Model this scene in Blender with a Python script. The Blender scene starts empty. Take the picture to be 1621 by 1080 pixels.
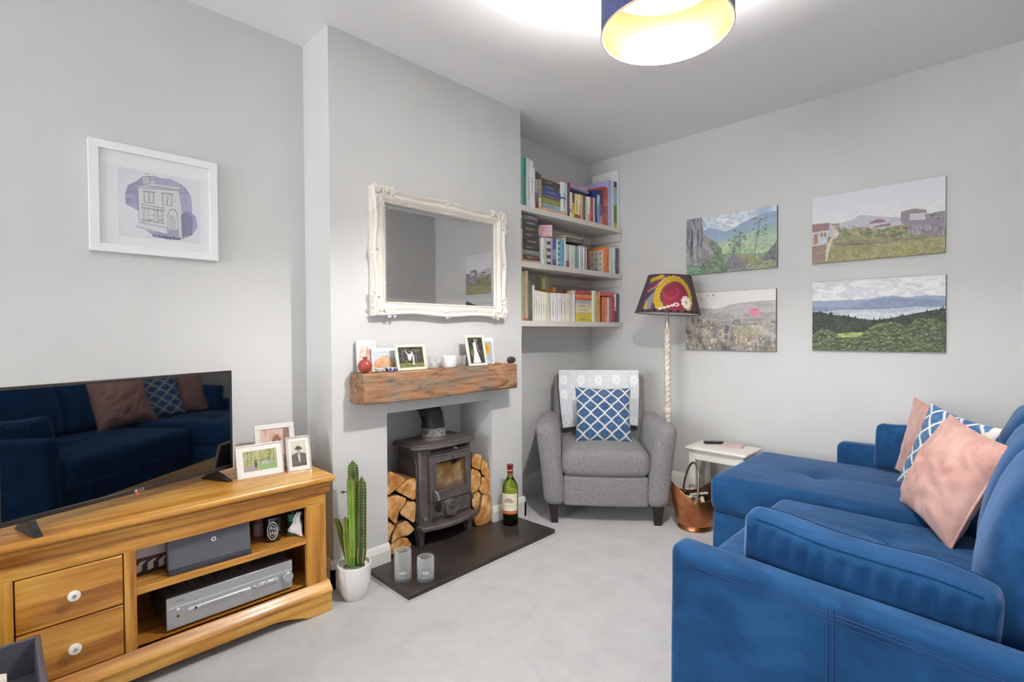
import bpy, bmesh, math, random
import numpy as np
from mathutils import Vector, Matrix, noise as mnoise

random.seed(7)
SC = bpy.context.scene
COL = SC.collection

# ------------------------------------------------------------------ camera
CAM_H = 1.165
FPX = 803.27                                   # focal length in pixels of a 1621 px wide frame
YAW, PITCH, ROLL = math.radians(44.218), math.radians(-0.924), math.radians(-0.331)
_f = Vector((-math.sin(YAW) * math.cos(PITCH), math.cos(YAW) * math.cos(PITCH), math.sin(PITCH)))
_r0 = Vector((math.cos(YAW), math.sin(YAW), 0))
_u0 = _r0.cross(_f)
CR = _r0 * math.cos(ROLL) + _u0 * math.sin(ROLL)
CU = -_r0 * math.sin(ROLL) + _u0 * math.cos(ROLL)
CF = _f
CPOS = Vector((0, 0, CAM_H))
cam_data = bpy.data.cameras.new('camera')
cam_data.sensor_width = 36.0
cam_data.sensor_fit = 'HORIZONTAL'
cam_data.lens = FPX * 36.0 / 1621.0
cam_data.clip_start = 0.02
cam = bpy.data.objects.new('camera', cam_data)
m = Matrix((CR, CU, -CF)).transposed().to_4x4()
m.translation = CPOS
cam.matrix_world = m
COL.objects.link(cam)
SC.camera = cam

def at(px, py, axis, val):
    """point where the pixel's line of sight meets the plane axis = val"""
    d = CF + CR * ((px - 810.5) / FPX) + CU * ((540 - py) / FPX)
    i = 'xyz'.index(axis)
    return CPOS + d * ((val - CPOS[i]) / d[i])

# ------------------------------------------------------------------ world, lights, exposure
SC.view_settings.view_transform = 'Standard'
SC.view_settings.look = 'None'
SC.view_settings.gamma = 1.0
SC.view_settings.use_curve_mapping = False
SC.view_settings.exposure = 0.82
world = bpy.data.worlds.new('sky')
SC.world = world
world.use_nodes = True
wn = world.node_tree
wn.nodes['Background'].inputs[0].default_value = (0.80, 0.90, 1.0, 1)
wn.nodes['Background'].inputs[1].default_value = 1.0

def area_light(name, loc, rot, sx, sy, power, color):
    l = bpy.data.lights.new(name, 'AREA')
    l.shape = 'RECTANGLE'; l.size = sx; l.size_y = sy; l.energy = power; l.color = color
    o = bpy.data.objects.new(name, l); o.location = loc; o.rotation_euler = rot
    COL.objects.link(o)
    return o
# daylight coming in through the bay window behind the camera
area_light('window_daylight', (-1.05, -5.03, 1.50), (math.radians(90), 0, 0), 2.4, 1.8, 82, (0.97, 0.985, 1.0))

# ------------------------------------------------------------------ colour helpers
def lin(c):
    return c / 12.92 if c <= 0.04045 else ((c + 0.055) / 1.055) ** 2.4
def hx(s):
    s = s.lstrip('#')
    return tuple(lin(int(s[i:i + 2], 16) / 255) for i in (0, 2, 4))
def hs(s):
    s = s.lstrip('#')
    return np.array([int(s[i:i + 2], 16) / 255 for i in (0, 2, 4)])

MATS = {}
def _new(name):
    mt = bpy.data.materials.new(name); mt.use_nodes = True
    nt = mt.node_tree
    return mt, nt, nt.nodes['Principled BSDF']
def _coords(nt, stretch=(1, 1, 1), rnd=True, kind='Object'):
    tc = nt.nodes.new('ShaderNodeTexCoord'); mp = nt.nodes.new('ShaderNodeMapping')
    mp.inputs['Scale'].default_value = stretch
    nt.links.new(tc.outputs[kind], mp.inputs['Vector'])
    if rnd:
        oi = nt.nodes.new('ShaderNodeObjectInfo'); mu = nt.nodes.new('ShaderNodeMath'); mu.operation = 'MULTIPLY'
        mu.inputs[1].default_value = 13.0
        nt.links.new(oi.outputs['Random'], mu.inputs[0]); nt.links.new(mu.outputs[0], mp.inputs['Location'])
    return mp.outputs['Vector']
def _noise(nt, vec, scale, detail=4, rough=0.55, dist=0.0):
    n = nt.nodes.new('ShaderNodeTexNoise')
    n.inputs['Scale'].default_value = scale; n.inputs['Detail'].default_value = detail
    n.inputs['Roughness'].default_value = rough; n.inputs['Distortion'].default_value = dist
    nt.links.new(vec, n.inputs['Vector'])
    return n.outputs['Fac']
def _ramp(nt, fac, stops):
    r = nt.nodes.new('ShaderNodeValToRGB')
    e = r.color_ramp.elements
    while len(e) < len(stops): e.new(0.5)
    for el, (p, c) in zip(e, stops):
        el.position = p; el.color = (*c, 1)
    nt.links.new(fac, r.inputs['Fac'])
    return r.outputs['Color']
def _bump(nt, fac, strength, dist, b):
    bp = nt.nodes.new('ShaderNodeBump')
    bp.inputs['Strength'].default_value = strength; bp.inputs['Distance'].default_value = dist
    nt.links.new(fac, bp.inputs['Height']); nt.links.new(bp.outputs['Normal'], b.inputs['Normal'])

def mat(name, col, rough=0.5, metal=0.0, col2=None, nscale=8, stretch=(1, 1, 1), bump=None, sheen=0, coat=0,
        trans=0, ior=1.45, spec=0.5, lo=0.35, hi=0.65, emit=None, emit_s=0, sheen_tint=None, alpha=None):
    if name in MATS: return MATS[name]
    mt, nt, b = _new(name)
    c = hx(col) if isinstance(col, str) else col
    b.inputs['Base Color'].default_value = (*c, 1)
    b.inputs['Roughness'].default_value = rough; b.inputs['Metallic'].default_value = metal
    b.inputs['Specular IOR Level'].default_value = spec
    b.inputs['Sheen Weight'].default_value = sheen
    if sheen_tint: b.inputs['Sheen Tint'].default_value = (*hx(sheen_tint), 1)
    b.inputs['Coat Weight'].default_value = coat
    b.inputs['Transmission Weight'].default_value = trans; b.inputs['IOR'].default_value = ior
    if emit:
        b.inputs['Emission Color'].default_value = (*hx(emit), 1); b.inputs['Emission Strength'].default_value = emit_s
    if col2:
        v = _coords(nt, stretch)
        f = _noise(nt, v, nscale)
        nt.links.new(_ramp(nt, f, [(lo, c), (hi, hx(col2))]), b.inputs['Base Color'])
    if bump:
        v2 = _coords(nt, bump[2] if len(bump) > 2 else (1, 1, 1))
        _bump(nt, _noise(nt, v2, bump[0], 3), bump[1], 0.004, b)
    MATS[name] = mt
    return mt

def wood(name, cols, axis='y', scale=9, rough=0.4, bump=0.12, coat=0.0, knots=0.6):
    """cols: dark, mid, light"""
    if name in MATS: return MATS[name]
    mt, nt, b = _new(name)
    st = {'x': (0.07, 1, 1), 'y': (1, 0.07, 1), 'z': (1, 1, 0.07)}[axis]
    v = _coords(nt, st)
    st2 = {'x': (0.3, 1, 1), 'y': (1, 0.3, 1), 'z': (1, 1, 0.3)}[axis]
    v2 = _coords(nt, st2)
    f1 = _noise(nt, v, scale * 3.2, 8, 0.62, 0.35)
    f2 = _noise(nt, v2, scale * 0.55, 3, 0.5, knots)
    mx = nt.nodes.new('ShaderNodeMath'); mx.operation = 'MULTIPLY_ADD'
    mx.inputs[1].default_value = 0.62
    nt.links.new(f1, mx.inputs[0])
    m2 = nt.nodes.new('ShaderNodeMath'); m2.operation = 'MULTIPLY'; m2.inputs[1].default_value = 0.45
    nt.links.new(f2, m2.inputs[0]); nt.links.new(m2.outputs[0], mx.inputs[2])
    nt.links.new(_ramp(nt, mx.outputs[0], [(0.41, hx(cols[0])), (0.53, hx(cols[1])), (0.64, hx(cols[2]))]), b.inputs['Base Color'])
    b.inputs['Roughness'].default_value = rough; b.inputs['Coat Weight'].default_value = coat
    b.inputs['Coat Roughness'].default_value = 0.12
    _bump(nt, f1, bump, 0.003, b)
    MATS[name] = mt
    return mt

def vcmat(name, rough=0.7, sheen=0, coat=0, bump=None, metal=0):
    """colour comes from the mesh's own printed colour attribute"""
    if name in MATS: return MATS[name]
    mt, nt, b = _new(name)
    a = nt.nodes.new('ShaderNodeAttribute'); a.attribute_name = 'print'
    nt.links.new(a.outputs['Color'], b.inputs['Base Color'])
    b.inputs['Roughness'].default_value = rough; b.inputs['Sheen Weight'].default_value = sheen
    b.inputs['Coat Weight'].default_value = coat; b.inputs['Metallic'].default_value = metal
    if bump:
        v = _coords(nt, bump[2] if len(bump) > 2 else (1, 1, 1))
        _bump(nt, _noise(nt, v, bump[0], 3), bump[1], 0.003, b)
    MATS[name] = mt
    return mt

# ------------------------------------------------------------------ mesh helpers
class MB:
    def __init__(s): s.v = []; s.f = []; s.c = None
    def add(s, vs, fs):
        k = len(s.v); s.v += [tuple(p) for p in vs]; s.f += [tuple(i + k for i in q) for q in fs]; return s
    def box(s, x0, x1, y0, y1, z0, z1):
        return s.add([(x0, y0, z0), (x1, y0, z0), (x1, y1, z0), (x0, y1, z0), (x0, y0, z1), (x1, y0, z1), (x1, y1, z1), (x0, y1, z1)],
                     [(0, 3, 2, 1), (4, 5, 6, 7), (0, 1, 5, 4), (1, 2, 6, 5), (2, 3, 7, 6), (3, 0, 4, 7)])
    def prism(s, poly, axis, a, b):
        """2-D polygon extruded along an axis; poly in the other two axes in cyclic order (x:yz, y:zx, z:xy)"""
        n = len(poly)
        area = sum(poly[i][0] * poly[(i + 1) % n][1] - poly[(i + 1) % n][0] * poly[i][1] for i in range(n))
        if area < 0: poly = poly[::-1]
        def P(p, t):
            return {'x': (t, p[0], p[1]), 'y': (p[1], t, p[0]), 'z': (p[0], p[1], t)}[axis]
        if a > b: a, b = b, a
        vs = [P(p, a) for p in poly] + [P(p, b) for p in poly]
        fs = [tuple(range(n))[::-1], tuple(range(n, 2 * n))] + [(i, (i + 1) % n, n + (i + 1) % n, n + i) for i in range(n)]
        return s.add(vs, fs)
    def lathe(s, prof, c=(0, 0, 0), n=24, cap0=True, cap1=True, rfun=None):
        """prof: (radius, z) from bottom up"""
        vs = []; fs = []
        for j, (r, z) in enumerate(prof):
            for i in range(n):
                a = 2 * math.pi * i / n
                rr = r * (rfun(a, z) if rfun else 1)
                vs.append((c[0] + rr * math.cos(a), c[1] + rr * math.sin(a), c[2] + z))
        for j in range(len(prof) - 1):
            for i in range(n):
                i2 = (i + 1) % n
                fs.append((j * n + i, j * n + i2, (j + 1) * n + i2, (j + 1) * n + i))
        if cap0: fs.append(tuple(range(n))[::-1])
        if cap1: fs.append(tuple(range((len(prof) - 1) * n, len(prof) * n)))
        return s.add(vs, fs)
    def tube(s, pts, r, n=8, cap=True):
        pts = [Vector(p) for p in pts]
        rs = r if isinstance(r, (list, tuple)) else [r] * len(pts)
        vs = []; fs = []
        t0 = (pts[1] - pts[0]).normalized()
        up = Vector((0, 0, 1)) if abs(t0.z) < 0.9 else Vector((1, 0, 0))
        nrm = (up - t0 * up.dot(t0)).normalized()
        for k, p in enumerate(pts):
            t = (pts[min(k + 1, len(pts) - 1)] - pts[max(k - 1, 0)]).normalized()
            nrm = (nrm - t * nrm.dot(t)).normalized(); bn = t.cross(nrm)
            for i in range(n):
                a = 2 * math.pi * i / n
                vs.append(p + (nrm * math.cos(a) + bn * math.sin(a)) * rs[k])
        for k in range(len(pts) - 1):
            for i in range(n):
                i2 = (i + 1) % n
                fs.append((k * n + i, k * n + i2, (k + 1) * n + i2, (k + 1) * n + i))
        if cap: fs += [tuple(range(n))[::-1], tuple(range((len(pts) - 1) * n, len(pts) * n))]
        return s.add(vs, fs)
    def grid(s, fn, nu, nv, close_u=False, flip=False):
        vs = [fn(i / (nu if close_u else nu - 1), j / (nv - 1)) for j in range(nv) for i in range(nu)]
        fs = []
        for j in range(nv - 1):
            for i in range(nu if close_u else nu - 1):
                i2 = (i + 1) % nu
                q = (j * nu + i, j * nu + i2, (j + 1) * nu + i2, (j + 1) * nu + i)
                fs.append(q[::-1] if flip else q)
        return s.add(vs, fs)
    def ball(s, c, r, n=12, m=8, sq=(1, 1, 1), fn=None):
        vs = []; fs = []
        for j in range(m + 1):
            ph = -math.pi / 2 + math.pi * j / m
            for i in range(n):
                a = 2 * math.pi * i / n
                d = Vector((math.cos(ph) * math.cos(a), math.cos(ph) * math.sin(a), math.sin(ph)))
                k = fn(d) if fn else 1
                vs.append((c[0] + r * k * sq[0] * d.x, c[1] + r * k * sq[1] * d.y, c[2] + r * k * sq[2] * d.z))
        for j in range(m):
            for i in range(n):
                i2 = (i + 1) % n
                fs.append((j * n + i, j * n + i2, (j + 1) * n + i2, (j + 1) * n + i))
        return s.add(vs, fs)
    def soft(s, x0, x1, y0, y1, z0, z1, r, fn=None, step=0.04, k=4):
        """box with rounded edges and enough vertices to be bent or dimpled by fn(Vector)->Vector"""
        L = []
        for a, b in ((x0, x1), (y0, y1), (z0, z1)):
            rr = min(r, (b - a) / 2 - 1e-4)
            e = [rr * (1 - math.cos(math.pi / 2 * i / k)) for i in range(k)]
            nm = max(2, int(round((b - a - 2 * rr) / step)))
            L.append([a + t for t in e] + [a + rr + (b - a - 2 * rr) * i / nm for i in range(nm + 1)] + [b - t for t in e[::-1]])
        idx = {}; vs = []; fs = []
        lo = Vector((x0, y0, z0)); hi = Vector((x1, y1, z1))
        rv = [min(r, (hi[i] - lo[i]) / 2 - 1e-4) for i in range(3)]
        def V(i, j, k_):
            key = (i, j, k_)
            if key not in idx:
                p = Vector((L[0][i], L[1][j], L[2][k_]))
                q = Vector(tuple(min(max(p[a], lo[a] + rv[a]), hi[a] - rv[a]) for a in range(3)))
                d = p - q
                m_ = max(rv)
                e = Vector(tuple(d[a] / rv[a] for a in range(3)))
                if e.length > 1e-9:
                    e = e.normalized(); p = q + Vector(tuple(e[a] * rv[a] for a in range(3)))
                if fn: p = fn(p)
                idx[key] = len(vs); vs.append(tuple(p))
            return idx[key]
        n = [len(a) - 1 for a in L]
        for i in range(n[0]):
            for j in range(n[1]):
                fs.append((V(i, j, 0), V(i, j + 1, 0), V(i + 1, j + 1, 0), V(i + 1, j, 0)))
                fs.append((V(i, j, n[2]), V(i + 1, j, n[2]), V(i + 1, j + 1, n[2]), V(i, j + 1, n[2])))
            for k_ in range(n[2]):
                fs.append((V(i, 0, k_), V(i + 1, 0, k_), V(i + 1, 0, k_ + 1), V(i, 0, k_ + 1)))
                fs.append((V(i, n[1], k_), V(i, n[1], k_ + 1), V(i + 1, n[1], k_ + 1), V(i + 1, n[1], k_)))
        for j in range(n[1]):
            for k_ in range(n[2]):
                fs.append((V(0, j, k_), V(0, j, k_ + 1), V(0, j + 1, k_ + 1), V(0, j + 1, k_)))
                fs.append((V(n[0], j, k_), V(n[0], j + 1, k_), V(n[0], j + 1, k_ + 1), V(n[0], j, k_ + 1)))
        return s.add(vs, fs)
    def xf(s, M):
        s.v = [tuple(M @ Vector(p)) for p in s.v]; return s
    def mesh(s, name, smooth=30):
        me = bpy.data.meshes.new(name)
        me.from_pydata(s.v, [], s.f)
        if smooth:
            me.polygons.foreach_set('use_smooth', [True] * len(me.polygons))
            me.set_sharp_from_angle(angle=math.radians(smooth))
        if s.c is not None:
            ca = me.color_attributes.new('print', 'FLOAT_COLOR', 'POINT')
            arr = np.ones((len(s.v), 4), np.float32); arr[:, :3] = s.c
            ca.data.foreach_set('color', arr.ravel())
        me.update()
        return me
    def build(s, name, material, parent=None, bevel=0, smooth=30, ws=False, loc=None, rot=None, sub=0):
        o = bpy.data.objects.new(name, s.mesh(name, smooth))
        o.data.materials.append(material)
        COL.objects.link(o)
        if parent:
            o.parent = parent
            if ws:
                q = parent; off = Vector((0, 0, 0))
                while q: off += q.location; q = q.parent
                o.location = -off
        if loc is not None: o.location = loc
        if rot is not None: o.rotation_euler = rot
        if bevel:
            b = o.modifiers.new('bevel', 'BEVEL'); b.width = bevel; b.segments = 2; b.limit_method = 'ANGLE'
            b.angle_limit = math.radians(40)
        if sub:
            b = o.modifiers.new('subdivision', 'SUBSURF'); b.levels = sub; b.render_levels = sub
        return o

def tag(o, label, cat, group=None):
    o['label'] = label; o['category'] = cat
    if group: o['group'] = group
    return o
def thing(name, label, cat, loc=(0, 0, 0), rotz=0, group=None, rot=None):
    o = bpy.data.objects.new(name, None); o.empty_display_size = 0.05
    o.location = loc; o.rotation_euler = rot if rot else (0, 0, rotz)
    COL.objects.link(o)
    return tag(o, label, cat, group)
def struct(o):
    o['kind'] = 'structure'; return o

# ------------------------------------------------------------------ printed pictures (flat print only): a small painter on a grid
def _hash2(ix, iy, seed):
    n = (ix.astype(np.int64) * 374761393 + iy.astype(np.int64) * 668265263 + seed * 1442695041) & 0xffffffff
    n = ((n ^ (n >> 13)) * 1274126177) & 0xffffffff
    return ((n ^ (n >> 16)) & 0xffff) / 65535.0
def vnoise(x, y, seed=0):
    ix = np.floor(x); iy = np.floor(y); fx = x - ix; fy = y - iy
    fx = fx * fx * (3 - 2 * fx); fy = fy * fy * (3 - 2 * fy)
    a = _hash2(ix, iy, seed); b = _hash2(ix + 1, iy, seed); c = _hash2(ix, iy + 1, seed); d = _hash2(ix + 1, iy + 1, seed)
    return (a * (1 - fx) + b * fx) * (1 - fy) + (c * (1 - fx) + d * fx) * fy
def fbm(x, y, seed=0, o=4):
    t = 0; amp = 0.5; tot = 0
    for k in range(o):
        t = t + amp * vnoise(x * 2 ** k, y * 2 ** k, seed + k); tot += amp; amp *= 0.55
    return t / tot
class Pic:
    """corners tl,tr,br,bl in any pixel frame; drawing calls use that frame"""
    def __init__(s, W, H, base='ffffff', corners=None):
        s.W, s.H = W, H
        u, v = np.meshgrid(np.linspace(0, 1, W), np.linspace(0, 1, H))
        s.u, s.v = u, v
        s.a = np.ones((H, W, 3)) * hs(base)
        if corners:
            tl, tr, br, bl = corners
            top = tl[1] + (tr[1] - tl[1]) * u; bot = bl[1] + (br[1] - bl[1]) * u
            s.x = tl[0] + (tr[0] - tl[0]) * u; s.y = bot + (top - bot) * v
        else:
            s.x, s.y = u, v
    def mix(s, mask, col, k=1.0):
        m_ = (np.clip(mask, 0, 1) * k)[..., None]
        c = hs(col) if isinstance(col, str) else col
        s.a = s.a * (1 - m_) + c * m_; return s
    def polym(s, pts):
        ins = np.zeros(s.x.shape, bool); n = len(pts)
        for i in range(n):
            x1, y1 = pts[i]; x2, y2 = pts[(i + 1) % n]
            if y1 == y2: continue
            c = ((s.y >= min(y1, y2)) & (s.y < max(y1, y2))) & (s.x < (x2 - x1) * (s.y - y1) / (y2 - y1) + x1)
            ins ^= c
        return ins.astype(float)
    def poly(s, pts, col, k=1.0): return s.mix(s.polym(pts), col, k)
    def rect(s, x0, y0, x1, y1, col, k=1.0):
        return s.mix(((s.x >= min(x0, x1)) & (s.x <= max(x0, x1)) & (s.y >= min(y0, y1)) & (s.y <= max(y0, y1))).astype(float), col, k)
    def ellm(s, cx, cy, rx, ry, soft=0.15):
        d = ((s.x - cx) / rx) ** 2 + ((s.y - cy) / ry) ** 2
        return np.clip((1 - d) / soft, 0, 1)
    def ell(s, cx, cy, rx, ry, col, k=1.0, soft=0.15): return s.mix(s.ellm(cx, cy, rx, ry, soft), col, k)
    def line(s, pts, w, col, k=1.0):
        mk = np.zeros(s.x.shape)
        for (x1, y1), (x2, y2) in zip(pts[:-1], pts[1:]):
            dx, dy = x2 - x1, y2 - y1; L = dx * dx + dy * dy + 1e-12
            t = np.clip(((s.x - x1) * dx + (s.y - y1) * dy) / L, 0, 1)
            d = np.hypot(s.x - x1 - t * dx, s.y - y1 - t * dy)
            mk = np.maximum(mk, np.clip(1.5 - d / (w / 2), 0, 1))
        return s.mix(mk, col, k)
    def tex(s, mask, cols, sx, sy, seed=0, o=4, con=1.8):
        """noise through a list of colours, inside the mask"""
        f = np.clip((fbm(s.x * sx, s.y * sy, seed, o) - 0.5) * con + 0.5, 0, 0.9999) * (len(cols) - 1)
        i = f.astype(int); t = (f - i)[..., None]
        C = np.array([hs(c) for c in cols])
        c = C[i] * (1 - t) + C[np.minimum(i + 1, len(cols) - 1)] * t
        m_ = np.clip(mask, 0, 1)[..., None]
        s.a = s.a * (1 - m_) + c * m_; return s
    def under(s, pts):
        """mask of everything below a polyline (pixel frame, y down)"""
        xs, ys = zip(*pts)
        return (s.y > np.interp(s.x, xs, ys)).astype(float)
    def lincol(s):
        a = np.clip(s.a, 0, 1)
        return np.where(a <= 0.04045, a / 12.92, ((a + 0.055) / 1.055) ** 2.4).reshape(-1, 3)
def panel(name, pic, O, U, V, material, parent=None, fn=None, **kw):
    """the picture as a flat (or fn-shaped) sheet; O bottom-left corner, U and V full edges"""
    O, U, V = Vector(O), Vector(U), Vector(V)
    b = MB()
    b.grid((lambda u, v: tuple(fn(u, v))) if fn else (lambda u, v: tuple(O + U * u + V * v)), pic.W, pic.H)
    b.c = pic.lincol()
    return b.build(name, material, parent, smooth=80, **kw)
def paint(mb, fn):
    """colour attribute of a free mesh from fn(x,y,z)->hex"""
    mb.c = np.array([hx(fn(*p)) for p in mb.v])
    return mb
def text_mesh(name, body, size, material, parent, M, extrude=0.0004, shear=0.0, align='CENTER', spacing=1.0, bold=0.0):
    cu = bpy.data.curves.new(name, 'FONT'); cu.body = body; cu.size = size; cu.extrude = extrude; cu.offset = bold
    cu.align_x = align; cu.align_y = 'CENTER'; cu.shear = shear; cu.space_character = spacing; cu.resolution_u = 2
    t = bpy.data.objects.new(name, cu); COL.objects.link(t)
    bpy.context.view_layer.update()
    me = bpy.data.meshes.new_from_object(t.evaluated_get(bpy.context.evaluated_depsgraph_get()))
    bpy.data.objects.remove(t); bpy.data.curves.remove(cu)
    me.name = name; me.transform(M)
    o = bpy.data.objects.new(name, me); o.data.materials.clear(); o.data.materials.append(material)
    COL.objects.link(o); o.parent = parent
    return o
def frame_axes(origin, right, up):
    """matrix whose local X is right, Y is up, Z is the outward normal"""
    r, u = Vector(right).normalized(), Vector(up).normalized(); n = r.cross(u)
    M = Matrix((r, u, n)).transposed().to_4x4(); M.translation = Vector(origin)
    return M

# =================================================================== THE ROOM
XC, XL, XA, YB = -2.198, -2.458, -2.475, 3.49      # chimney face, left alcove wall, right alcove wall, far wall
Y0, Y1 = 1.080, 2.345                              # chimney breast from .. to
XR, YF, ZC = 0.335, -5.00, 2.56                    # wall behind the sofa, window wall, ceiling
OY0, OY1, OZ, OX = 1.365, 2.083, 0.768, -2.49      # fireplace opening
wall_m = mat('wall paint', 'd2d2d1', 0.85, col2='d6d6d5', nscale=3, bump=(160, 0.05), spec=0.2)
ceil_m = mat('ceiling paint', 'f6f6f6', 0.9, col2='f8f8f8', nscale=2, bump=(120, 0.04), spec=0.2)
trim_m = mat('white gloss paint', 'e9e6e1', 0.35, spec=0.5)
recess_m = mat('recess paint', 'cfd0d0', 0.9, bump=(90, 0.12), spec=0.2)

carpet_m, nt, b = _new('grey carpet')
v = _coords(nt, (1, 1, 1), False)
f1 = _noise(nt, v, 6.5, 7, 0.66, 0.5); f2 = _noise(nt, v, 380, 2, 0.6)
c1 = _ramp(nt, f1, [(0.36, hx('c3c1c1')), (0.5, hx('cdcccc')), (0.64, hx('d5d4d4'))])
c2 = _ramp(nt, f2, [(0.3, hx('b3b1b1')), (0.7, hx('dcdbdb'))])
mxn = nt.nodes.new('ShaderNodeMix'); mxn.data_type = 'RGBA'; mxn.inputs[0].default_value = 0.40
nt.links.new(c1, mxn.inputs[6]); nt.links.new(c2, mxn.inputs[7]); nt.links.new(mxn.outputs[2], b.inputs['Base Color'])
b.inputs['Roughness'].default_value = 0.95; b.inputs['Sheen Weight'].default_value = 0.25; b.inputs['Specular IOR Level'].default_value = 0.1
_bump(nt, f2, 0.6, 0.008, b)

struct(MB().box(-2.75, XR + 0.12, YF - 0.12, YB + 0.12, -0.06, 0).build('floor', carpet_m))
struct(MB().box(-2.75, XR + 0.12, YF - 0.12, YB + 0.12, ZC, ZC + 0.08).build('ceiling', ceil_m))
struct(MB().box(-2.75, XL, YF - 0.12, Y0, 0, ZC).build('wall_left', wall_m))
struct(MB().box(-2.75, XA, Y1, YB + 0.12, 0, ZC).build('wall_alcove', wall_m))
struct(MB().box(XA, XR + 0.12, YB, YB + 0.12, 0, ZC).build('wall_back', wall_m))
struct(MB().box(XR, XR + 0.12, YF - 0.12, YB, 0, ZC).build('wall_right', wall_m))
# chimney breast with its open fireplace recess
cb = MB()
cb.box(-2.75, XC, Y0, OY0, 0, ZC).box(-2.75, XC, OY1, Y1, 0, ZC).box(-2.75, XC, OY0, OY1, OZ, ZC)
struct(cb.build('wall_chimney', wall_m))
struct(MB().box(-2.75, OX, OY0, OY1, 0, OZ).build('wall_recess', recess_m))
# window wall behind the camera
WX0, WX1, WZ0, WZ1 = -2.25, 0.15, 0.60, 2.40
wf = MB()
wf.box(XL, WX0, YF - 0.12, YF, 0, ZC).box(WX1, XR, YF - 0.12, YF, 0, ZC).box(WX0, WX1, YF - 0.12, YF, 0, WZ0).box(WX0, WX1, YF - 0.12, YF, WZ1, ZC)
struct(wf.build('wall_front', wall_m))
win = bpy.data.objects.new('window_1', None); COL.objects.link(win); win.location = (-1.05, YF, WZ0); struct(win)
fr = MB()
for xa in (WX0, WX0 + 0.72, WX1 - 0.76, WX1 - 0.05):
    fr.box(xa, xa + 0.05, YF - 0.11, YF - 0.05, WZ0, WZ1)
for za in (WZ0, 1.72, WZ1 - 0.05):
    fr.box(WX0, WX1, YF - 0.108, YF - 0.052, za, za + 0.05)
fr.build('window_frame', trim_m, win, ws=True)
MB().box(WX0 - 0.04, WX1 + 0.04, YF - 0.05, YF + 0.10, WZ0 - 0.03, WZ0).build('window_sill', trim_m, win, ws=True, bevel=0.006)
glassw, nt, b = _new('window glass')
tr_ = nt.nodes.new('ShaderNodeBsdfTransparent'); gl_ = nt.nodes.new('ShaderNodeBsdfGlossy'); gl_.inputs['Roughness'].default_value = 0.02
mxs = nt.nodes.new('ShaderNodeMixShader'); mxs.inputs[0].default_value = 0.05
nt.links.new(tr_.outputs[0], mxs.inputs[1]); nt.links.new(gl_.outputs[0], mxs.inputs[2])
nt.links.new(mxs.outputs[0], nt.nodes['Material Output'].inputs['Surface'])
for xa, xb in ((WX0 + 0.05, WX0 + 0.72), (WX0 + 0.77, WX1 - 0.76), (WX1 - 0.71, WX1 - 0.05)):
    for za, zb in ((WZ0 + 0.05, 1.72), (1.77, WZ1 - 0.05)):
        MB().box(xa, xb, YF - 0.083, YF - 0.077, za, zb).build('pane', glassw, win, ws=True)

# skirting boards: (distance from wall, height) profile
SKP = [(0, 0), (0.018, 0), (0.018, 0.092), (0.014, 0.100), (0.012, 0.112), (0.006, 0.122), (0, 0.124)]
def skirt(name, axis, a, b_, wall, sgn, k=1.0):
    """along axis from a to b_; wall is the other axis' coordinate, sgn the side it stands out to"""
    if axis == 'y': poly = [(z * k, wall + sgn * d) for d, z in SKP]
    else: poly = [(wall + sgn * d, z * k) for d, z in SKP]
    mb = MB().prism(poly, axis, a, b_)
    return struct(mb.build(name, trim_m, smooth=25))
skirt('baseboard_left', 'y', YF, Y0, XL, 1)
skirt('baseboard_cheek', 'x', XL, XC + 0.018, Y0, -1)
skirt('baseboard_chimney', 'y', Y0 - 0.018, OY0 + 0.004, XC, 1)
skirt('baseboard_hearth', 'y', OY1 - 0.004, Y1 + 0.018, XC, 1)
skirt('baseboard_return', 'x', XA, XC + 0.018, Y1, 1)
skirt('baseboard_alcove', 'y', Y1, YB, XA, 1, 1.12)
skirt('baseboard_back', 'x', XA, XR, YB, -1, 1.15)
skirt('baseboard_right', 'y', YF, YB, XR, -1)

# hearth slab of slate, with the pale bed it lies on
slate_m = mat('slate', '332d2b', 0.30, col2='453c38', nscale=5, bump=(30, 0.12), spec=0.45)
bed_m = mat('pale mortar', 'cfcac4', 0.9, bump=(60, 0.4))
HX = -1.842
h = thing('hearth_slab', 'dark slate hearth slab on the carpet below the stove', 'hearth', (-2.02, 1.74, 0))
MB().box(-2.47, HX - 0.004, OY0 + 0.004, OY1 - 0.004, 0, 0.012).box(XC + 0.02, HX + 0.006, 1.240, 2.246, 0, 0.012).build('mortar_bed', bed_m, h, ws=True)
sl = MB().prism([(OX + 0.003, OY0 + 0.002), (XC + 0.0185, OY0 + 0.006), (XC + 0.0185, 1.247), (HX + 0.006, 1.240), (HX - 0.006, 2.246),
                 (XC + 0.0185, 2.240), (XC + 0.0185, OY1 - 0.006), (OX + 0.003, OY1 - 0.002)], 'z', 0.012, 0.035)
sl.build('slate', slate_m, h, ws=True, bevel=0.003)
HZ = 0.035

# =================================================================== STOVE
iron = mat('cast iron', '645c5b', 0.46, 0.35, col2='746b69', nscale=14, bump=(90, 0.10))
iron_d = mat('dark iron', '211f20', 0.6, 0.3)
steel = mat('brushed steel', 'b9b4ae', 0.3, 0.9)
flue_m = mat('flue pipe', '2f2d2f', 0.5, 0.4, col2='4b484a', nscale=12)
cement = mat('fire cement', '9a9896', 0.9, col2='5c5a5b', nscale=60)
st = thing('wood_stove', 'grey cast iron wood burning stove in the fireplace', 'stove', (-2.31, 1.742, HZ))
SX, SY0, SY1 = -2.205, 1.562, 1.922                 # front, sides
SM = (SY0 + SY1) / 2
MB().box(-2.41, SX, SY0, SY1, 0.125, 0.548).build('body', iron, st, ws=True, bevel=0.012)
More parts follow.
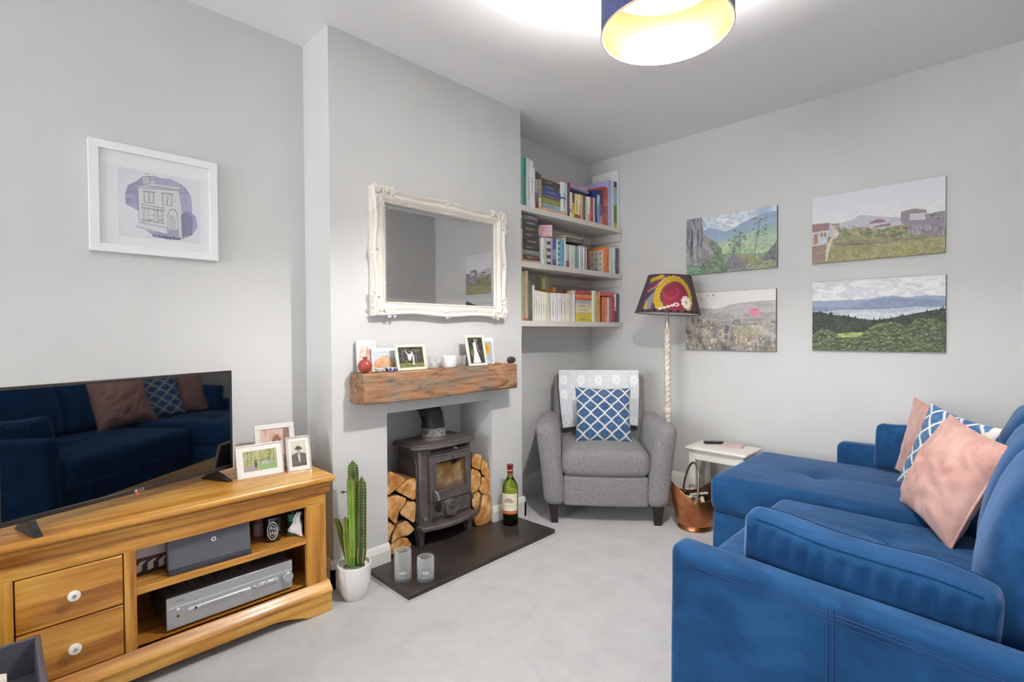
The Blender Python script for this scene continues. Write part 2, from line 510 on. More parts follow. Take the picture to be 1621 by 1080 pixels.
# side panel relief on the left side
for y_, s_ in ((SY0, -1), (SY1, 1)):
    pr = MB().prism([(-2.39, 0.16), (-2.225, 0.16), (-2.225, 0.47), (-2.245, 0.50), (-2.37, 0.50), (-2.39, 0.47)][::1], 'y', y_, y_ + 0.006 * s_) if False else \
         MB().prism([(0.16, -2.39), (0.16, -2.225), (0.47, -2.225), (0.50, -2.245), (0.50, -2.37), (0.47, -2.39)], 'y', y_, y_ + 0.006 * s_)
    pr.build('side_panel', iron, st, ws=True, bevel=0.004)
def plate(k0, k1, z0, z1, bow):
    pts = [(-2.425, SY0 - 0.028 + k0), (-2.225, SY0 - 0.036 + k0)]
    n = 9
    for i in range(n):
        t = i / (n - 1); y = SY0 - 0.012 + k0 + (SY1 - SY0 + 0.024 - 2 * k0) * t
        pts.append((SX + 0.022 - k1 + bow * (1 - (2 * t - 1) ** 2), y))
    pts += [(-2.225, SY1 + 0.036 - k0), (-2.425, SY1 + 0.028 - k0)]
    return MB().prism(pts, 'z', z0, z1)
plate(0, 0, 0.549, 0.566, 0.028).build('top_plate', iron, st, ws=True, bevel=0.004)
plate(0.012, 0.010, 0.565, 0.573, 0.028).build('top_rim', iron, st, ws=True, bevel=0.003)
# flue pipe, bending back into the chimney
FX = -2.325
p = [(FX, SM, 0.572), (FX, SM, 0.60), (FX, SM, 0.66), (FX - 0.01, SM, 0.70), (FX - 0.03, SM - 0.004, 0.735), (FX - 0.075, SM - 0.01, 0.79), (FX - 0.12, SM - 0.015, 0.84)]
fl = MB().tube(p, 0.064, 24).build('flue_pipe', flue_m, st, ws=True, smooth=40)
for q, z_ in (((FX, SM, 0.640), 0), ((FX - 0.012, SM - 0.001, 0.705), 1)):
    nrm = Vector((0, 0, 1)) if z_ == 0 else Vector((-0.35, 0, 1)).normalized()
    MB().tube([Vector(q) - nrm * 0.004, Vector(q) + nrm * 0.004], 0.0675, 24).build('pipe_seam', flue_m, fl, ws=True, smooth=40)
MB().lathe([(0.086, 0.572), (0.082, 0.585), (0.074, 0.590)], (FX, SM, 0), 28).build('flue_collar', iron, st, ws=True, smooth=40)
MB().lathe([(0.074, 0.585), (0.074, 0.602), (0.068, 0.612), (0.066, 0.640)], (FX, SM, 0), 28, rfun=lambda a, z: 1 + 0.025 * math.sin(a * 7 + z * 300)).build('cement_seal', cement, fl, ws=True, smooth=50)
# door with a window
dy0, dy1, dz0, dz1 = SY0 + 0.055, SY1 - 0.022, 0.255, 0.510
gy0, gy1, gz0, gz1 = dy0 + 0.042, dy1 - 0.030, 0.312, 0.468
dr = MB()
dx = SX + 0.016
dr.box(SX, dx, dy0, gy0, dz0, dz1).box(SX, dx, gy1, dy1, dz0, dz1).box(SX, dx, gy0, gy1, dz0, gz0).box(SX, dx, gy0, gy1, gz1, dz1)
door = dr.build('door', iron, st, ws=True, bevel=0.003)
rim = MB()
for a in ((dy0, dy1, dz1 - 0.008, dz1), (dy0, dy0 + 0.008, dz0, dz1), (dy1 - 0.008, dy1, dz0, dz1), (gy0 - 0.007, gy1 + 0.007, gz0 - 0.007, gz0), (gy0 - 0.007, gy1 + 0.007, gz1, gz1 + 0.007), (gy0 - 0.007, gy0, gz0, gz1), (gy1, gy1 + 0.007, gz0, gz1)):
    rim.box(dx, dx + 0.005, *a)
rim.build('door_moulding', iron, door, ws=True, bevel=0.002)
soot = Pic(44, 34, '6a4a26')
soot.tex(np.ones_like(soot.u), ['6a4522', '86643c', 'a08c6c', 'ada294', '94744a'], 2.2, 1.6, 3, 4, 1.7)
soot.mix(np.clip(1 - np.minimum(np.minimum(soot.u, 1 - soot.u) * 5, np.minimum(soot.v, (1 - soot.v)) * 4), 0, 1), '4a2a12', 0.75)
soot.ell(0.62, 0.93, 0.14, 0.16, '16110f', 0.9, 0.6)
soot.line([(0.0, 0.12), (1, 0.16)], 0.03, '5b4023', 0.6)
panel('stained_glass_pane', soot, (SX + 0.006, gy0, gz0), (0, gy1 - gy0, 0), (0, 0, gz1 - gz0), vcmat('sooty glass', 0.15, coat=0.6), door, ws=True)
# lower panel with the round air dial
MB().box(SX, SX + 0.010, dy0 + 0.006, dy1, 0.168, 0.250).build('lower_panel', iron, st, ws=True, bevel=0.003)
lm = MB()
for a in ((dy0 + 0.016, dy1 - 0.008, 0.172, 0.177), (dy0 + 0.016, dy1 - 0.008, 0.240, 0.245), (dy0 + 0.012, dy0 + 0.017, 0.172, 0.245), (dy1 - 0.012, dy1 - 0.007, 0.172, 0.245)):
    lm.box(SX + 0.010, SX + 0.014, *a)
lm.build('panel_moulding', iron, st, ws=True, bevel=0.001)
RX = Matrix.Rotation(math.radians(90), 4, 'Y')
DY, DZ = SM + 0.012, 0.207
dial = MB().lathe([(0.048, 0), (0.048, 0.006), (0.044, 0.010), (0.044, 0.022), (0.040, 0.026), (0.037, 0.026), (0.035, 0.022), (0, 0.022)], (0, 0, 0), 32, cap1=False).xf(RX)
dial.build('air_dial', iron, st, loc=(SX + 0.010 + 2.31, DY - 1.742, DZ - HZ), smooth=35)
MB().box(SX + 0.0325, SX + 0.034, DY - 0.018, DY + 0.018, DZ - 0.001, DZ + 0.005).build('dial_lettering', iron_d, st, ws=True)
# slot and lever above the door
MB().box(SX - 0.001, SX + 0.002, SY0 + 0.07, SY1 - 0.03, 0.523, 0.535).build('air_slot', iron_d, st, ws=True)
MB().tube([(SX + 0.002, SM + 0.045, 0.530), (SX + 0.022, SM + 0.045, 0.532), (SX + 0.030, SM + 0.052, 0.527)], 0.006, 8).build('air_lever', steel, st, ws=True)
MB().prism([(SM + 0.02, 0.50), (SM + 0.05, 0.505), (SM + 0.035, 0.474)], 'x', dx, dx + 0.006).build('door_crest', iron, door, ws=True, bevel=0.002)
# handle
hd = MB().tube([(dx + 0.004, dy0 + 0.020, 0.318), (dx + 0.024, dy0 + 0.020, 0.322), (dx + 0.034, dy0 + 0.026, 0.310), (dx + 0.036, dy0 + 0.030, 0.285), (dx + 0.036, dy0 + 0.030, 0.275)], [0.007, 0.007, 0.007, 0.008, 0.006], 10).build('door_handle', steel, door, ws=True)
MB().lathe([(0.006, 0), (0.014, -0.022), (0.0155, -0.045), (0.010, -0.062), (0, -0.064)][::-1], (0, 0, 0), 14).build('handle_grip', mat('black bakelite', '121212', 0.35), hd, smooth=40, loc=(dx + 0.036, dy0 + 0.030, 0.278)).parent = hd
hd.children[0].location = Vector((dx + 0.036, dy0 + 0.030, 0.278))
MB().tube([(SX, SY0 + 0.024, 0.185), (SX + 0.02, SY0 + 0.024, 0.185)], [0.006, 0.010], 12).build('riddling_knob', steel, st, ws=True, smooth=40)
for z_ in (0.47, 0.225):
    MB().tube([(SX + 0.008, SY1 + 0.001, z_ - 0.014), (SX + 0.008, SY1 + 0.001, z_ + 0.014)], 0.009, 10).build('hinge', iron, st, ws=True, smooth=40)
# ash lip
pts = [(SX - 0.02, SY0 - 0.012)]
for i in range(11):
    t = i / 10; pts.append((SX + 0.034 + 0.038 * (1 - (2 * t - 1) ** 2), SY0 - 0.008 + (SY1 - SY0 + 0.016) * t))
pts.append((SX - 0.02, SY1 + 0.012))
MB().prism(pts, 'z', 0.122, 0.146).build('ash_lip', iron, st, ws=True, bevel=0.005)
MB().box(-2.40, SX - 0.01, SY0 + 0.01, SY1 - 0.01, 0.10, 0.126).build('base_frame', iron, st, ws=True, bevel=0.004)
for x_ in (-2.39, SX - 0.02):
    for y_ in (SY0 + 0.012, SY1 - 0.012):
        s_ = -1 if y_ < SM else 1
        MB().add([(x_ - 0.02, y_ - 0.012, HZ), (x_ + 0.02, y_ - 0.012, HZ), (x_ + 0.02, y_ + 0.012, HZ), (x_ - 0.02, y_ + 0.012, HZ),
                  (x_ - 0.028, y_ - 0.020, 0.124), (x_ + 0.028, y_ - 0.020, 0.124), (x_ + 0.028, y_ + 0.020, 0.124), (x_ - 0.028, y_ + 0.020, 0.124)],
                 [(0, 3, 2, 1), (4, 5, 6, 7), (0, 1, 5, 4), (1, 2, 6, 5), (2, 3, 7, 6), (3, 0, 4, 7)]).build('leg', iron, st, ws=True, bevel=0.004)

# =================================================================== LOGS
log_m = wood('split log face', ('ab6c34', 'd69c58', 'ecc794'), 'x', 7, 0.8, 0.3, knots=1.6)
bark_m = mat('bark', '6b4a33', 0.95, col2='8d6a4b', nscale=30, bump=(60, 0.8))
def log(px_poly, plane_x, depth, label, group, org, sc, bark=True):
    poly = []
    for cx, cy in px_poly:
        q = at(org[0] + cx / sc, org[1] + cy / sc, 'x', plane_x)
        poly.append((min(q.y, 1.553) if q.y < 1.74 else min(max(q.y, 1.932), OY1 - 0.003), max(q.z, HZ)))
    # round the outline a little
    P2 = []
    n = len(poly)
    for i in range(n):
        a = Vector(poly[i]); b2 = Vector(poly[(i + 1) % n]); 
        P2 += [a.lerp(b2, 0.13), a.lerp(b2, 0.87)]
    P2 = [tuple(q) for q in P2]
    cy_ = sum(q[0] for q in P2) / len(P2); cz_ = sum(q[1] for q in P2) / len(P2)
    zmin = min(q[1] for q in P2)
    L = thing('split_log', label, 'log', (plane_x - depth / 2, cy_, zmin), 0, group)
    k = len(P2)
    mb = MB(); vs = []
    rnd = random.Random(int(cy_ * 9999) + int(cz_ * 777))
    rings = 6
    for j in range(rings):
        t = j / (rings - 1)
        for q in P2:
            w = 1 - 0.02 * t + 0.02 * (rnd.random() - 0.5) * (0 if j == 0 else 1)
            vs.append((plane_x - 0.004 - depth * t, cy_ + (q[0] - cy_) * w, cz_ + (q[1] - cz_) * w))
    fs = [(j * k + i, (j + 1) * k + i, (j + 1) * k + (i + 1) % k, j * k + (i + 1) % k) for j in range(rings - 1) for i in range(k)]
    fs.append(tuple(range((rings - 1) * k, rings * k))[::-1])
    a2 = sum(P2[i][0] * P2[(i + 1) % k][1] - P2[(i + 1) % k][0] * P2[i][1] for i in range(k))
    if a2 < 0: fs = [f[::-1] for f in fs]
    mb.add(vs, fs).build('bark', bark_m, L, ws=True, smooth=50)
    # sawn end, slightly domed and rough
    fc = MB(); vs = [(plane_x + 0.001, cy_, cz_)]
    for rr in (0.5, 1.0):
        for q in P2:
            vs.append((plane_x + (0.001 if rr < 1 else -0.004) + 0.002 * rnd.random(), cy_ + (q[0] - cy_) * rr, cz_ + (q[1] - cz_) * rr))
    fs = [(0, 1 + i, 1 + (i + 1) % k) for i in range(k)] + [(1 + i, 1 + k + i, 1 + k + (i + 1) % k, 1 + (i + 1) % k) for i in range(k)]
    if a2 < 0: fs = [f[::-1] for f in fs]
    fc.add(vs, fs).build('sawn_end', log_m, L, ws=True, smooth=40)
    return L
LG = 'split logs stacked left of the stove'
RG = 'split logs stacked right of the stove'
o_, s_ = (600, 720), 6.75
log([(90, 165), (300, 262), (208, 350), (92, 445)], -2.222, 0.20, 'topmost split log against the chimney jamb left of the stove', LG, o_, s_)
log([(306, 268), (412, 245), (395, 500), (178, 385), (214, 352)], -2.222, 0.19, 'square ended log touching the stove side, upper of two', LG, o_, s_)
log([(92, 460), (190, 432), (296, 465), (272, 540), (217, 610), (185, 745), (92, 660)], -2.222, 0.22, 'broad split log in the middle of the stack beside the jamb', LG, o_, s_)
log([(302, 496), (412, 504), (385, 740), (222, 630), (276, 545)], -2.222, 0.21, 'square ended log touching the stove side, lower of two', LG, o_, s_)
log([(300, 705), (385, 800), (330, 858), (230, 882), (132, 955), (152, 850), (210, 745)], -2.222, 0.22, 'wedge shaped log second from the bottom left of the stove', LG, o_, s_)
log([(122, 966), (232, 892), (300, 888), (350, 960), (330, 1005), (118, 1075)], -2.222, 0.24, 'rounded bottom log left of the stove, behind the tall glass', LG, o_, s_)
log([(92, 705), (160, 756), (174, 760), (126, 848), (104, 940), (92, 945)], -2.235, 0.20, 'dark narrow log wedged against the jamb low in the stack', LG, o_, s_)
o_, s_ = (735, 700), 7.2
log([(85, 200), (120, 130), (208, 150), (185, 322), (92, 285)], -2.215, 0.20, 'topmost square log right of the stove', RG, o_, s_)
log([(212, 195), (265, 235), (300, 330), (302, 445), (204, 365), (192, 315)], -2.215, 0.20, 'tall curved log leaning on the right recess wall near the top', RG, o_, s_)
log([(80, 300), (150, 322), (195, 372), (190, 500), (150, 560), (80, 590)], -2.215, 0.20, 'half round pale log beside the stove hinge', RG, o_, s_)
log([(206, 398), (250, 405), (310, 460), (325, 560), (300, 610), (206, 588), (172, 545), (200, 480)], -2.215, 0.22, 'reddish log in the middle of the right hand stack', RG, o_, s_)
log([(90, 612), (155, 562), (188, 594), (177, 700), (141, 785), (98, 740)], -2.215, 0.20, 'narrow upright log beside the lower stove hinge', RG, o_, s_)
log([(215, 602), (270, 607), (302, 640), (330, 780), (312, 850), (280, 915), (200, 968), (140, 955), (118, 890), (180, 808)], -2.200, 0.24, 'large orange log resting on the slate right of the stove', RG, o_, s_)

# =================================================================== THINGS ON THE HEARTH
clear, nt, b = _new('clear glass')
b.inputs['Base Color'].default_value = (0.85, 0.87, 0.87, 1); b.inputs['Roughness'].default_value = 0.05; b.inputs['Coat Weight'].default_value = 1.0
tr_ = nt.nodes.new('ShaderNodeBsdfTransparent'); tr_.inputs[0].default_value = (0.95, 0.96, 0.96, 1)
mxs = nt.nodes.new('ShaderNodeMixShader'); lw = nt.nodes.new('ShaderNodeLayerWeight'); lw.inputs['Blend'].default_value = 0.35
mr_ = nt.nodes.new('ShaderNodeMapRange'); mr_.inputs['To Min'].default_value = 0.10; mr_.inputs['To Max'].default_value = 0.75
nt.links.new(lw.outputs['Facing'], mr_.inputs['Value']); nt.links.new(mr_.outputs[0], mxs.inputs[0])
nt.links.new(tr_.outputs[0], mxs.inputs[1]); nt.links.new(b.outputs[0], mxs.inputs[2]); nt.links.new(mxs.outputs[0], nt.nodes['Material Output'].inputs['Surface'])
wax = mat('white wax', 'f0ece2', 0.5)
alu = mat('thin aluminium', 'c9c9c9', 0.3, 1.0)
def ribbed_glass(px, py, hgt, r, label):
    q = at(px, py, 'z', HZ)
    t = thing('ribbed_glass', label, 'glass', (q.x, q.y, HZ), 0, 'ribbed glass tumblers on the hearth')
    rf = lambda a, z: 1 + 0.04 * math.cos(a * 18)
    MB().lathe([(0.001, 0), (r * 0.96, 0), (r, 0.006), (r, hgt), (r - 0.003, hgt + 0.001), (r - 0.0055, hgt), (r - 0.0055, 0.012), (0.001, 0.011)], (0, 0, 0), 88, cap0=False, cap1=False, rfun=rf).build('tumbler', clear, t, smooth=60)
    tl = MB().lathe([(0.0185, 0.0125), (0.019, 0.028), (0.0175, 0.028)], (0, 0, 0), 20, cap1=False).build('tealight_cup', alu, t)
    MB().lathe([(0.0172, 0.013), (0.0172, 0.026), (0, 0.0262)], (0, 0, 0), 20, cap1=False).build('wax', wax, tl)
    MB().tube([(0, 0, 0.026), (0.001, 0, 0.034)], 0.0008, 6).build('wick', iron_d, tl)
ribbed_glass(638, 917, 0.135, 0.0375, 'tall ribbed clear glass with a tealight on the slate hearth')
ribbed_glass(674, 917, 0.105, 0.0375, 'short ribbed clear glass with a tealight on the slate hearth')

# wine bottle (a magnum)
q = at(808, 829, 'z', HZ)
wb = thing('wine_bottle', 'green wine bottle with cream label standing on the slate hearth', 'bottle', (q.x, q.y, HZ))
R = 0.047
prof = [(0.001, 0.012), (R * 0.6, 0.006), (R * 0.93, 0), (R, 0.008), (R, 0.205), (R * 0.97, 0.222), (R * 0.86, 0.240), (R * 0.66, 0.256), (R * 0.46, 0.270), (R * 0.36, 0.284), (R * 0.34, 0.30), (R * 0.34, 0.338), (R * 0.37, 0.340), (R * 0.37, 0.350), (0.001, 0.351)]
bglass = mat('green bottle glass', 'a9ba44', 0.04, trans=1.0, ior=1.3)
MB().lathe(prof, (0, 0, 0), 40, cap0=False, cap1=False).build('glass', bglass, wb, smooth=40)
MB().lathe([(0.001, 0.014), (R * 0.97, 0.012), (R * 0.97, 0.066), (0.001, 0.066)], (0, 0, 0), 32, cap0=False, cap1=False).build('wine', mat('dark wine', '140f10', 0.1), wb, smooth=40)
MB().lathe([(R * 0.375, 0.301), (R * 0.375, 0.344), (R * 0.40, 0.346), (R * 0.40, 0.352), (0.001, 0.3535)], (0, 0, 0), 24, cap0=False, cap1=False).build('foil_capsule', mat('red foil', '8d2430', 0.35, 0.3), wb, smooth=40)
MB().lathe([(R * 0.385, 0.318), (R * 0.385, 0.323)], (0, 0, 0), 24, cap0=False, cap1=False).build('capsule_band', mat('pale band', 'd9b9b4', 0.4), wb, smooth=40)
lb = Pic(64, 64, 'e9e2c9')
lb.line([(0.12, 0.87), (0.5, 0.90), (0.88, 0.87)], 0.015, 'b9ae93', 0.8)
for k_, (x_, y_) in enumerate([(0.30, 0.62), (0.37, 0.70), (0.45, 0.74), (0.55, 0.74), (0.63, 0.70), (0.70, 0.62), (0.40, 0.62), (0.60, 0.62), (0.50, 0.66)]):
    lb.ell(x_, y_, 0.055, 0.075, '6b675c', 0.6, 0.7)
lb.line([(0.24, 0.57), (0.76, 0.57)], 0.03, '8d8878', 0.6)
for k_ in range(13):
    lb.rect(0.10 + k_ * 0.062, 0.405, 0.10 + k_ * 0.062 + 0.04, 0.44, '7f8f80', 0.7)
for k_ in range(9):
    lb.rect(0.22 + k_ * 0.062, 0.33, 0.22 + k_ * 0.062 + 0.045, 0.345, 'b0a590', 0.6)
lb.rect(0, 0.0, 1, 0.14, 'c86a3c'); lb.rect(0, 0.135, 1, 0.155, '8d4a28'); lb.rect(0.1, 0.05, 0.9, 0.09, 'dd9460', 0.8)
ang = math.atan2(CPOS.y - q.y, CPOS.x - q.x) - math.radians(12)
def labf(u, v):
    a = ang + (u - 0.5) * math.radians(140)
    return ((R + 0.0006) * math.cos(a), (R + 0.0006) * math.sin(a), 0.072 + 0.118 * v)
panel('label', lb, (0, 0, 0), (1, 0, 0), (0, 0, 1), vcmat('label paper', 0.7), wb, fn=labf)

# cactus in a white pot
cp = (-2.062, 1.108, 0)
ct = thing('potted_cactus', 'tall green cactus in a white fluted pot beside the cabinet', 'plant', cp)
potm = mat('white ceramic', 'e9e7e4', 0.35)
flute = lambda a, z: 1 + 0.022 * abs(math.sin(a * 8))
MB().lathe([(0.001, 0), (0.044, 0), (0.056, 0.02), (0.066, 0.06), (0.070, 0.10), (0.071, 0.148), (0.066, 0.150), (0.064, 0.135), (0.001, 0.13)], (0, 0, 0), 96, cap0=False, cap1=False, rfun=flute).build('pot', potm, ct, smooth=25)
MB().lathe([(0.064, 0.128), (0.04, 0.136), (0.001, 0.138)], (0, 0, 0), 24, cap0=False, cap1=False, rfun=lambda a, z: 1 + 0.02 * math.sin(a * 5)).build('soil', mat('gritty soil', '5b5150', 0.95, col2='9a8f8a', nscale=180, bump=(200, 0.8)), ct, smooth=50)
cac = mat('cactus green', '46642a', 0.6, col2='68843a', nscale=10, bump=(60, 0.2))
cac_d = mat('cactus dark', '38502c', 0.6, col2='546c34', nscale=12, bump=(60, 0.3))
cac_l = mat('cactus bright', '5a842c', 0.55, col2='7da53c', nscale=10, bump=(60, 0.2))
spine_m = mat('cactus areole', 'b39a55', 0.8)
def stem(pts, r, m_, ribs=5, nm='stem'):
    pts = [Vector(p_) for p_ in pts]
    b_ = MB(); nseg = 22; nr = ribs * 6
    ctrl = []
    for i in range(nseg + 1):
        t = i / nseg * (len(pts) - 1); k_ = min(int(t), len(pts) - 2)
        ctrl.append(pts[k_].lerp(pts[k_ + 1], t - k_))
    sp = MB()
    vs = []
    for i, c in enumerate(ctrl):
        t = i / nseg
        rr = r * (0.72 + 0.28 * min(1, t * 4)) * (math.sqrt(max(0.02, 1 - max(0, (t - 0.92) / 0.08) ** 2)))
        for a_ in range(nr):
            an = 2 * math.pi * a_ / nr
            k_ = 0.55 + 0.45 * abs(math.cos(an * ribs / 2)) ** 1.6
            vs.append((c.x + rr * k_ * math.cos(an), c.y + rr * k_ * math.sin(an), c.z))
        if i > 2:
            for a_ in range(ribs):
                an = 2 * math.pi * a_ / ribs
                for dz in (0, 0.5):
                    c2 = ctrl[i].lerp(ctrl[min(i + 1, nseg)], dz)
                    sp.ball((c2.x + rr * 1.02 * math.cos(an), c2.y + rr * 1.02 * math.sin(an), c2.z), 0.0028, 5, 3)
    fs = [(i * nr + a_, i * nr + (a_ + 1) % nr, (i + 1) * nr + (a_ + 1) % nr, (i + 1) * nr + a_) for i in range(nseg) for a_ in range(nr)]
    fs.append(tuple(range(nseg * nr, (nseg + 1) * nr)))
    o = b_.add(vs, fs).build(nm, m_, ct, smooth=50)
    s2 = sp.build('areoles', spine_m, o, smooth=0); s2['kind'] = 'stuff'
    return o
# offsets: image-right is (0.717, 0.697)
def off(r_, f_, z): return (r_ * 0.717 + f_ * 0.697, r_ * 0.697 - f_ * 0.717, z)
stem([off(0.006, -0.012, 0.13), off(0.0, -0.012, 0.35), off(-0.006, -0.012, 0.60)], 0.0235, cac_d)
stem([off(-0.002, 0.012, 0.13), off(-0.004, 0.012, 0.33), off(-0.008, 0.012, 0.535)], 0.017, cac_l)
stem([off(0.026, -0.004, 0.13), off(0.032, -0.004, 0.22), off(0.036, -0.004, 0.53)], 0.0205, cac_d)
stem([off(-0.015, 0.008, 0.13), off(-0.028, 0.008, 0.22), off(-0.034, 0.01, 0.355)], 0.0135, cac_l)
stem([off(-0.016, 0.0, 0.13), off(-0.05, -0.004, 0.24), off(-0.082, -0.006, 0.345)], 0.0145, cac)
MB().tube([off(-0.02, -0.012, 0.462), off(-0.042, -0.012, 0.462)], 0.002, 6).ball(off(-0.05, -0.012, 0.461), 0.010, 10, 6, (1, 1, 0.6)).build('dried_flower', mat('dried flower', '8d7a5a', 0.9), ct)

# =================================================================== TV CABINET
OAK = ('9c5f1c', 'c68a36', 'dba954')
oak_y = wood('oak along', OAK, 'y', 9, 0.32, 0.06, coat=0.25)
oak_z = wood('oak upright', OAK, 'z', 9, 0.34, 0.06, coat=0.2)
oak_x = wood('oak depth', OAK, 'x', 9, 0.34, 0.06, coat=0.2)
porc = mat('cream porcelain', 'f1ece0', 0.2, coat=0.5)
cab = thing('tv_cabinet', 'honey oak television cabinet with two drawers and open shelves', 'cabinet', (-2.24, 0.46, 0))
CX, CB = -2.055, -2.44                  # front face, back
CYa, CYb = -0.045, 0.977
MB().prism([(0.547, CX + 0.020), (0.547, CX + 0.034), (0.551, CX + 0.040), (0.558, CX + 0.043), (0.566, CX + 0.042), (0.572, CX + 0.037), (0.573, CX + 0.032), (0.573, CB), (0.545, CB), (0.545, CX + 0.020)], 'y', CYa - 0.026, CYb + 0.022).build('top', oak_y, cab, ws=True, smooth=35)
# stepped cornice under the top, front and both ends
co = MB().prism([(0.498, CX - 0.01), (0.498, CX + 0.007), (0.503, CX + 0.008), (0.505, CX + 0.0125), (0.514, CX + 0.0135), (0.524, CX + 0.017), (0.531, CX + 0.023), (0.533, CX + 0.027), (0.540, CX + 0.028), (0.546, CX + 0.025), (0.546, CX - 0.01)], 'y', CYa - 0.012, CYb + 0.012)
co.build('cornice', oak_y, cab, ws=True, smooth=20)
for ya, yb in ((CYa - 0.014, CYa), (CYb, CYb + 0.014)):
    MB().box(CB, CX + 0.006, ya, yb, 0.508, 0.543).build('end_cornice', oak_x, cab, ws=True, bevel=0.005)
MB().box(CX - 0.022, CX, CYa, CYb, 0.453, 0.502).build('top_rail', oak_y, cab, ws=True, bevel=0.0015)
for ya, yb in ((CYa, 0.034), (0.292, 0.325), (0.895, CYb)):
    MB().box(CX - 0.022, CX + (0.001), ya, yb, 0.115, 0.4535).build('stile', oak_z, cab, ws=True, bevel=0.002)
for ya, yb in ((CYa, CYa + 0.02), (CYb - 0.02, CYb)):
    MB().box(CB, CX - 0.02, ya, yb, 0.10, 0.543).build('side_panel', oak_z, cab, ws=True)
MB().box(CB, CX - 0.022, 0.304, 0.320, 0.115, 0.53).build('divider', oak_z, cab, ws=True)
MB().box(CB - 0.002, CB + 0.008, CYa + 0.01, CYb - 0.01, 0.08, 0.54).build('back_panel', oak_y, cab, ws=True)
MB().box(CB, CX - 0.004, 0.319, CYb - 0.018, 0.300, 0.324).build('shelf', oak_y, cab, ws=True, bevel=0.002)
MB().box(CB, CX - 0.004, CYa + 0.015, CYb - 0.015, 0.098, 0.122).build('bottom_board', oak_y, cab, ws=True, bevel=0.002)
for z0, z1 in ((0.289, 0.449), (0.124, 0.285)):
    d = MB().box(CX - 0.30, CX - 0.001, 0.037, 0.289, z0, z1).build('drawer', oak_y, cab, ws=True, bevel=0.003)
    k = MB().lathe([(0.0065, 0), (0.0065, 0.010), (0.013, 0.014), (0.0165, 0.020), (0.0155, 0.026), (0.009, 0.029), (0, 0.0295)], (0, 0, 0), 20, cap1=False).xf(RX).build('knob', porc, d, smooth=50)
    k.location = (CX - 0.002, 0.166, (z0 + z1) / 2)
    MB().lathe([(0.006, 0.0285), (0.005, 0.0315), (0, 0.032)], (0, 0, 0), 14, cap1=False).xf(RX).build('knob_screw', steel, d, smooth=50).location = (CX - 0.002, 0.166, (z0 + z1) / 2)
# plinth: moulded upper part, arched foot board
MB().prism([(0.078, CX - 0.02), (0.078, CX + 0.030), (0.088, CX + 0.032), (0.096, CX + 0.028), (0.108, CX + 0.014), (0.118, CX + 0.004), (0.122, CX + 0.001), (0.122, CX - 0.02)], 'y', CYa - 0.014, CYb + 0.012).build('plinth_moulding', oak_y, cab, ws=True, smooth=25)
arch = [(CYa - 0.012, 0), (CYa - 0.012, 0.079), (CYb + 0.010, 0.079), (CYb + 0.010, 0), (CYb - 0.075, 0)]
for i in range(9):
    t = i / 8; arch.append((CYb - 0.085 - 0.16 * t, 0.040 * math.sin(t * math.pi / 2) ** 0.9))
arch += [(CYa + 0.22, 0.042)]
for i in range(5):
    t = i / 4; arch.append((CYa + 0.20 - 0.12 * t, 0.040 * math.cos(t * math.pi / 2)))
MB().prism(arch, 'x', CX - 0.012, CX + 0.027).build('plinth_front', oak_y, cab, ws=True, bevel=0.002)
for ya, yb in ((CYa - 0.012, CYa + 0.012), (CYb - 0.014, CYb + 0.010)):
    MB().box(CB, CX - 0.012, ya, yb, 0, 0.079).build('plinth_end', oak_x, cab, ws=True, bevel=0.002)
    MB().prism([(CX + 0.0, 0.079) if False else (ya, 0.079), (yb, 0.079), (yb, 0.100), ((ya + yb) / 2, 0.112), (ya, 0.10)], 'x', CB, CX).build('end_moulding', oak_x, cab, ws=True)

# =================================================================== TELEVISION
TVa = Vector((-2.078, 0.007)); TVb = Vector((-2.318, 0.697))
tvm = (TVa + TVb) / 2
tvw = (TVb - TVa).length + 0.006
trot = math.atan2(TVb.y - TVa.y, TVb.x - TVa.x) - math.pi / 2     # local +y runs along the screen, +x faces the room
tv = thing('television', 'black flat screen television standing on the oak cabinet', 'television', (tvm.x, tvm.y, 0.573), trot)
blk = mat('black plastic', '19191b', 0.35)
gun = mat('gunmetal bezel', '4a4644', 0.3, 0.6)
scr = mat('dark glass screen', '04050a', 0.03, spec=0.9, coat=1.0)
TZ0, TZ1 = 0.034, 0.442
TL = Matrix.Rotation(math.radians(-2.0), 4, 'Y')
MB().box(-0.028, -0.004, -tvw / 2 + 0.003, tvw / 2 - 0.003, TZ0 + 0.003, TZ1 - 0.003).box(-0.058, -0.027, -tvw / 2 + 0.10, tvw / 2 - 0.10, TZ0 + 0.02, TZ1 - 0.12).build('housing', blk, tv, bevel=0.004)
bz = MB()
for a in ((-tvw / 2, tvw / 2, TZ0, TZ0 + 0.016), (-tvw / 2, tvw / 2, TZ1 - 0.010, TZ1), (-tvw / 2, -tvw / 2 + 0.009, TZ0, TZ1), (tvw / 2 - 0.009, tvw / 2, TZ0, TZ1)):
    bz.box(-0.012, 0.003, *a)
bzo = bz.build('bezel', gun, tv, bevel=0.0015)
MB().box(-0.004, 0.0005, -tvw / 2 + 0.008, tvw / 2 - 0.008, TZ0 + 0.015, TZ1 - 0.009).build('screen', scr, tv)
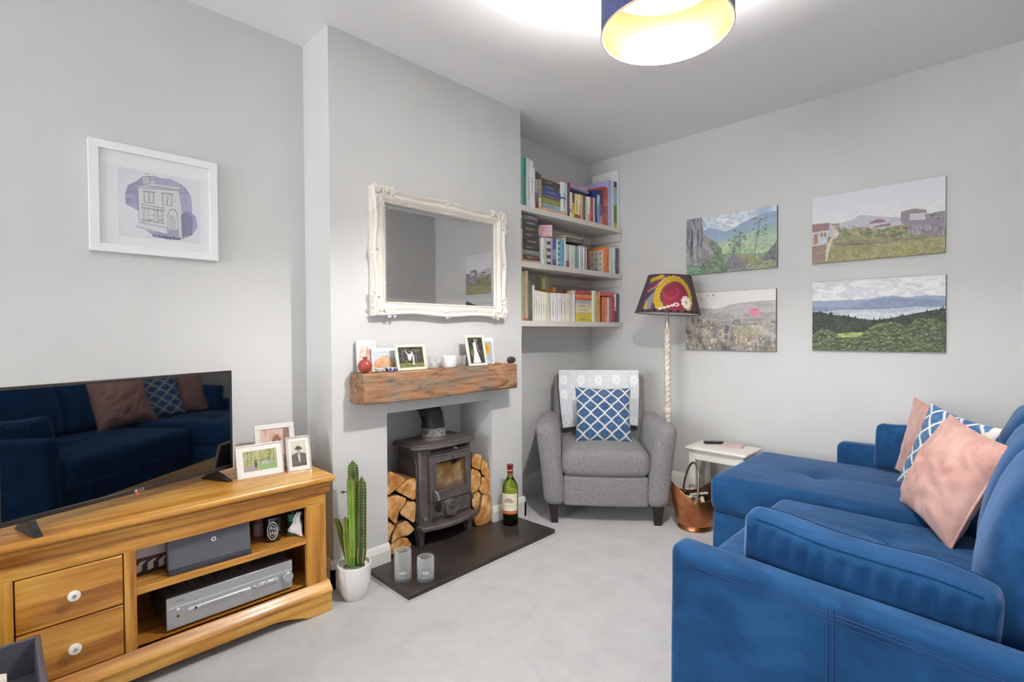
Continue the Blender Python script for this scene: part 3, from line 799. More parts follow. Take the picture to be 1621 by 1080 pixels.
for s_ in (-1, 1):
    y_ = s_ * 0.292
    MB().add([(-0.075, y_ - 0.011, 0), (-0.075, y_ + 0.011, 0), (0.075, y_ + 0.011 + 0.012 * s_, 0), (0.075, y_ - 0.011 + 0.012 * s_, 0),
              (-0.075, y_ - 0.009, 0.006), (-0.075, y_ + 0.009, 0.006), (0.075, y_ + 0.009 + 0.012 * s_, 0.005), (0.075, y_ - 0.009 + 0.012 * s_, 0.005),
              (-0.016, y_ - 0.010, 0.038), (-0.016, y_ + 0.010, 0.038), (0.0, y_ + 0.010, 0.038), (0.0, y_ - 0.010, 0.038)],
             [(0, 1, 2, 3), (4, 8, 9, 5), (8, 11, 10, 9), (11, 7, 6, 10), (0, 4, 5, 1), (3, 2, 6, 7), (0, 3, 7, 11, 8, 4), (1, 5, 9, 10, 6, 2)]).build('foot', blk, tv, bevel=0.001)
lgm = mat('logo silver', 'dcd8d4', 0.3, 0.5)
text_mesh('logo_letters', 'LG', 0.014, lgm, tv, frame_axes((0.0034, 0.006, TZ0 + 0.008), (0, 1, 0), (0, 0, 1)), 0.0003, align='LEFT')
MB().lathe([(0.0052, 0), (0.0052, 0.0006)], (0, 0, 0), 18).xf(RX).build('logo_disc', lgm, tv, loc=(0.003, -0.003, TZ0 + 0.008))
MB().box(0.003, 0.0045, -0.002, 0.004, TZ0 - 0.004, TZ0 + 0.001).build('standby_light', mat('red led', '5a0a0a', 0.4, emit='ff3020', emit_s=1.5), tv)

# =================================================================== THINGS IN THE CABINET
# hi-fi amplifier
silver = mat('silver aluminium', 'b7b8bb', 0.35, 0.55)
grey_case = mat('grey metal case', '56585d', 0.5, 0.3)
AX, AY0, AY1, AZ0 = -2.085, 0.412, 0.846, 0.122
amp = thing('hifi_amplifier', 'silver hi-fi amplifier with round volume knob in the cabinet', 'amplifier', (-2.23, 0.629, AZ0))
for y_ in (AY0 + 0.05, AY1 - 0.05):
    for x_ in (AX - 0.05, AX - 0.26):
        MB().lathe([(0.016, 0), (0.018, 0.013)], (x_, y_, AZ0), 14).build('foot', blk, amp, ws=True)
MB().box(AX - 0.30, AX - 0.006, AY0 + 0.003, AY1 - 0.003, AZ0 + 0.012, AZ0 + 0.118).build('case', grey_case, amp, ws=True, bevel=0.003)
MB().box(AX - 0.008, AX, AY0, AY1, AZ0 + 0.010, AZ0 + 0.120).build('front_panel', silver, amp, ws=True, bevel=0.0015)
MB().box(AX - 0.002, AX + 0.0015, AY0 + 0.001, AY1 - 0.001, AZ0 + 0.082, AZ0 + 0.085).build('panel_line', mat('light silver', 'dfe0e2', 0.3, 0.4), amp, ws=True)
for i in range(6):
    y_ = AY0 + 0.045 + i * 0.045
    MB().box(AX - 0.25, AX - 0.06, y_, y_ + 0.032, AZ0 + 0.1165, AZ0 + 0.1188).build('vent_plate', mat('vent grey', '6d6f74', 0.5, 0.3), amp, ws=True)
bar = MB()
bar.soft(AX, AX + 0.006, AY0 + 0.062, AY0 + 0.275, AZ0 + 0.056, AZ0 + 0.068, 0.0055, step=0.05)
bo = bar.build('button_bar', mat('light silver', 'dfe0e2', 0.3, 0.4), amp, ws=True, smooth=50)
for i in range(12):
    y_ = AY0 + 0.105 + i * 0.0125
    MB().box(AX + 0.005, AX + 0.0085, y_, y_ + 0.009, AZ0 + 0.0585, AZ0 + 0.0655).build('button', silver, bo, ws=True)
MB().ball((AX + 0.006, AY0 + 0.088, AZ0 + 0.062), 0.0048, 10, 6, (0.4, 1, 1)).build('sensor_window', blk, bo, ws=True)
MB().soft(AX, AX + 0.004, AY0 + 0.285, AY0 + 0.378, AZ0 + 0.056, AZ0 + 0.070, 0.0038, step=0.05).build('knob_bar', mat('light silver', 'dfe0e2', 0.3, 0.4), amp, ws=True, smooth=50)
for y_, r_, l_ in ((AY0 + 0.298, 0.010, 0.014), (AY0 + 0.332, 0.009, 0.014), (AY0 + 0.368, 0.008, 0.012), (AY0 + 0.410, 0.020, 0.022)):
    MB().lathe([(r_, 0), (r_, l_ - 0.002), (r_ - 0.002, l_), (0, l_)], (0, 0, 0), 28, cap1=False).xf(RX).build('volume_knob' if r_ > 0.015 else 'knob', silver, amp, smooth=40, loc=(AX + 2.23, y_ - 0.629, 0.063))
MB().ball((AX + 0.002, AY0 + 0.034, AZ0 + 0.074), 0.007, 12, 8, (0.7, 1, 1)).build('power_button', mat('light silver', 'dfe0e2', 0.3, 0.4), amp, ws=True)
MB().box(AX - 0.001, AX + 0.001, AY0 + 0.028, AY0 + 0.040, AZ0 + 0.046, AZ0 + 0.056).build('headphone_socket', mat('brass socket', 'b39a55', 0.4, 0.6), amp, ws=True)
MB().lathe([(0.0035, 0), (0.0035, 0.001)], (0, 0, 0), 12).xf(RX).build('socket_hole', blk, amp, loc=(AX + 0.001 + 2.23, AY0 + 0.034 - 0.629, 0.051))
text_mesh('maker_letters', 'NAD', 0.012, mat('grey print', '77787c', 0.5), amp, frame_axes((AX + 0.0006 + 2.23, AY0 + 0.042 - 0.629, 0.103), (0, 1, 0), (0, 0, 1)), 0.0002, spacing=1.25)

# grey streaming box leaning back a little
SB = thing('media_streamer', 'flat slate grey media box with a small ring logo on the cabinet shelf', 'media box', (-2.125, 0.553, 0.324), rot=(0, 0, math.radians(-2)))
lean = Matrix.Rotation(math.radians(-7), 4, 'Y')
MB().box(-0.035, 0.0, -0.133, 0.134, 0.016, 0.122).xf(Matrix.Translation((0.052, 0, 0)) @ lean).build('body', mat('slate grey plastic', '5d5e66', 0.35), SB, bevel=0.004)
MB().box(-0.06, -0.002, -0.133, 0.134, 0.0, 0.018).xf(Matrix.Translation((0.058, 0, 0))).build('base', mat('dark slate plastic', '33353c', 0.4), SB, bevel=0.003)
rg = MB()
rg.grid(lambda u, v: (0.0005 + 0.0012 * math.sin(math.pi * v), (0.0045 + 0.0035 * v) * math.cos(2 * math.pi * u), (0.0045 + 0.0035 * v) * math.sin(2 * math.pi * u)), 24, 5, close_u=True, flip=True)
rg.xf(Matrix.Translation((0.052, 0, 0)) @ lean @ Matrix.Translation((0, 0.010, 0.090))).build('ring_logo', mat('white print', 'f2f2f0', 0.4), SB, smooth=60)

# box with a tumbling-block pattern
bx = Pic(72, 48, 'd6d5d6')
bx.rect(0, 0, 1, 0.43, '2c1c26'); bx.rect(0, 0.36, 1, 0.46, '5b2a44'); bx.rect(0, 0, 1, 0.06, '3a1a12')
for i in range(7):
    x_ = i * 0.165 - 0.1
    bx.poly([(x_, 0.06), (x_, 0.27), (x_ + 0.085, 0.36), (x_ + 0.165, 0.36), (x_ + 0.085, 0.27), (x_ + 0.085, 0.10)], 'd9d6cf')
    bx.poly([(x_ + 0.085, 0.10), (x_ + 0.085, 0.27), (x_ + 0.165, 0.36), (x_ + 0.165, 0.20)], '20242c')
bx.ell(0.80, 0.88, 0.085, 0.13, '5d2340'); bx.line([(0.80, 0.78), (0.80, 0.70)], 0.02, '5d2340')
for i in range(7): bx.rect(0.66 + i * 0.042, 0.62, 0.66 + i * 0.042 + 0.028, 0.655, '9a98a4', 0.8)
gb = thing('games_box', 'white box printed with black and white blocks on the cabinet shelf', 'box', (-2.27, 0.425, 0.324))
MB().box(-0.10, 0.10, -0.095, 0.10, 0, 0.126).build('carton', mat('white card', 'd6d5d6', 0.6), gb, bevel=0.001)
panel('printed_front', bx, (0.1006, -0.095, 0.0), (0, 0.195, 0), (0, 0, 0.126), vcmat('printed card', 0.5), gb)

# candle jar
q = at(433, 856, 'z', 0.324)
cj = thing('candle_jar', 'black glass candle jar with a white oval label in the cabinet', 'candle', (q.x - 0.012, q.y, 0.324))
jr = 0.034
MB().lathe([(0.001, 0), (jr * 0.92, 0), (jr, 0.006), (jr, 0.098), (jr * 0.96, 0.100), (jr * 0.93, 0.097), (jr * 0.93, 0.075), (0.001, 0.075)], (0, 0, 0), 40, cap0=False, cap1=False).build('jar', mat('black glass', '08080a', 0.06, coat=1), cj, smooth=40)
MB().lathe([(jr * 0.92, 0.07), (jr * 0.92, 0.078), (0.001, 0.079)], (0, 0, 0), 30, cap0=False, cap1=False).build('wax', wax, cj, smooth=40)
ja = math.atan2(CPOS.y - q.y, CPOS.x - q.x) + 0.05
def on_jar(a, z, k_=1.006): return ((jr * k_) * math.cos(ja + a), (jr * k_) * math.sin(ja + a), z)
white_pr = mat('white print', 'f2f2f0', 0.4)
ov = MB()
for (ra, rz, wv) in ((0.62, 0.036, 0.10), (0.40, 0.024, 0.05)):
    ov.grid(lambda u, v, ra=ra, rz=rz, wv=wv: on_jar((ra - wv * v) * math.cos(2 * math.pi * u), 0.048 + (rz - wv * 0.03 * v) * math.sin(2 * math.pi * u)), 48, 2, close_u=True)
ov.build('label_border', white_pr, cj, smooth=60)
for txt, a_, z_ in (('B', -0.14, 0.058), ('A', 0.14, 0.056), ('I', -0.20, 0.040), ('E', 0.0, 0.039), ('S', 0.20, 0.039)):
    P_ = Vector(on_jar(a_, z_)); nn = Vector((math.cos(ja + a_), math.sin(ja + a_), 0))
    text_mesh('label_letter', txt, 0.014, white_pr, cj, frame_axes(P_, Vector((0, 0, 1)).cross(nn), (0, 0, 1)), 0.0002)
# pink bottle behind it
q = at(410, 848, 'z', 0.324)
pb = thing('pink_bottle', 'small pink bottle with pale label behind the candle jar', 'bottle', (q.x, q.y, 0.324))
MB().lathe([(0.001, 0), (0.022, 0), (0.023, 0.004), (0.023, 0.056), (0.021, 0.060), (0.021, 0.105), (0.001, 0.106)], (0, 0, 0), 24, cap0=False, cap1=False).build('bottle_body', mat('rose plastic', 'a8687c', 0.4), pb, smooth=40)
MB().lathe([(0.0234, 0.006), (0.0234, 0.054)], (0, 0, 0), 24, cap0=False, cap1=False).build('label', mat('pale pink label', 'd0b9c0', 0.6), pb, smooth=40)
# green tin
q = at(466, 842, 'z', 0.324)
gt = thing('green_tin', 'dark green patterned tin with lid on the cabinet shelf', 'tin', (q.x, q.y, 0.324))
tp = Pic(60, 40, '1f4a3a'); tp.tex(np.ones_like(tp.u), ['10241f', '1f5a44', '2f8a66', '7fb59a', '16302a'], 9, 6, 5, 3, 2.4)
tp.rect(0.48, 0.35, 0.62, 0.62, 'd9dcd6', 0.8)
panel('printed_side', tp, (0, 0, 0), (0, 0, 0), (0, 0, 0), vcmat('printed tin', 0.35), gt, fn=lambda u, v: (0.036 * math.cos(u * 2 * math.pi + ja - math.pi), 0.036 * math.sin(u * 2 * math.pi + ja - math.pi), 0.088 * v))
MB().lathe([(0.0375, 0.086), (0.0375, 0.104), (0.034, 0.107), (0.001, 0.108)], (0, 0, 0), 28, cap1=False).build('lid', mat('black lid', '101314', 0.4), gt, smooth=40)
MB().lathe([(0.0355, 0.0), (0.0355, 0.002)], (0, 0, 0), 28).build('tin_base', mat('black lid', '101314', 0.4), gt, smooth=40)
# white cloth draped at the end of the shelf
wc = MB()
wc.grid(lambda u, v: (-2.078 - 0.050 * (1 - v) * (1 - u) - 0.02 * v + 0.006 * math.sin(u * 9 + v * 3), 0.8915 - (0.045 - 0.030 * v) * (1 - u) - 0.002 * (1 + math.sin(v * 11)), 0.3262 + 0.098 * v + 0.022 * (1 - u) * (1 - v)), 14, 14)
o = wc.build('cloth', mat('white cotton', 'e8e8ea', 0.9), bevel=0, smooth=80)
sm = o.modifiers.new('thickness', 'SOLIDIFY'); sm.thickness = 0.004
tag(o, 'crumpled white cotton cloth at the end of the cabinet shelf', 'cloth')

# =================================================================== PHOTO FRAMES ON THE CABINET
whitef = mat('white frame paint', 'e6e3dd', 0.4)
silverf = mat('silver frame', 'c9c4bd', 0.3, 0.7)
def photo_frame(name, label, bl, br, hgt, border, pic, fm, group=None, tiltdeg=14, base_z=0.573, mount=None, depth=0.012, cat='photo frame'):
    """bl, br: bottom corners (x, y) seen left to right; leans back"""
    bl, br = Vector((*bl, 0)), Vector((*br, 0))
    w = (br - bl).length
    rz = math.atan2(br.y - bl.y, br.x - bl.x) - math.pi / 2
    t = thing(name, label, cat, ((bl.x + br.x) / 2, (bl.y + br.y) / 2, base_z), rz, group)
    M = Matrix.Rotation(math.radians(-tiltdeg), 4, 'Y')
    b = border
    m_ = MB()
    m_.box(-depth, 0, -w / 2, w / 2, 0, b).box(-depth, 0, -w / 2, w / 2, hgt - b, hgt).box(-depth, 0, -w / 2, -w / 2 + b, b, hgt - b).box(-depth, 0, w / 2 - b, w / 2, b, hgt - b)
    m_.xf(M).build('border', fm, t, bevel=0.0015)
    MB().box(-depth + 0.001, -depth + 0.004, -w / 2 + b * 0.6, w / 2 - b * 0.6, b * 0.6, hgt - b * 0.6).xf(M).build('backing', mat('frame backing', '6b5a48', 0.8), t)
    mo = mount or 0
    if mo:
        MB().box(-depth + 0.004, -0.004, -w / 2 + b * 0.8, w / 2 - b * 0.8, b * 0.8, hgt - b * 0.8).xf(M).build('mount', mat('white mount card', 'eceae6', 0.7), t)
    i = b + mo
    x_ = -0.0034 if mo else -0.005
    p_ = panel('photograph', pic, M @ Vector((x_, -w / 2 + i, i)), M.to_3x3() @ Vector((0, w - 2 * i, 0)), M.to_3x3() @ Vector((0, 0, hgt - 2 * i)), vcmat('photo print', 0.25, coat=0.3), t)
    # strut
    top = M @ Vector((-depth, 0, hgt * 0.62))
    MB().prism([(top.x, top.z), (top.x - 0.004, top.z), (top.x - hgt * 0.26, 0.0), (top.x - hgt * 0.26 + 0.01, 0.0)][::-1] if False else [(top.z, top.x), (top.z, top.x - 0.004), (0.0, top.x - hgt * 0.24), (0.0, top.x - hgt * 0.24 + 0.008)], 'y', -0.018, 0.018).build('strut', mat('frame backing', '6b5a48', 0.8), t)
    return t
# woodland photograph
wp = Pic(70, 40, '9aa07a')
wp.tex(np.ones_like(wp.u), ['6f7d4a', '9fa86a', 'c2bd8c', '8a9560', 'b9b58e'], 12, 8, 2)
wp.poly([(0.42, 0.0), (1, 0.0), (1, 0.33), (0.45, 0.30)], '8fae74'); wp.poly([(0.5, 0.26), (1, 0.30), (1, 0.38), (0.5, 0.36)], 'a9b4bd')
wp.poly([(0, 0), (0.42, 0), (0.30, 0.30), (0, 0.25)], 'a59a94')
for x_ in (0.12, 0.22, 0.5, 0.78, 0.9): wp.line([(x_, 0.3), (x_ + 0.02, 1)], 0.022, '7a6a50', 0.8)
wp.ell(0.36, 0.30, 0.035, 0.20, '4a4a55'); wp.ell(0.36, 0.50, 0.022, 0.05, '5b4f50')
photo_frame('photo_frame', 'white landscape photo frame with a woodland picture on the cabinet', (-2.227, 0.690), (-2.214, 0.872), 0.135, 0.006, wp, whitef, 'photo frames on the cabinet', mount=0.020)
# black and white portrait with a hat
bp = Pic(44, 64, 'cfcabb')
bp.tex(np.ones_like(bp.u), ['c9c4b4', 'd6d1c2', 'c0bbac'], 3, 3, 4)
bp.tex(((bp.v < 0.46 + 0.08 * np.sin(bp.u * 3.1)) & (bp.v > 0)).astype(float), ['55524c', '6d6a63', '45423d'], 12, 12, 8)
bp.poly([(0.42, 0.46), (0.58, 0.46), (0.55, 0.18), (0.50, 0.12)], 'd9d6cd'); bp.ell(0.50, 0.58, 0.12, 0.115, 'a59f93'); bp.ell(0.50, 0.69, 0.27, 0.055, '4a4742'); bp.ell(0.48, 0.74, 0.17, 0.06, '4f4c46')
photo_frame('photo_frame', 'silver portrait frame with a black and white figure in a hat', (-2.188, 0.876), (-2.176, 0.976), 0.150, 0.007, bp, silverf, 'photo frames on the cabinet', mount=0.013)
# reddish portrait behind
rp = Pic(60, 44, 'd9b7a6'); rp.tex(np.ones_like(rp.u), ['d4ab98', 'e2c8ba', 'cfa08c'], 5, 5, 3)
rp.ell(0.55, 0.45, 0.20, 0.42, '9a5a4a', soft=0.4); rp.ell(0.55, 0.40, 0.13, 0.30, 'd9a08a', soft=0.4); rp.rect(0.78, 0.3, 1, 1, '7a5a52', 0.7)
photo_frame('photo_frame', 'cream photo frame with a reddish portrait, behind the other two frames', (-2.315, 0.795), (-2.300, 0.960), 0.195, 0.022, rp, whitef, 'photo frames on the cabinet', tiltdeg=12)

# open dark box in front of the cabinet
ob = thing('storage_box', 'open dark grey storage box on the floor beside the cabinet', 'box', (-1.72, -0.14, 0))
gp = mat('dark grey plastic', '55535c', 0.35)
x0, x1, y0, y1, z1 = -1.905, -1.55, -0.36, 0.083, 0.342
MB().box(x0, x1, y0, y1, 0, 0.245).build('base', gp, ob, ws=True, bevel=0.004)
for a in ((x0, x0 + 0.010, y0, y1), (x1 - 0.01, x1, y0, y1), (x0, x1, y0, y0 + 0.01), (x0, x1, y1 - 0.012, y1)):
    MB().box(*a, 0.24, z1).build('side', gp, ob, ws=True, bevel=0.003)
rl = MB()
rl.grid(lambda u, v: (-1.76 + 0.045 * math.cos(2 * math.pi * u) * (1 - 0.25 * (2 * v - 1) ** 4), -0.22 + 0.235 * v, 0.292 + 0.044 * math.sin(2 * math.pi * u) * (1 - 0.25 * (2 * v - 1) ** 4) + 0.004 * math.sin(u * 40)), 48, 16, close_u=True)
rl.f.append(tuple(range(48))); rl.f.append(tuple(range(48 * 15, 48 * 16))[::-1])
tag(rl.build('rolled_towel', mat('cream towelling', 'e3ddd0', 0.95, bump=(150, 0.6)), smooth=60), 'rolled cream towel lying inside the dark storage box', 'towel')

# =================================================================== MANTEL BEAM AND ITS THINGS
beam_m, nt, b = _new('weathered beam')
v1 = _coords(nt, (1, 0.10, 1), False); v2 = _coords(nt, (0.6, 0.45, 1), False)
g1 = _noise(nt, v1, 42, 8, 0.68, 0.8); g2 = _noise(nt, v2, 6.5, 5, 0.6, 1.4); g3 = _noise(nt, _coords(nt, (1, 0.25, 1), False), 13, 6, 0.7, 2.0)
ca_ = _ramp(nt, g2, [(0.36, hx('8f8272')), (0.47, hx('a6846a')), (0.56, hx('b07e58')), (0.68, hx('a59180'))])
cb_ = _ramp(nt, g1, [(0.34, (0.30, 0.27, 0.25)), (0.5, (0.78, 0.76, 0.74)), (0.64, (1.15, 1.12, 1.08))])
cd_ = _ramp(nt, g3, [(0.33, (0.42, 0.34, 0.28)), (0.45, (1, 1, 1)), (0.7, (1.05, 1.05, 1.05))])
q1 = nt.nodes.new('ShaderNodeMix'); q1.data_type = 'RGBA'; q1.blend_type = 'MULTIPLY'; q1.inputs[0].default_value = 0.85
nt.links.new(ca_, q1.inputs[6]); nt.links.new(cb_, q1.inputs[7])
q2 = nt.nodes.new('ShaderNodeMix'); q2.data_type = 'RGBA'; q2.blend_type = 'MULTIPLY'; q2.inputs[0].default_value = 0.9
nt.links.new(q1.outputs[2], q2.inputs[6]); nt.links.new(cd_, q2.inputs[7]); nt.links.new(q2.outputs[2], b.inputs['Base Color'])
b.inputs['Roughness'].default_value = 0.85
_bump(nt, g1, 0.6, 0.006, b)
MZ = 0.985
bm = MB()
def beamfn(p):
    n1 = mnoise.noise(Vector((p.x * 9, p.y * 2.5, p.z * 9))); n2 = mnoise.noise(Vector((p.x * 30, p.y * 9, p.z * 30 + 7)))
    p = p.copy()
    edge = 0.0 if p.x < XC + 0.02 else 1.0
    if p.z > MZ - 0.01: p.z += 0.0015 * n1 - 0.001
    else: p.z += 0.010 * n1 * edge
    p.x += (0.006 * n1 + 0.0025 * n2) * edge
    if p.y < 1.18: p.y += 0.004 * n2 + (0.035 if p.x < XC + 0.03 else 0) * 0
    return p
bm.soft(XC, -2.060, 1.166, 2.166, 0.840, MZ, 0.010, beamfn, step=0.02, k=3)
tag(bm.build('mantel_beam', beam_m, smooth=60), 'rough weathered oak beam mantel fixed to the chimney breast', 'mantel')

def card(name, label, px0, px1, pt, pb_, xpl, pic, lean_deg=9, group=None):
    """card standing on the beam; edges and top from the photograph, bottom on the beam"""
    a = at(px0, pb_, 'x', xpl); b = at(px1, pb_, 'x', xpl); tz = at((px0 + px1) / 2, pt, 'x', xpl).z
    h_ = tz - MZ; w = b.y - a.y
    t = thing(name, label, 'greeting card', (xpl, (a.y + b.y) / 2, MZ), 0, group)
    M = Matrix.Rotation(math.radians(-lean_deg), 4, 'Y')
    MB().box(-0.0015, 0, -w / 2, w / 2, 0, h_).xf(M).build('front_leaf', mat('white card', 'd6d5d6', 0.6), t)
    MB().box(-0.0015, 0, -w / 2, w / 2, 0, h_).xf(Matrix.Translation((-0.003, 0, 0)) @ Matrix.Rotation(math.radians(-lean_deg - 1.5), 4, 'Y')).build('back_leaf', mat('white card', 'd6d5d6', 0.6), t)
    panel('printed_face', pic, M @ Vector((0.0004, -w / 2, 0)), (0, w, 0), M.to_3x3() @ Vector((0, 0, h_)), vcmat('printed card', 0.5), t)
    return t
c1 = Pic(44, 64, 'f3f2f2')
c1.tex((c1.ellm(0.42, 0.42, 0.40, 0.5, 0.6)), ['e6d9d0', 'd9b8a5', 'e9e2da', 'c9a58f', 'efe6dd'], 6, 6, 11)
c1.poly([(0.30, 0.25), (0.55, 0.88), (0.66, 0.6), (0.6, 0.2)], 'c9a594', 0.6); c1.line([(0.74, 0.80), (0.92, 0.90)], 0.05, '9db0d6', 0.8); c1.ell(0.6, 0.62, 0.14, 0.1, 'd58f7c', 0.6)
card('greeting_card', 'tall white card with a pale peach watercolour on the mantel', 566, 597, 539, 588, -2.165, c1, 5, 'cards on the mantel')
c2 = Pic(60, 48, 'f3f2f2')
c2.rect(0.04, 0.08, 0.98, 0.86, 'c9d2dc'); c2.tex(((c2.v > 0.5) & (c2.v < 0.86) & (c2.u > 0.04)).astype(float), ['b9c6d6', 'd6dde0', 'aebfd0'], 3, 9, 2)
c2.tex(((c2.v < 0.30 + 0.38 * np.sin(np.clip(c2.u * 1.15, 0, 1) * 3.14)) & (c2.v > 0.1) & (c2.u > 0.04)).astype(float), ['c98a55', 'e2b27a', 'd9a58c', 'e8cfae', 'b07a50'], 8, 8, 6)
c2.tex(((c2.v > 0.08) & (c2.v < 0.16) & (c2.u > 0.04)).astype(float), ['6f8f6a', '9ab08a'], 12, 4, 9)
card('greeting_card', 'landscape card with a warm sandy cliff painting on the mantel', 590, 634, 551, 585, -2.150, c2, 6, 'cards on the mantel')
c3 = Pic(36, 56, 'eeeeee'); c3.rect(0.0, 0.0, 0.86, 0.85, 'b2c3cf'); c3.tex((c3.v < 0.3).astype(float) * (c3.u < 0.86), ['9fb4c4', 'c9d6dc'], 5, 5, 2)
c3.ell(0.42, 0.56, 0.36, 0.22, 'e2b13c', soft=0.3); c3.ell(0.40, 0.58, 0.2, 0.12, 'd99a2c', soft=0.4)
card('greeting_card', 'small card with a yellow shape on pale blue on the mantel', 763, 783, 534, 574, -2.160, c3, 6, 'cards on the mantel')

# pomegranate
q = at(578, 580, 'x', -2.105)
pg = thing('pomegranate', 'round red pomegranate at the end of the mantel', 'fruit', (-2.105, q.y, MZ))
pr = 0.0325
MB().ball((0, 0, pr * 0.97), pr, 28, 16, (1, 1, 0.97), fn=lambda d: 1 + 0.02 * math.sin(math.atan2(d.y, d.x) * 6)).build('skin', mat('pomegranate skin', '9a3a30', 0.35, col2='b0503c', nscale=20, coat=0.3), pg, smooth=60)
MB().lathe([(0.008, pr * 1.88), (0.0075, pr * 2.0), (0.010, pr * 2.22), (0.0085, pr * 2.24), (0.005, pr * 2.05)], (0, 0, 0), 18, cap0=False, cap1=True, rfun=lambda a, z: 1 + (0.25 * math.cos(a * 6) if z > pr * 2.1 else 0)).build('crown', mat('pomegranate crown', '7d5a40', 0.8), pg)
# little white dish and a cobalt patterned one
q = at(600, 586, 'x', -2.10)
MBd = MB().lathe([(0.001, 0), (0.012, 0), (0.022, 0.010), (0.0255, 0.017), (0.024, 0.017), (0.020, 0.010), (0.001, 0.004)], (0, 0, 0), 28, cap0=False, cap1=False)
o = MBd.build('trinket_dish', potm, smooth=50, loc=(-2.095, q.y, MZ)); tag(o, 'tiny white trinket dish beside the pomegranate', 'dish')
q = at(618, 584, 'x', -2.10)
bd = thing('patterned_dish', 'tiny dish painted with cobalt blue flowers in front of the landscape card', 'dish', (-2.092, q.y, MZ))
MB().lathe([(0.001, 0), (0.016, 0), (0.026, 0.010), (0.028, 0.018), (0.0265, 0.018), (0.023, 0.010), (0.001, 0.004)], (0, 0, 0), 28, cap0=False, cap1=False).build('dish_body', potm, bd, smooth=50)
cob = mat('cobalt glaze', '2a2f86', 0.3)
for k in range(9):
    a = k * 2 * math.pi / 9
    fl_ = MB()
    for j in range(5):
        b_ = j * 2 * math.pi / 5
        ca = a + 0.13 * math.cos(b_); zc = 0.011 + 0.0042 * math.sin(b_)
        rr = 0.0248 + (zc - 0.010) * 0.3
        fl_.ball((rr * math.cos(ca) * 1.03, rr * math.sin(ca) * 1.03, zc), 0.0032, 8, 5)
    fl_.build('painted_flower', cob, bd, smooth=60)
# picture frames on the beam: scalloped cream
creamf = mat('cream mother of pearl', 'ddd5c4', 0.35, col2='efe9dd', nscale=120)
ph1 = Pic(64, 48, '3a3a33')
ph1.tex(np.ones_like(ph1.u), ['26261f', '3d4232', '57593f', '2f3029', '777a55'], 10, 10, 21)
ph1.tex((ph1.v < 0.22).astype(float), ['6d7048', '8d8f5c', '585b3a'], 10, 10, 3)
for i, x_ in enumerate((0.18, 0.26, 0.36, 0.46, 0.56, 0.64, 0.72, 0.82)):
    ph1.ell(x_, 0.52 + 0.03 * (i % 3), 0.035, 0.26, '4a4450' if i % 2 else '6a6470', 0.85); ph1.ell(x_, 0.80 + 0.03 * (i % 3), 0.02, 0.04, 'b99a8a', 0.9)
ph1.poly([(0.36, 0.66), (0.56, 0.68), (0.48, 0.34), (0.40, 0.36)], 'ece9e6'); ph1.line([(0.54, 0.75), (0.60, 0.55), (0.58, 0.15)], 0.06, 'dcd9d8'); ph1.line([(0.30, 0.8), (0.40, 0.6)], 0.04, 'd9d4d4')
a = at(626, 583, 'x', -2.095); b = at(676, 581, 'x', -2.095); tz = at(651, 546, 'x', -2.10).z
photo_frame('photo_frame', 'landscape cream frame with a wedding group picture on the mantel', (-2.090, a.y + 0.012), (-2.090, b.y), tz - MZ + 0.004, 0.013, ph1, creamf, 'photo frames on the mantel', 12, MZ)
ph2 = Pic(40, 64, '3a3b34')
ph2.tex(np.ones_like(ph2.u), ['23241f', '3a3d33', '50523c', '30322b'], 6, 9, 31)
ph2.ell(0.22, 0.42, 0.1, 0.2, '7d8a3a', 0.8, 0.6); ph2.poly([(0.34, 0.80), (0.52, 0.86), (0.56, 0.5), (0.74, 0.02), (0.22, 0.02), (0.36, 0.45)], 'ece9ec')
ph2.poly([(0.54, 0.86), (0.70, 0.80), (0.88, 0.02), (0.74, 0.02), (0.60, 0.45)], '3f3c44'); ph2.line([(0.58, 0.82), (0.70, 0.45)], 0.06, 'b08a80', 0.8); ph2.ell(0.47, 0.91, 0.07, 0.05, 'b0907a'); ph2.ell(0.62, 0.91, 0.06, 0.05, 'a98874')
a = at(740, 576, 'x', -2.095); b = at(771, 574, 'x', -2.095); tz = at(752, 531, 'x', -2.10).z
photo_frame('photo_frame', 'portrait cream frame with a wedding couple picture on the mantel', (-2.090, a.y + 0.012), (-2.090, b.y + 0.002), tz - MZ + 0.004, 0.013, ph2, creamf, 'photo frames on the mantel', 12, MZ)
# glasses and pot
def tumbler(px, xpl, r, hgt, label, candle):
    q = at(px, 578, 'x', xpl)
    t = thing('clear_tumbler', label, 'glass', (xpl, q.y, MZ))
    MB().lathe([(0.001, 0), (r * 0.8, 0), (r * 0.84, 0.004), (r, hgt), (r - 0.002, hgt), (r * 0.80, 0.008), (0.001, 0.008)], (0, 0, 0), 36, cap0=False, cap1=False).build('tumbler', clear, t, smooth=50)
    if candle:
        MB().lathe([(0.001, 0.009), (0.010, 0.009), (0.0105, 0.026), (0.001, 0.0265)], (0, 0, 0), 18, cap0=False, cap1=False).build('candle_stub', wax, t, smooth=40)
tumbler(686, -2.110, 0.026, 0.060, 'clear tumbler with a candle stub next to the landscape frame', True)
tumbler(731, -2.135, 0.024, 0.058, 'empty clear tumbler beside the portrait frame on the mantel', False)
q = at(711, 578, 'x', -2.105)
wpot = thing('ceramic_pot', 'small white ceramic pot with two dots in the mantel centre', 'pot', (-2.105, q.y, MZ))
MB().lathe([(0.001, 0), (0.034, 0), (0.038, 0.004), (0.041, 0.030), (0.041, 0.060), (0.0385, 0.060), (0.037, 0.05), (0.001, 0.048)], (0, 0, 0), 36, cap0=False, cap1=False).build('pot_body', potm, wpot, smooth=40)
pa = math.atan2(CPOS.y - q.y, CPOS.x + 2.105)
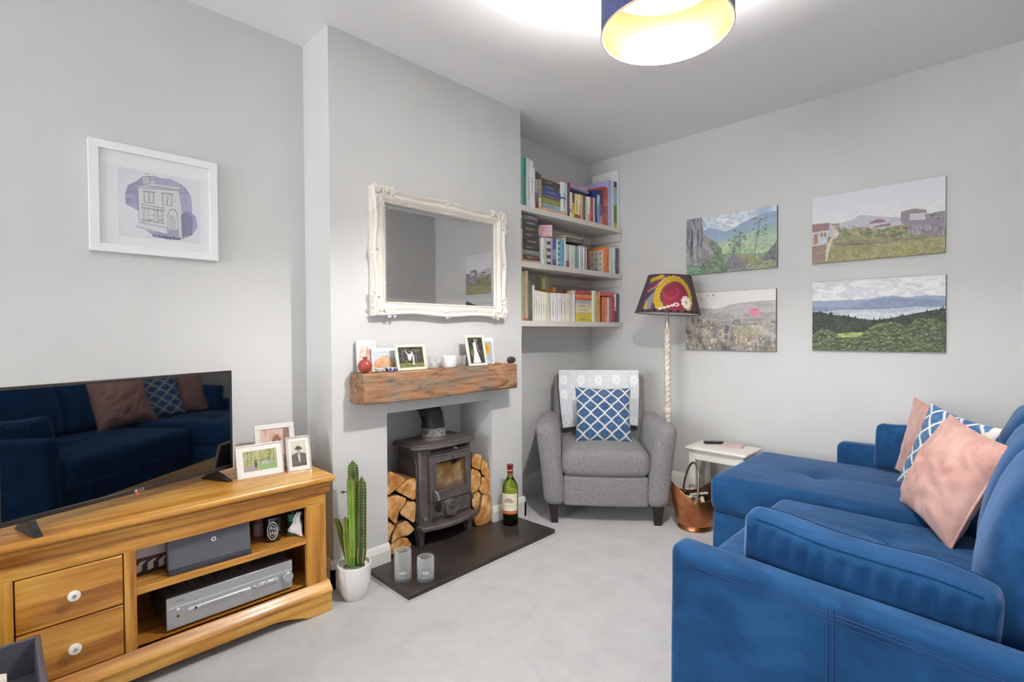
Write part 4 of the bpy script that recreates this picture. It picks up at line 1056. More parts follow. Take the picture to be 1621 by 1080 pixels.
for d_, cc in ((-0.25, 'grey dot'), (0.35, 'beige dot')):
    MB().ball((0.041 * math.cos(pa + d_), 0.041 * math.sin(pa + d_), 0.040), 0.0042, 10, 6, (0.5, 0.5, 1)).build('dot', mat(cc, '9a938e' if d_ < 0 else 'd4c3b4', 0.6), wpot)
# shells and a fir cone at the far end
for k, (px, r_, cn, lb_) in enumerate(((779, 0.008, 'd9d0c4', 'small white shell lying beside the cards on the mantel'), (786, 0.011, 'a39484', 'grey brown pebble between two pale shells on the mantel'), (794, 0.009, 'd4c2ac', 'small cream shell next to the dark cone on the mantel'))):
    q = at(px, 571, 'x', -2.10)
    o = MB().ball((0, 0, r_ * 0.68), r_, 16, 10, (1.1, 1.3, 0.7), fn=lambda d: 1 + 0.06 * math.sin(math.atan2(d.y, d.x) * 9)).build('shell' if k != 1 else 'pebble', mat('shell %d' % k, cn, 0.6), smooth=60, loc=(-2.095, q.y, MZ))
    tag(o, lb_, 'shell' if k != 1 else 'pebble')
def cone(name, label, loc, L, r, m_, axis_rot, cat='fir cone'):
    t = thing(name, label, cat, loc, 0)
    M = Matrix.Translation((0, 0, r * 0.95)) @ Matrix.Rotation(axis_rot, 4, 'Z') @ Matrix.Rotation(math.radians(90), 4, 'Y')
    core = MB().lathe([(0.001, -L / 2), (r * 0.6, -L * 0.35), (r * 0.75, -0.05 * L), (r * 0.55, L * 0.3), (0.001, L / 2)], (0, 0, 0), 14, cap0=False, cap1=False).xf(M).build('core', m_, t)
    sc_ = MB(); n = 46
    for i in range(n):
        f_ = i / n; z = -L * 0.42 + L * 0.86 * f_; a = i * 2.39996
        rr = r * (0.45 + 0.55 * math.sin(math.pi * min(1, 0.12 + f_ * 0.86)))
        c = Vector((rr * math.cos(a), rr * math.sin(a), z))
        sc_.ball(tuple(c * 0.90 + Vector((0, 0, 0.002))), r * 0.27, 6, 4, (1, 1, 0.55))
    s2 = sc_.xf(M).build('scales', m_, t, smooth=0); s2['kind'] = 'stuff'
    return t
q = at(809, 569, 'x', -2.105)
cone('dark_cone', 'dark brown fir cone at the alcove end of the mantel', (-2.105, q.y, MZ), 0.062, 0.020, mat('dark cone', '4a403c', 0.8), math.radians(80))

# =================================================================== MIRROR
mw = mat('antique white gesso', 'ece7df', 0.4, col2='e4ddd3', nscale=12)
mr = thing('wall_mirror', 'ornate antique white framed mirror above the mantel', 'mirror', (XC, 1.72, 1.25))
GY0, GY1, GZ0, GZ1 = 1.352, 2.086, 1.322, 1.803     # glass opening
EY0, EY1, EZ0, EZ1 = 1.272, 2.168, 1.250, 1.874     # outer edge
XG = XC + 0.018
prof = [(0.00, 0.018), (0.04, 0.026), (0.10, 0.030), (0.16, 0.026), (0.22, 0.032), (0.34, 0.040), (0.46, 0.044), (0.58, 0.040), (0.70, 0.036), (0.80, 0.044), (0.90, 0.052), (0.97, 0.050), (1.0, 0.044), (1.0, 0.012), (0.985, 0.0)]
def outer_scale(t):            # scalloped outer edge along one side, t 0..1
    d = abs(t - 0.5) * 2
    return 1.0 - 0.16 * (0.5 - 0.5 * math.cos(2 * math.pi * d)) 
def frame_side(ax, lo, hi, inner, outer, glo, ghi):
    """ax 'y': horizontal member; mitred"""
    n = 41
    b_ = MB()
    def fn(u, v):
        s_, dep = prof[int(round(v * (len(prof) - 1)))]
        k_ = outer_scale(u)
        off_ = inner + (outer - inner) * s_ * (k_ if s_ > 0.3 else 1)
        g = glo + (ghi - glo) * u; o_ = lo + (hi - lo) * u
        al = g + (o_ - g) * s_
        return (XC + dep, al, off_) if ax == 'y' else (XC + dep, off_, al)
    return b_.grid(fn, n, len(prof))
for ax, a in (('y', (EY0, EY1, GZ1, EZ1, GY0, GY1)), ('y', (EY0, EY1, GZ0, EZ0, GY0, GY1)), ('z', (EZ0, EZ1, GY0, EY0, GZ0, GZ1)), ('z', (EZ0, EZ1, GY1, EY1, GZ0, GZ1))):
    s_ = frame_side(ax, *a)
    s_.build('frame_member', mw, mr, ws=True, smooth=50)
MB().box(XC, XC + 0.012, EY0 + 0.012, EY1 - 0.012, EZ0 + 0.012, EZ1 - 0.012).build('backboard', mw, mr, ws=True)
MB().box(XC, XC + 0.034, EY0 + 0.004, EY0 + 0.014, EZ0 + 0.006, EZ1 - 0.006).build('side_edge', mw, mr, ws=True)
# beading round the glass
bd_ = MB()
ny, nz = 74, 48
for i in range(ny):
    y_ = GY0 + (GY1 - GY0) * i / (ny - 1)
    for z_ in (GZ0 - 0.006, GZ1 + 0.006): bd_.ball((XC + 0.0295, y_, z_), 0.0042, 6, 4)
for i in range(nz):
    z_ = GZ0 + (GZ1 - GZ0) * i / (nz - 1)
    for y_ in (GY0 - 0.006, GY1 + 0.006): bd_.ball((XC + 0.0295, y_, z_), 0.0042, 6, 4)
o = bd_.build('beading', mw, mr, ws=True, smooth=60); o['kind'] = 'stuff'
# carved corners and centre leaves
rnd = random.Random(3)
def carve(cy, cz, sy, sz, n, spread, big):
    b_ = MB()
    for i in range(n):
        t = i / n
        dy = rnd.uniform(0, spread) if sy else rnd.uniform(-spread, spread); dz = rnd.uniform(0, spread) if sz else rnd.uniform(-spread, spread)
        if sy and sz and min(dy, dz) > 0.040: 
            if dy > dz: dz = rnd.uniform(0, 0.035)
            else: dy = rnd.uniform(0, 0.035)
        r_ = rnd.uniform(0.5, 1.0) * big
        b_.ball((XC + 0.040 + rnd.uniform(0, 0.006), cy + (sy or 1) * dy, cz + (sz or 1) * dz), r_, 8, 6, (0.8, rnd.uniform(0.6, 1.3), rnd.uniform(0.6, 1.3)))
    # scroll
    pts = []
    for i in range(22):
        a = i / 21 * 3.6 * math.pi; rr = 0.016 * (1 - i / 26)
        pts.append((XC + 0.050, cy + (sy or 1) * 0.030 + rr * math.cos(a), cz + (sz or 1) * 0.026 + rr * math.sin(a)))
    if sy and sz: b_.tube(pts, 0.0038, 6)
    return b_
for cy, sy in ((EY0 - 0.004, 1), (EY1 + 0.004, -1)):
    for cz, sz in ((EZ0 - 0.004, 1), (EZ1 + 0.004, -1)):
        carve(cy, cz, sy, sz, 46, 0.125, 0.0125).build('corner_carving', mw, mr, ws=True, smooth=60)
for cy, cz in ((1.72, EZ1 - 0.012), (1.72, EZ0 + 0.012), (EY0 + 0.012, 1.562), (EY1 - 0.012, 1.562)):
    carve(cy, cz, 0, 0, 9, 0.020, 0.009).build('centre_carving', mw, mr, ws=True, smooth=60)
# bevelled looking glass, hung a touch out of square
glass_m = mat('looking glass', 'd6d4d2', 0.015, 1.0)
RG_ = Matrix.Translation((XG, 1.72, 1.5625)) @ Matrix.Rotation(math.radians(-0.6), 4, 'Z') @ Matrix.Translation((-XG, -1.72, -1.5625))
bw = 0.022
g0 = [(XG - 0.0015, GY0 - 0.004, GZ0 - 0.004), (XG - 0.0015, GY1 + 0.004, GZ0 - 0.004), (XG - 0.0015, GY1 + 0.004, GZ1 + 0.004), (XG - 0.0015, GY0 - 0.004, GZ1 + 0.004)]
g1 = [(XG, GY0 + bw, GZ0 + bw), (XG, GY1 - bw, GZ0 + bw), (XG, GY1 - bw, GZ1 - bw), (XG, GY0 + bw, GZ1 - bw)]
MB().add(g1, [(0, 1, 2, 3)]).xf(RG_).build('looking_glass', glass_m, mr, ws=True, smooth=0)
for i in range(4):
    j = (i + 1) % 4
    MB().add([g0[i], g0[j], g1[j], g1[i]], [(0, 1, 2, 3)]).xf(RG_).build('glass_bevel', glass_m, mr, ws=True, smooth=0)

# =================================================================== ALCOVE SHELVES
shelf_m = mat('shelf paint', 'd8d2cc', 0.6, col2='dcd6d0', nscale=6)
SZ = (1.978, 1.621, 1.242)
ST = 0.036
names = ('topmost painted alcove shelf carrying mixed books', 'middle painted alcove shelf carrying books and a pink box', 'lowest painted alcove shelf carrying mostly cream paperbacks')
for z_, lb_ in zip(SZ, names):
    t = thing('alcove_shelf', lb_, 'shelf', (-2.33, 2.92, z_ - ST), 0, 'shelves in the alcove')
    MB().prism([(XA + 0.0005, Y1 + 0.0005), (XC - 0.004, Y1 + 0.0005), (-2.185, 2.95), (-2.172, YB - 0.0005), (XA + 0.0005, YB - 0.0005)], 'z', z_ - ST, z_).build('board', shelf_m, t, ws=True, bevel=0.002)
    MB().box(XA + 0.0005, XA + 0.018, Y1 + 0.018, YB - 0.018, z_ - ST - 0.06, z_ - ST).build('batten', shelf_m, t, ws=True)
    MB().box(XA + 0.0005, XC - 0.012, Y1 + 0.0005, Y1 + 0.018, z_ - ST - 0.05, z_ - ST).build('batten', shelf_m, t, ws=True)
    MB().box(XA + 0.0005, -2.184, YB - 0.018, YB - 0.0005, z_ - ST - 0.06, z_ - ST).build('batten', shelf_m, t, ws=True)

# =================================================================== BOOKS
page_m = mat('book pages', 'e3dccb', 0.9, bump=(300, 0.3, (0.05, 1, 0.05)))
cover_m = vcmat('book cover', 0.45, coat=0.15)
title_l = mat('pale spine lettering', 'aaa498', 0.6)
title_d = mat('dark spine lettering', '8a8480', 0.6)
brnd = random.Random(11)
def lum(c):
    a = hs(c); return 0.3 * a[0] + 0.59 * a[1] + 0.11 * a[2]
def book(label, xs, b0, b1, c0, c1, depth, col, flat=False, bands=None, group=None, lettering=True, name='book', lean=0):
    """xs: spine plane; b: thickness extent; c: length extent (up for a standing book, along y for a lying one)"""
    def mp(a, b, c): return (a, c, b) if flat else (a, b, c)
    w = b1 - b0; t = min(0.0016, w * 0.16); d = depth
    base = mp(xs - d / 2, (b0 + b1) / 2 if not flat else b0, c0 if not flat else (c0 + c1) / 2)
    root = thing(name, label, 'book', base, 0, group)
    e = min(0.004, w * 0.3)
    U = [(xs - d, b0), (xs - e, b0), (xs, b0 + 0.28 * w), (xs, b1 - 0.28 * w), (xs - e, b1), (xs - d, b1), (xs - d, b1 - t), (xs - e - 0.002, b1 - t), (xs - e - 0.002, b0 + t), (xs - d, b0 + t)]
    mb = MB(); cols = []
    for f0, f1, cc in (bands or [(0, 1, col)]):
        k = len(mb.v)
        n = len(U)
        vs = [mp(a, b, c0 + (c1 - c0) * f0) for a, b in U] + [mp(a, b, c0 + (c1 - c0) * f1) for a, b in U]
        q = [(i, (i + 1) % n, n + (i + 1) % n, n + i) for i in range(n)]
        caps = [(0, 1, 8, 9), (1, 2, 3, 4, 7, 8), (4, 5, 6, 7)]
        fs = q + [c_[::-1] for c_ in caps] + [tuple(n + i for i in c_) for c_ in caps]
        if flat: fs = [f[::-1] for f in fs]
        mb.add(vs, fs)
        cols += [hx(cc)] * (len(mb.v) - k)
    mb.c = np.minimum(np.array(cols) * 1.3, 0.86)
    mb.build('cover', cover_m, root, ws=True, smooth=40)
    p0 = mp(xs - d + 0.002, b0 + t, c0 + 0.002); p1 = mp(xs - e - 0.0022, b1 - t, c1 - 0.003)
    MB().box(p0[0], p1[0], p0[1], p1[1], p0[2], p1[2]).build('pages', page_m, root, ws=True)
    if lettering and w > 0.009:
        tm = title_d if lum(col) > 0.52 else title_l
        l_ = MB(); s_ = c0 + (c1 - c0) * brnd.uniform(0.12, 0.3); L = (c1 - c0) * brnd.uniform(0.3, 0.55)
        hw = w * brnd.uniform(0.07, 0.13); pos = s_
        while pos < s_ + L:
            g = brnd.uniform(0.003, 0.008)
            a0 = mp(xs + 0.0003, (b0 + b1) / 2 - hw, pos); a1 = mp(xs + 0.0008, (b0 + b1) / 2 + hw, min(pos + g, c1 - 0.004))
            l_.box(a0[0], a1[0], a0[1], a1[1], a0[2], a1[2]); pos += g + brnd.uniform(0.0015, 0.004)
        l_.build('spine_lettering', tm, root, ws=True, smooth=0)
    return root
def xsp(px): return -2.232 + (px - 823) / 163.0 * 0.036       # spines follow the slightly splayed shelf front
_ya = at(822.6, 428, 'x', xsp(822.6)).y; _yb = at(984.6, 428, 'x', xsp(984.6)).y
def ysp(px, by):
    y = at(px, by, 'x', xsp(px)).y
    return 2.377 + (y - _ya) / (_yb - _ya) * (YB - 0.004 - 2.377)
def stand(shelf, label, p0, p1, top, col, xs=None, depth=0.15, base_py=None, bands=None, group=None, lettering=True):
    by = (348, 428, 510)[shelf] if base_py is None else base_py
    y0 = max(ysp(p0, by), Y1 + 0.0035); y1 = min(ysp(p1, by), YB - 0.002)
    xs = xs or xsp((p0 + p1) / 2)
    zt = at((p0 + p1) / 2, top, 'x', xs).z
    return book(label, xs, y0 + 0.0004, y1 - 0.0004, SZ[shelf], zt, min(depth, xs - XA - 0.022), col, bands=bands, group=group, lettering=lettering)
def pile(shelf, p0, p1, z_start, items, xs=None, z_end=None, by=None):
    """lying books from the bottom up: (label, relative thickness, colour, inset0, inset1)"""
    by = by or (348, 428, 510)[shelf]
    y0 = ysp(p0, by); y1 = ysp(p1, by); xs = xsp(p0) - 0.002
    tot = sum(i[1] for i in items); z = z_start
    for it in items:
        th = (z_end - z_start) * it[1] / tot
        book(it[0], xs + (it[5] if len(it) > 5 else 0), z + 0.0003, z + th - 0.0003, y0 + it[3], y1 - it[4], 0.13, it[2], flat=True)
        z += th
    return z
# ---- top shelf
S = lambda lb, p0, p1, top, col, **k: stand(0, lb + ' on the top shelf', p0, p1, top, col, **k)
S('pale teal tall book against the chimney', 822.5, 827.9, 248, '6fae9c', depth=0.2)
S('deep teal tall book beside the pale teal one', 827.9, 832.7, 250, '2f7f74', depth=0.2)
S('tall silvery white hardback', 833, 839.3, 250.5, 'c6cccd', depth=0.2)
S('tall plain white book beside the silvery one', 839.3, 844.2, 254.5, 'dcd8d4', depth=0.2)
S('thin pinkish white book beside dark pictured spine', 844.2, 847.6, 266.5, 'd8cac6')
S('dark spine with violet picture', 847.6, 853.2, 272, '4d4650', bands=[(0, 0.3, '5a3d44'), (0.3, 0.45, '4f5a86'), (0.45, 0.8, '8e8696'), (0.8, 1, '3f3a42')])
S('olive floral book beside the lying stack', 853.2, 858.3, 275.5, '8d8a4e', bands=[(0, 0.12, 'c9a24a'), (0.12, 0.35, 'c3b9a4'), (0.35, 0.6, '7a7d42'), (0.6, 0.85, '958f5a'), (0.85, 1, '5b5a38')])
zt = at(860, 283, 'x', -2.232).z
pile(0, 858.8, 890.0, SZ[0], [
    ('peach orange paperback at the bottom of the lying stack, top shelf', 6.2, 'dfa078', 0, 0.004),
    ('blue grey paperback second from the bottom of the lying stack, top shelf', 6.5, '86a9ba', 0.006, 0.006),
    ('olive yellow book third in the lying stack, top shelf', 8.5, '8a8536', 0.0, 0.0),
    ('grey brown book in the middle of the lying stack, top shelf', 5.5, '5d5358', 0.012, 0.0),
    ('violet blue book in the upper lying stack, top shelf', 7.0, '4b4a98', 0.008, 0.0),
    ('slate blue book second from the top of the lying stack, top shelf', 6.5, '3b5060', 0.012, 0.012),
    ('dark brown book on top of the lying stack, top shelf', 8.0, '4a4037', 0.006, 0.006)], z_end=zt)
S('white book with teal edge beside the lying stack', 890.3, 898.0, 289, 'd3dada', bands=[(0, 0.15, 'c9a98a'), (0.15, 0.5, 'd3dada'), (0.5, 0.56, '4a6a9a'), (0.56, 1, 'cfdcdc')])
S('slim pale teal book beside the maroon one', 898.0, 899.6, 290, '8fb8b4', lettering=False)
S('maroon book', 899.6, 904.2, 289.5, '7d2f45')
S('pinkish white paperback beside the maroon book', 904.2, 908.4, 305, 'e0d0cf', bands=[(0, 0.2, 'e8dcd8'), (0.2, 0.35, 'a9a39c'), (0.35, 1, 'e0d0cf')])
S('yellow and black spined paperback', 908.4, 912.2, 306.5, 'd6ae38', bands=[(0, 0.4, 'dcb53a'), (0.4, 0.62, 'caa23a'), (0.62, 1, '4a4a3c')])
S('mustard cream paperback', 912.2, 917.0, 307.5, 'e0bf7c', bands=[(0, 0.2, '7a4a30'), (0.2, 1, 'e0bf7c')])
S('pale cream paperback beside the salmon one', 917.0, 922.0, 308.5, 'e4cda0', bands=[(0, 0.18, '8a5236'), (0.18, 1, 'e4cda0')])
S('salmon pink paperback', 922.0, 925.8, 309.5, 'd99a7c')
S('dark green paperback', 925.8, 930.0, 311, '4b6b55')
S('rose white paperback beside dark green one', 930.0, 933.4, 312, 'e4c4ba')
S('white paperback with green lettering', 933.4, 938.0, 312.5, 'd9d6c5', bands=[(0, 0.3, 'c98f84'), (0.3, 1, 'd9d6c5')])
S('brick red paperback', 938.0, 942.4, 313.5, 'a94a44')
S('thin stone coloured paperback beside the brick red one', 942.4, 945.0, 314, 'c6beac')
S('navy blue book', 945.0, 948.8, 307, '22337f')
S('light blue book beside the navy one', 948.8, 953.2, 302, '86a7c6', bands=[(0, 0.6, '7a9cc0'), (0.6, 0.85, 'a8c0d2'), (0.85, 1, '2a3c7a')])
S('plum book beside red textured one', 953.2, 958.0, 302, '5a4260', bands=[(0, 0.25, 'b58a8a'), (0.25, 0.6, '64557a'), (0.6, 1, '4a3545')])
S('thick red speckled book', 958.0, 966.0, 297.5, 'ab463f', bands=[(0, 0.3, 'b0524a'), (0.3, 0.5, '9a3c38'), (0.5, 0.7, 'b5554c'), (0.7, 1, 'a2423c')])
S('tall lilac book', 966.0, 971.4, 287, 'a5a0c9', depth=0.235, lettering=False)
S('tall pale grey book beside the lilac one', 971.4, 976.0, 288.5, 'c8cac4', depth=0.22, lettering=False)
S('book with a green landscape spine', 976.0, 980.8, 289.5, '6f8b5e', bands=[(0, 0.12, 'a3a845'), (0.12, 0.5, '5c7a4a'), (0.5, 0.88, '8aa5b8'), (0.88, 1, '3c4440')], depth=0.22, lettering=False)
S('largest white volume standing against the far wall', 980.8, 985.4, 272, 'dfe1dd', depth=0.235, lettering=False)
zt = at(918, 305, 'x', -2.232).z
pile(0, 905.0, 936.0, max(zt, 0) + 0.004, [
    ('violet magazine lying across the paperbacks, top shelf', 5, '74739f', 0.0, 0.0),
    ('white pink magazine lying across the paperbacks, top shelf', 4, 'd9cdd4', 0.004, 0.01, -0.01),
    ('pink magazine topmost across the paperbacks, top shelf', 4, 'bf85a3', 0.002, 0.0, -0.006)], z_end=zt + 0.050)
# ---- middle shelf
S = lambda lb, p0, p1, top, col, **k: stand(1, lb + ' on the middle shelf', p0, p1, top, col, **k)
S('thin tan book against the chimney', 823.8, 827.0, 362, 'b3a393')
zt = at(842, 341, 'x', -2.232).z
pile(1, 827.4, 857.4, SZ[1], [
    ('cream and brown paperback at the bottom of the dark stack', 5, 'b5a18f', 0.0, 0.0),
    ('brown and orange book second from the bottom of the dark stack', 8, '64463a', 0.004, 0.008),
    ('grey green book third from the bottom of the dark stack', 8, '757e70', 0.0, 0.01),
    ('black and ochre book fourth from the bottom of the dark stack', 9, '433d3a', 0.002, 0.012),
    ('charcoal thick book in the middle of the dark stack', 11, '3d3c3f', 0.0, 0.014),
    ('dark taupe thick book in the middle of the dark stack', 10, '494340', 0.0, 0.016),
    ('brown black book above the taupe one in the dark stack', 9, '4a443c', 0.002, 0.02),
    ('navy grey thick book second from the top of the dark stack', 11, '3a3f49', 0.004, 0.024),
    ('black and white book on top of the dark stack', 8, '66656a', 0.006, 0.026)], z_end=zt)
S('white book beside the dark stack', 857.6, 862.0, 376.5, 'e0d8d3')
S('sage green book', 862.0, 866.7, 376.5, 'a6b0a3')
S('black and white floral spined book', 866.7, 873.0, 377, '8b8a80', bands=[(i / 8, (i + 1) / 8, ('4f4e4a', 'bdb9aa')[i % 2]) for i in range(8)], lettering=False)
S('lilac book below the pink box', 873.0, 876.4, 377, 'a28dbe')
S('indigo book below the pink box', 876.4, 882.2, 378, '5b5a94', bands=[(0, 0.25, '3a4a78'), (0.25, 0.6, '6d8fb4'), (0.6, 1, '55508c')])
S('thin ice blue book', 882.2, 884.2, 379, 'cbdce2', lettering=False)
S('teal floral spined book', 884.2, 888.5, 379, '6f9a98', bands=[(i / 10, (i + 1) / 10, ('4f7a7a', '8fb0aa')[i % 2]) for i in range(10)], lettering=False)
S('sky blue book', 888.5, 895.3, 380.5, '5d9cb6')
S('thin white book beside the sky blue one', 895.3, 897.4, 381.5, 'e6e6e4', lettering=False)
S('grey book with a maroon foot', 897.4, 903.6, 387.5, 'b7b5b7', bands=[(0, 0.25, '94525c'), (0.25, 0.3, '6a4a50'), (0.3, 1, 'b7b5b7')])
S('greenish white book beside the maroon footed one', 903.6, 909.0, 388.5, 'c6cdc2')
S('pale mint book', 909.0, 913.0, 389, 'b5c2b6')
S('thin emerald book', 913.0, 915.0, 389.5, '3d8a6c', lettering=False)
S('mid grey book', 915.0, 918.6, 390, '8d9094')
S('thin chalk white book', 918.6, 920.5, 390, 'dedcdd', lettering=False)
S('pale blue grey book', 920.5, 926.0, 390.5, 'b1bac2')
S('thin white book beside the salmon spine', 926.0, 928.2, 391, 'e2e0e0', lettering=False)
S('salmon book with bronze foot', 928.2, 933.2, 391.5, 'cb967d', bands=[(0, 0.3, '9a5f4c'), (0.3, 1, 'cb967d')], xs=-2.25)
S('rust brown book', 933.2, 937.4, 391.5, 'a3543a', xs=-2.25)
S('thin off-white book beside the rust one', 937.4, 939.4, 394, 'd8d4d0', xs=-2.25, lettering=False)
S('thin dark red book beside the notebook', 939.4, 942.0, 396, '6a4a44', xs=-2.25, lettering=False)
ob_ = S('bright orange hardback with a cream patterned cover', 960.6, 969.0, 392.5, 'd97a3e', xs=-2.205, depth=0.16)
S('pale aqua book beside the orange hardback', 969.0, 973.6, 392.5, 'b3c7c4')
S('white book near the far wall', 973.6, 978.2, 393, 'dcdcd9')
S('charcoal book next to the far wall', 978.4, 983.0, 394, '505356')
# patterned cover card on the orange book
yb_ = ysp(960.6, 428)
cv = Pic(30, 40, 'e2d6c8')
for i in range(3):
    for j in range(4): cv.ell(0.2 + 0.3 * i, 0.14 + 0.24 * j, 0.07, 0.06, ('5d6690' if (i + j) % 2 else 'b9a898'), 0.8, 0.5)
zc0 = SZ[1] + 0.004; zc1 = at(958, 396, 'x', -2.21).z
panel('patterned_cover', cv, (-2.345, yb_ - 0.0006, zc0), (0.128, 0, 0), (0, 0, zc1 - zc0), vcmat('printed card', 0.5), ob_, ws=True)
zt = at(912, 387, 'x', -2.232).z + 0.004
pile(1, 898.0, 928.0, zt, [
    ('black and white paperback lying across the pale books', 9, '4a4648', 0.002, 0.0),
    ('thin cream paperback topmost above the pale books', 3, 'd9cdbd', 0.0, 0.02, -0.01)], z_end=zt + 0.046)
# pink patterned box on the upright books
pbp = Pic(40, 40, 'd8a9b0'); pbp.tex(np.ones_like(pbp.u), ['cf98a2', 'e2c3c6', 'd6a5ae', 'e8d2d2'], 11, 11, 4, 2, 2.2); pbp.rect(0, 0, 1, 0.08, 'c47f92')
q = Vector((0, ysp(871.5, 372), 0)); zb = at(871, 377, 'x', -2.232).z + 0.003
pk = thing('gift_box', 'small pink patterned cube box standing on the upright books', 'box', (-2.276, q.y + 0.008, zb), math.radians(-2))
hb = 0.046
MB().box(-hb, hb, -hb, hb, 0, 0.082).xf(Matrix.Rotation(math.radians(-44), 4, 'Z')).build('carton', mat('pink card', 'd8a9b0', 0.6), pk)
RZ_ = Matrix.Rotation(math.radians(-44), 4, 'Z').to_3x3()
panel('printed_side', pbp, RZ_ @ Vector((hb + 0.0004, -hb, 0)), RZ_ @ Vector((0, 2 * hb, 0)), (0, 0, 0.082), vcmat('printed card', 0.5), pk)
panel('printed_side', pbp, RZ_ @ Vector((-hb, -hb - 0.0004, 0)), RZ_ @ Vector((2 * hb, 0, 0)), (0, 0, 0.082), vcmat('printed card', 0.5), pk)
# ---- lowest shelf
S = lambda lb, p0, p1, top, col, **k: stand(2, lb + ' on the lowest shelf', p0, p1, top, col, **k)
S('tall olive green book against the chimney', 823.5, 830.0, 430, '9f996c', depth=0.19)
S('tall pinkish tan book', 830.6, 836.0, 429, 'b0978a', depth=0.19, bands=[(0, 0.06, 'a8505a'), (0.06, 1, 'b0978a')])
S('dark olive book beside the tan one', 836.2, 839.8, 441.5, '5a5843')
S('dark grey green book', 839.8, 843.0, 443.5, '4d5346')
S('slim blue white book', 843.2, 846.8, 451.5, 'c6ccca')
PG = 'cream paperbacks in the row on the lowest shelf'
xr = [847.0, 851.0, 854.6, 858.4, 862.4, 866.9]
for i in range(5):
    stand(2, ('first', 'second', 'third', 'fourth', 'fifth')[i] + ' cream paperback of a matching set counting from the slim blue white book', xr[i], xr[i + 1], 459.6 + i * 0.8, ('ddd0c6', 'e0d4cb', 'd9ccc2', 'e2d6ca', 'ded0c2')[i], group=PG)
for lb, a, b_, c_ in (('greyish cream paperback', 867.2, 870.6, 'cbc0b1'), ('taupe cream paperback', 870.6, 873.0, 'b6ab9c'), ('white paperback beside the taupe one', 873.0, 878.3, 'e2dcd9'),
                     ('cool white paperback', 878.3, 881.7, 'd7d4d6'), ('mauve lettered white paperback', 881.7, 884.6, 'cfc5cf'), ('bright white slim paperback', 884.6, 887.1, 'efecec'),
                     ('light grey paperback', 887.1, 892.4, 'cac6c4'), ('ivory paperback', 892.4, 895.3, 'e8dccf'), ('slim tan paperback', 895.3, 897.3, 'c9b4a2'),
                     ('warm ivory paperback', 897.3, 900.2, 'ebdfce'), ('beige paperback', 900.2, 903.6, 'd4c7b8'), ('dusty beige paperback', 903.6, 906.5, 'c6b5a7'),
                     ('beige paperback with dark title', 906.5, 909.4, 'cabdb2'), ('off-white paperback beside the lying stack', 909.4, 912.6, 'e0dad1')):
    S(lb, a, b_, 463.5 + (a - 867) * 0.05, c_)
zt = at(926, 461, 'x', -2.232).z
pile(2, 913.4, 940.8, SZ[2], [
    ('thick yellow book at the bottom of the lying stack, lowest shelf', 8.5, 'cab846', 0.004, 0.004),
    ('thin bright yellow book second in the lying stack, lowest shelf', 3.5, 'd6c33e', 0.0, 0.004),
    ('pale gold book third in the lying stack, lowest shelf', 3, 'd4bf86', 0.004, 0.0),
    ('cream lettered book fourth in the lying stack, lowest shelf', 7, 'dfccab', 0.0, 0.002),
    ('cream book in the middle of the lying stack, lowest shelf', 6.5, 'dbc5ac', 0.002, 0.0),
    ('grey teal book in the upper lying stack, lowest shelf', 5, 'a5b5b2', 0.0, 0.01),
    ('red orange book in the upper lying stack, lowest shelf', 4.8, 'c65840', 0.004, 0.0),
    ('apricot and black book second from the top, lowest shelf', 4.2, 'd08f58', 0.006, 0.0),
    ('crimson book on top of the lying stack, lowest shelf', 6, 'a23846', 0.004, 0.002)], z_end=zt)
S('slim cream book right of the lying stack', 941.2, 943.6, 461, 'ead7bb', lettering=False)
S('pale grey green book', 943.6, 947.6, 460.5, 'b7b8ae')
S('golden orange book', 947.8, 953.4, 467.5, 'dc9a44')
S('slim dark plum book', 953.4, 956.4, 470.5, '663a42', lettering=False)
S('deep orange book', 956.4, 961.5, 470.5, 'd27b50')
S('terracotta book', 961.5, 965.5, 471, 'cd8563')
S('thin pinkish white book', 965.5, 967.7, 471, 'e3d3cd', lettering=False)
S('mauve pink book', 967.7, 973.0, 471, 'b06880')
S('crimson book near the far wall', 973.0, 976.8, 471, 'ad4350')
S('white and black spined book', 976.8, 979.8, 466, 'c9bcbc', bands=[(0, 0.4, '55484e'), (0.4, 0.55, 'b0a0a2'), (0.55, 1, 'd9cfcf')], lettering=False)
S('dark mauve book against the far wall', 979.8, 983.2, 466.5, '64485a')
zt = at(964, 470.5, 'x', -2.232).z + 0.002
pile(2, 954.0, 976.4, zt, [('coral red book lying across the orange and pink books', 9, 'c25a55', 0, 0)], z_end=zt + 0.036)

# things standing on the cream paperbacks
zc = at(868, 463, 'x', -2.232).z + 0.002
q = Vector((0, ysp(869, 455) + 0.012, 0))
gold = mat('gold dish', 'c9a055', 0.3, 0.8)
gv = thing('glass_candle_holder', 'olive tinted glass candle holder on a gold dish above the cream paperbacks', 'candle holder', (-2.286, q.y + 0.006, zc))
MB().lathe([(0.001, 0.0), (0.030, 0.0), (0.048, 0.010), (0.055, 0.020), (0.053, 0.021), (0.046, 0.012), (0.001, 0.006)], (0, 0, 0), 36, cap0=False, cap1=False).build('gold_dish', gold, gv, smooth=40)
MB().lathe([(0.001, 0.014), (0.044, 0.014), (0.045, 0.02), (0.034, 0.118), (0.032, 0.118), (0.042, 0.022), (0.001, 0.020)], (0, 0, 0), 36, cap0=False, cap1=False).build('glass_cup', mat('olive glass', 'e6e4c4', 0.03, trans=0.85, ior=1.15), gv, smooth=40)
MB().lathe([(0.001, 0.0205), (0.011, 0.0205), (0.011, 0.098), (0.001, 0.099)], (0, 0, 0), 18, cap0=False, cap1=False).build('white_candle', wax, gv, smooth=40)
dry = mat('dried orange', 'c08a45', 0.7, col2='8a4f24', nscale=40)
q = Vector((0, ysp(888, 457) + 0.012, 0))
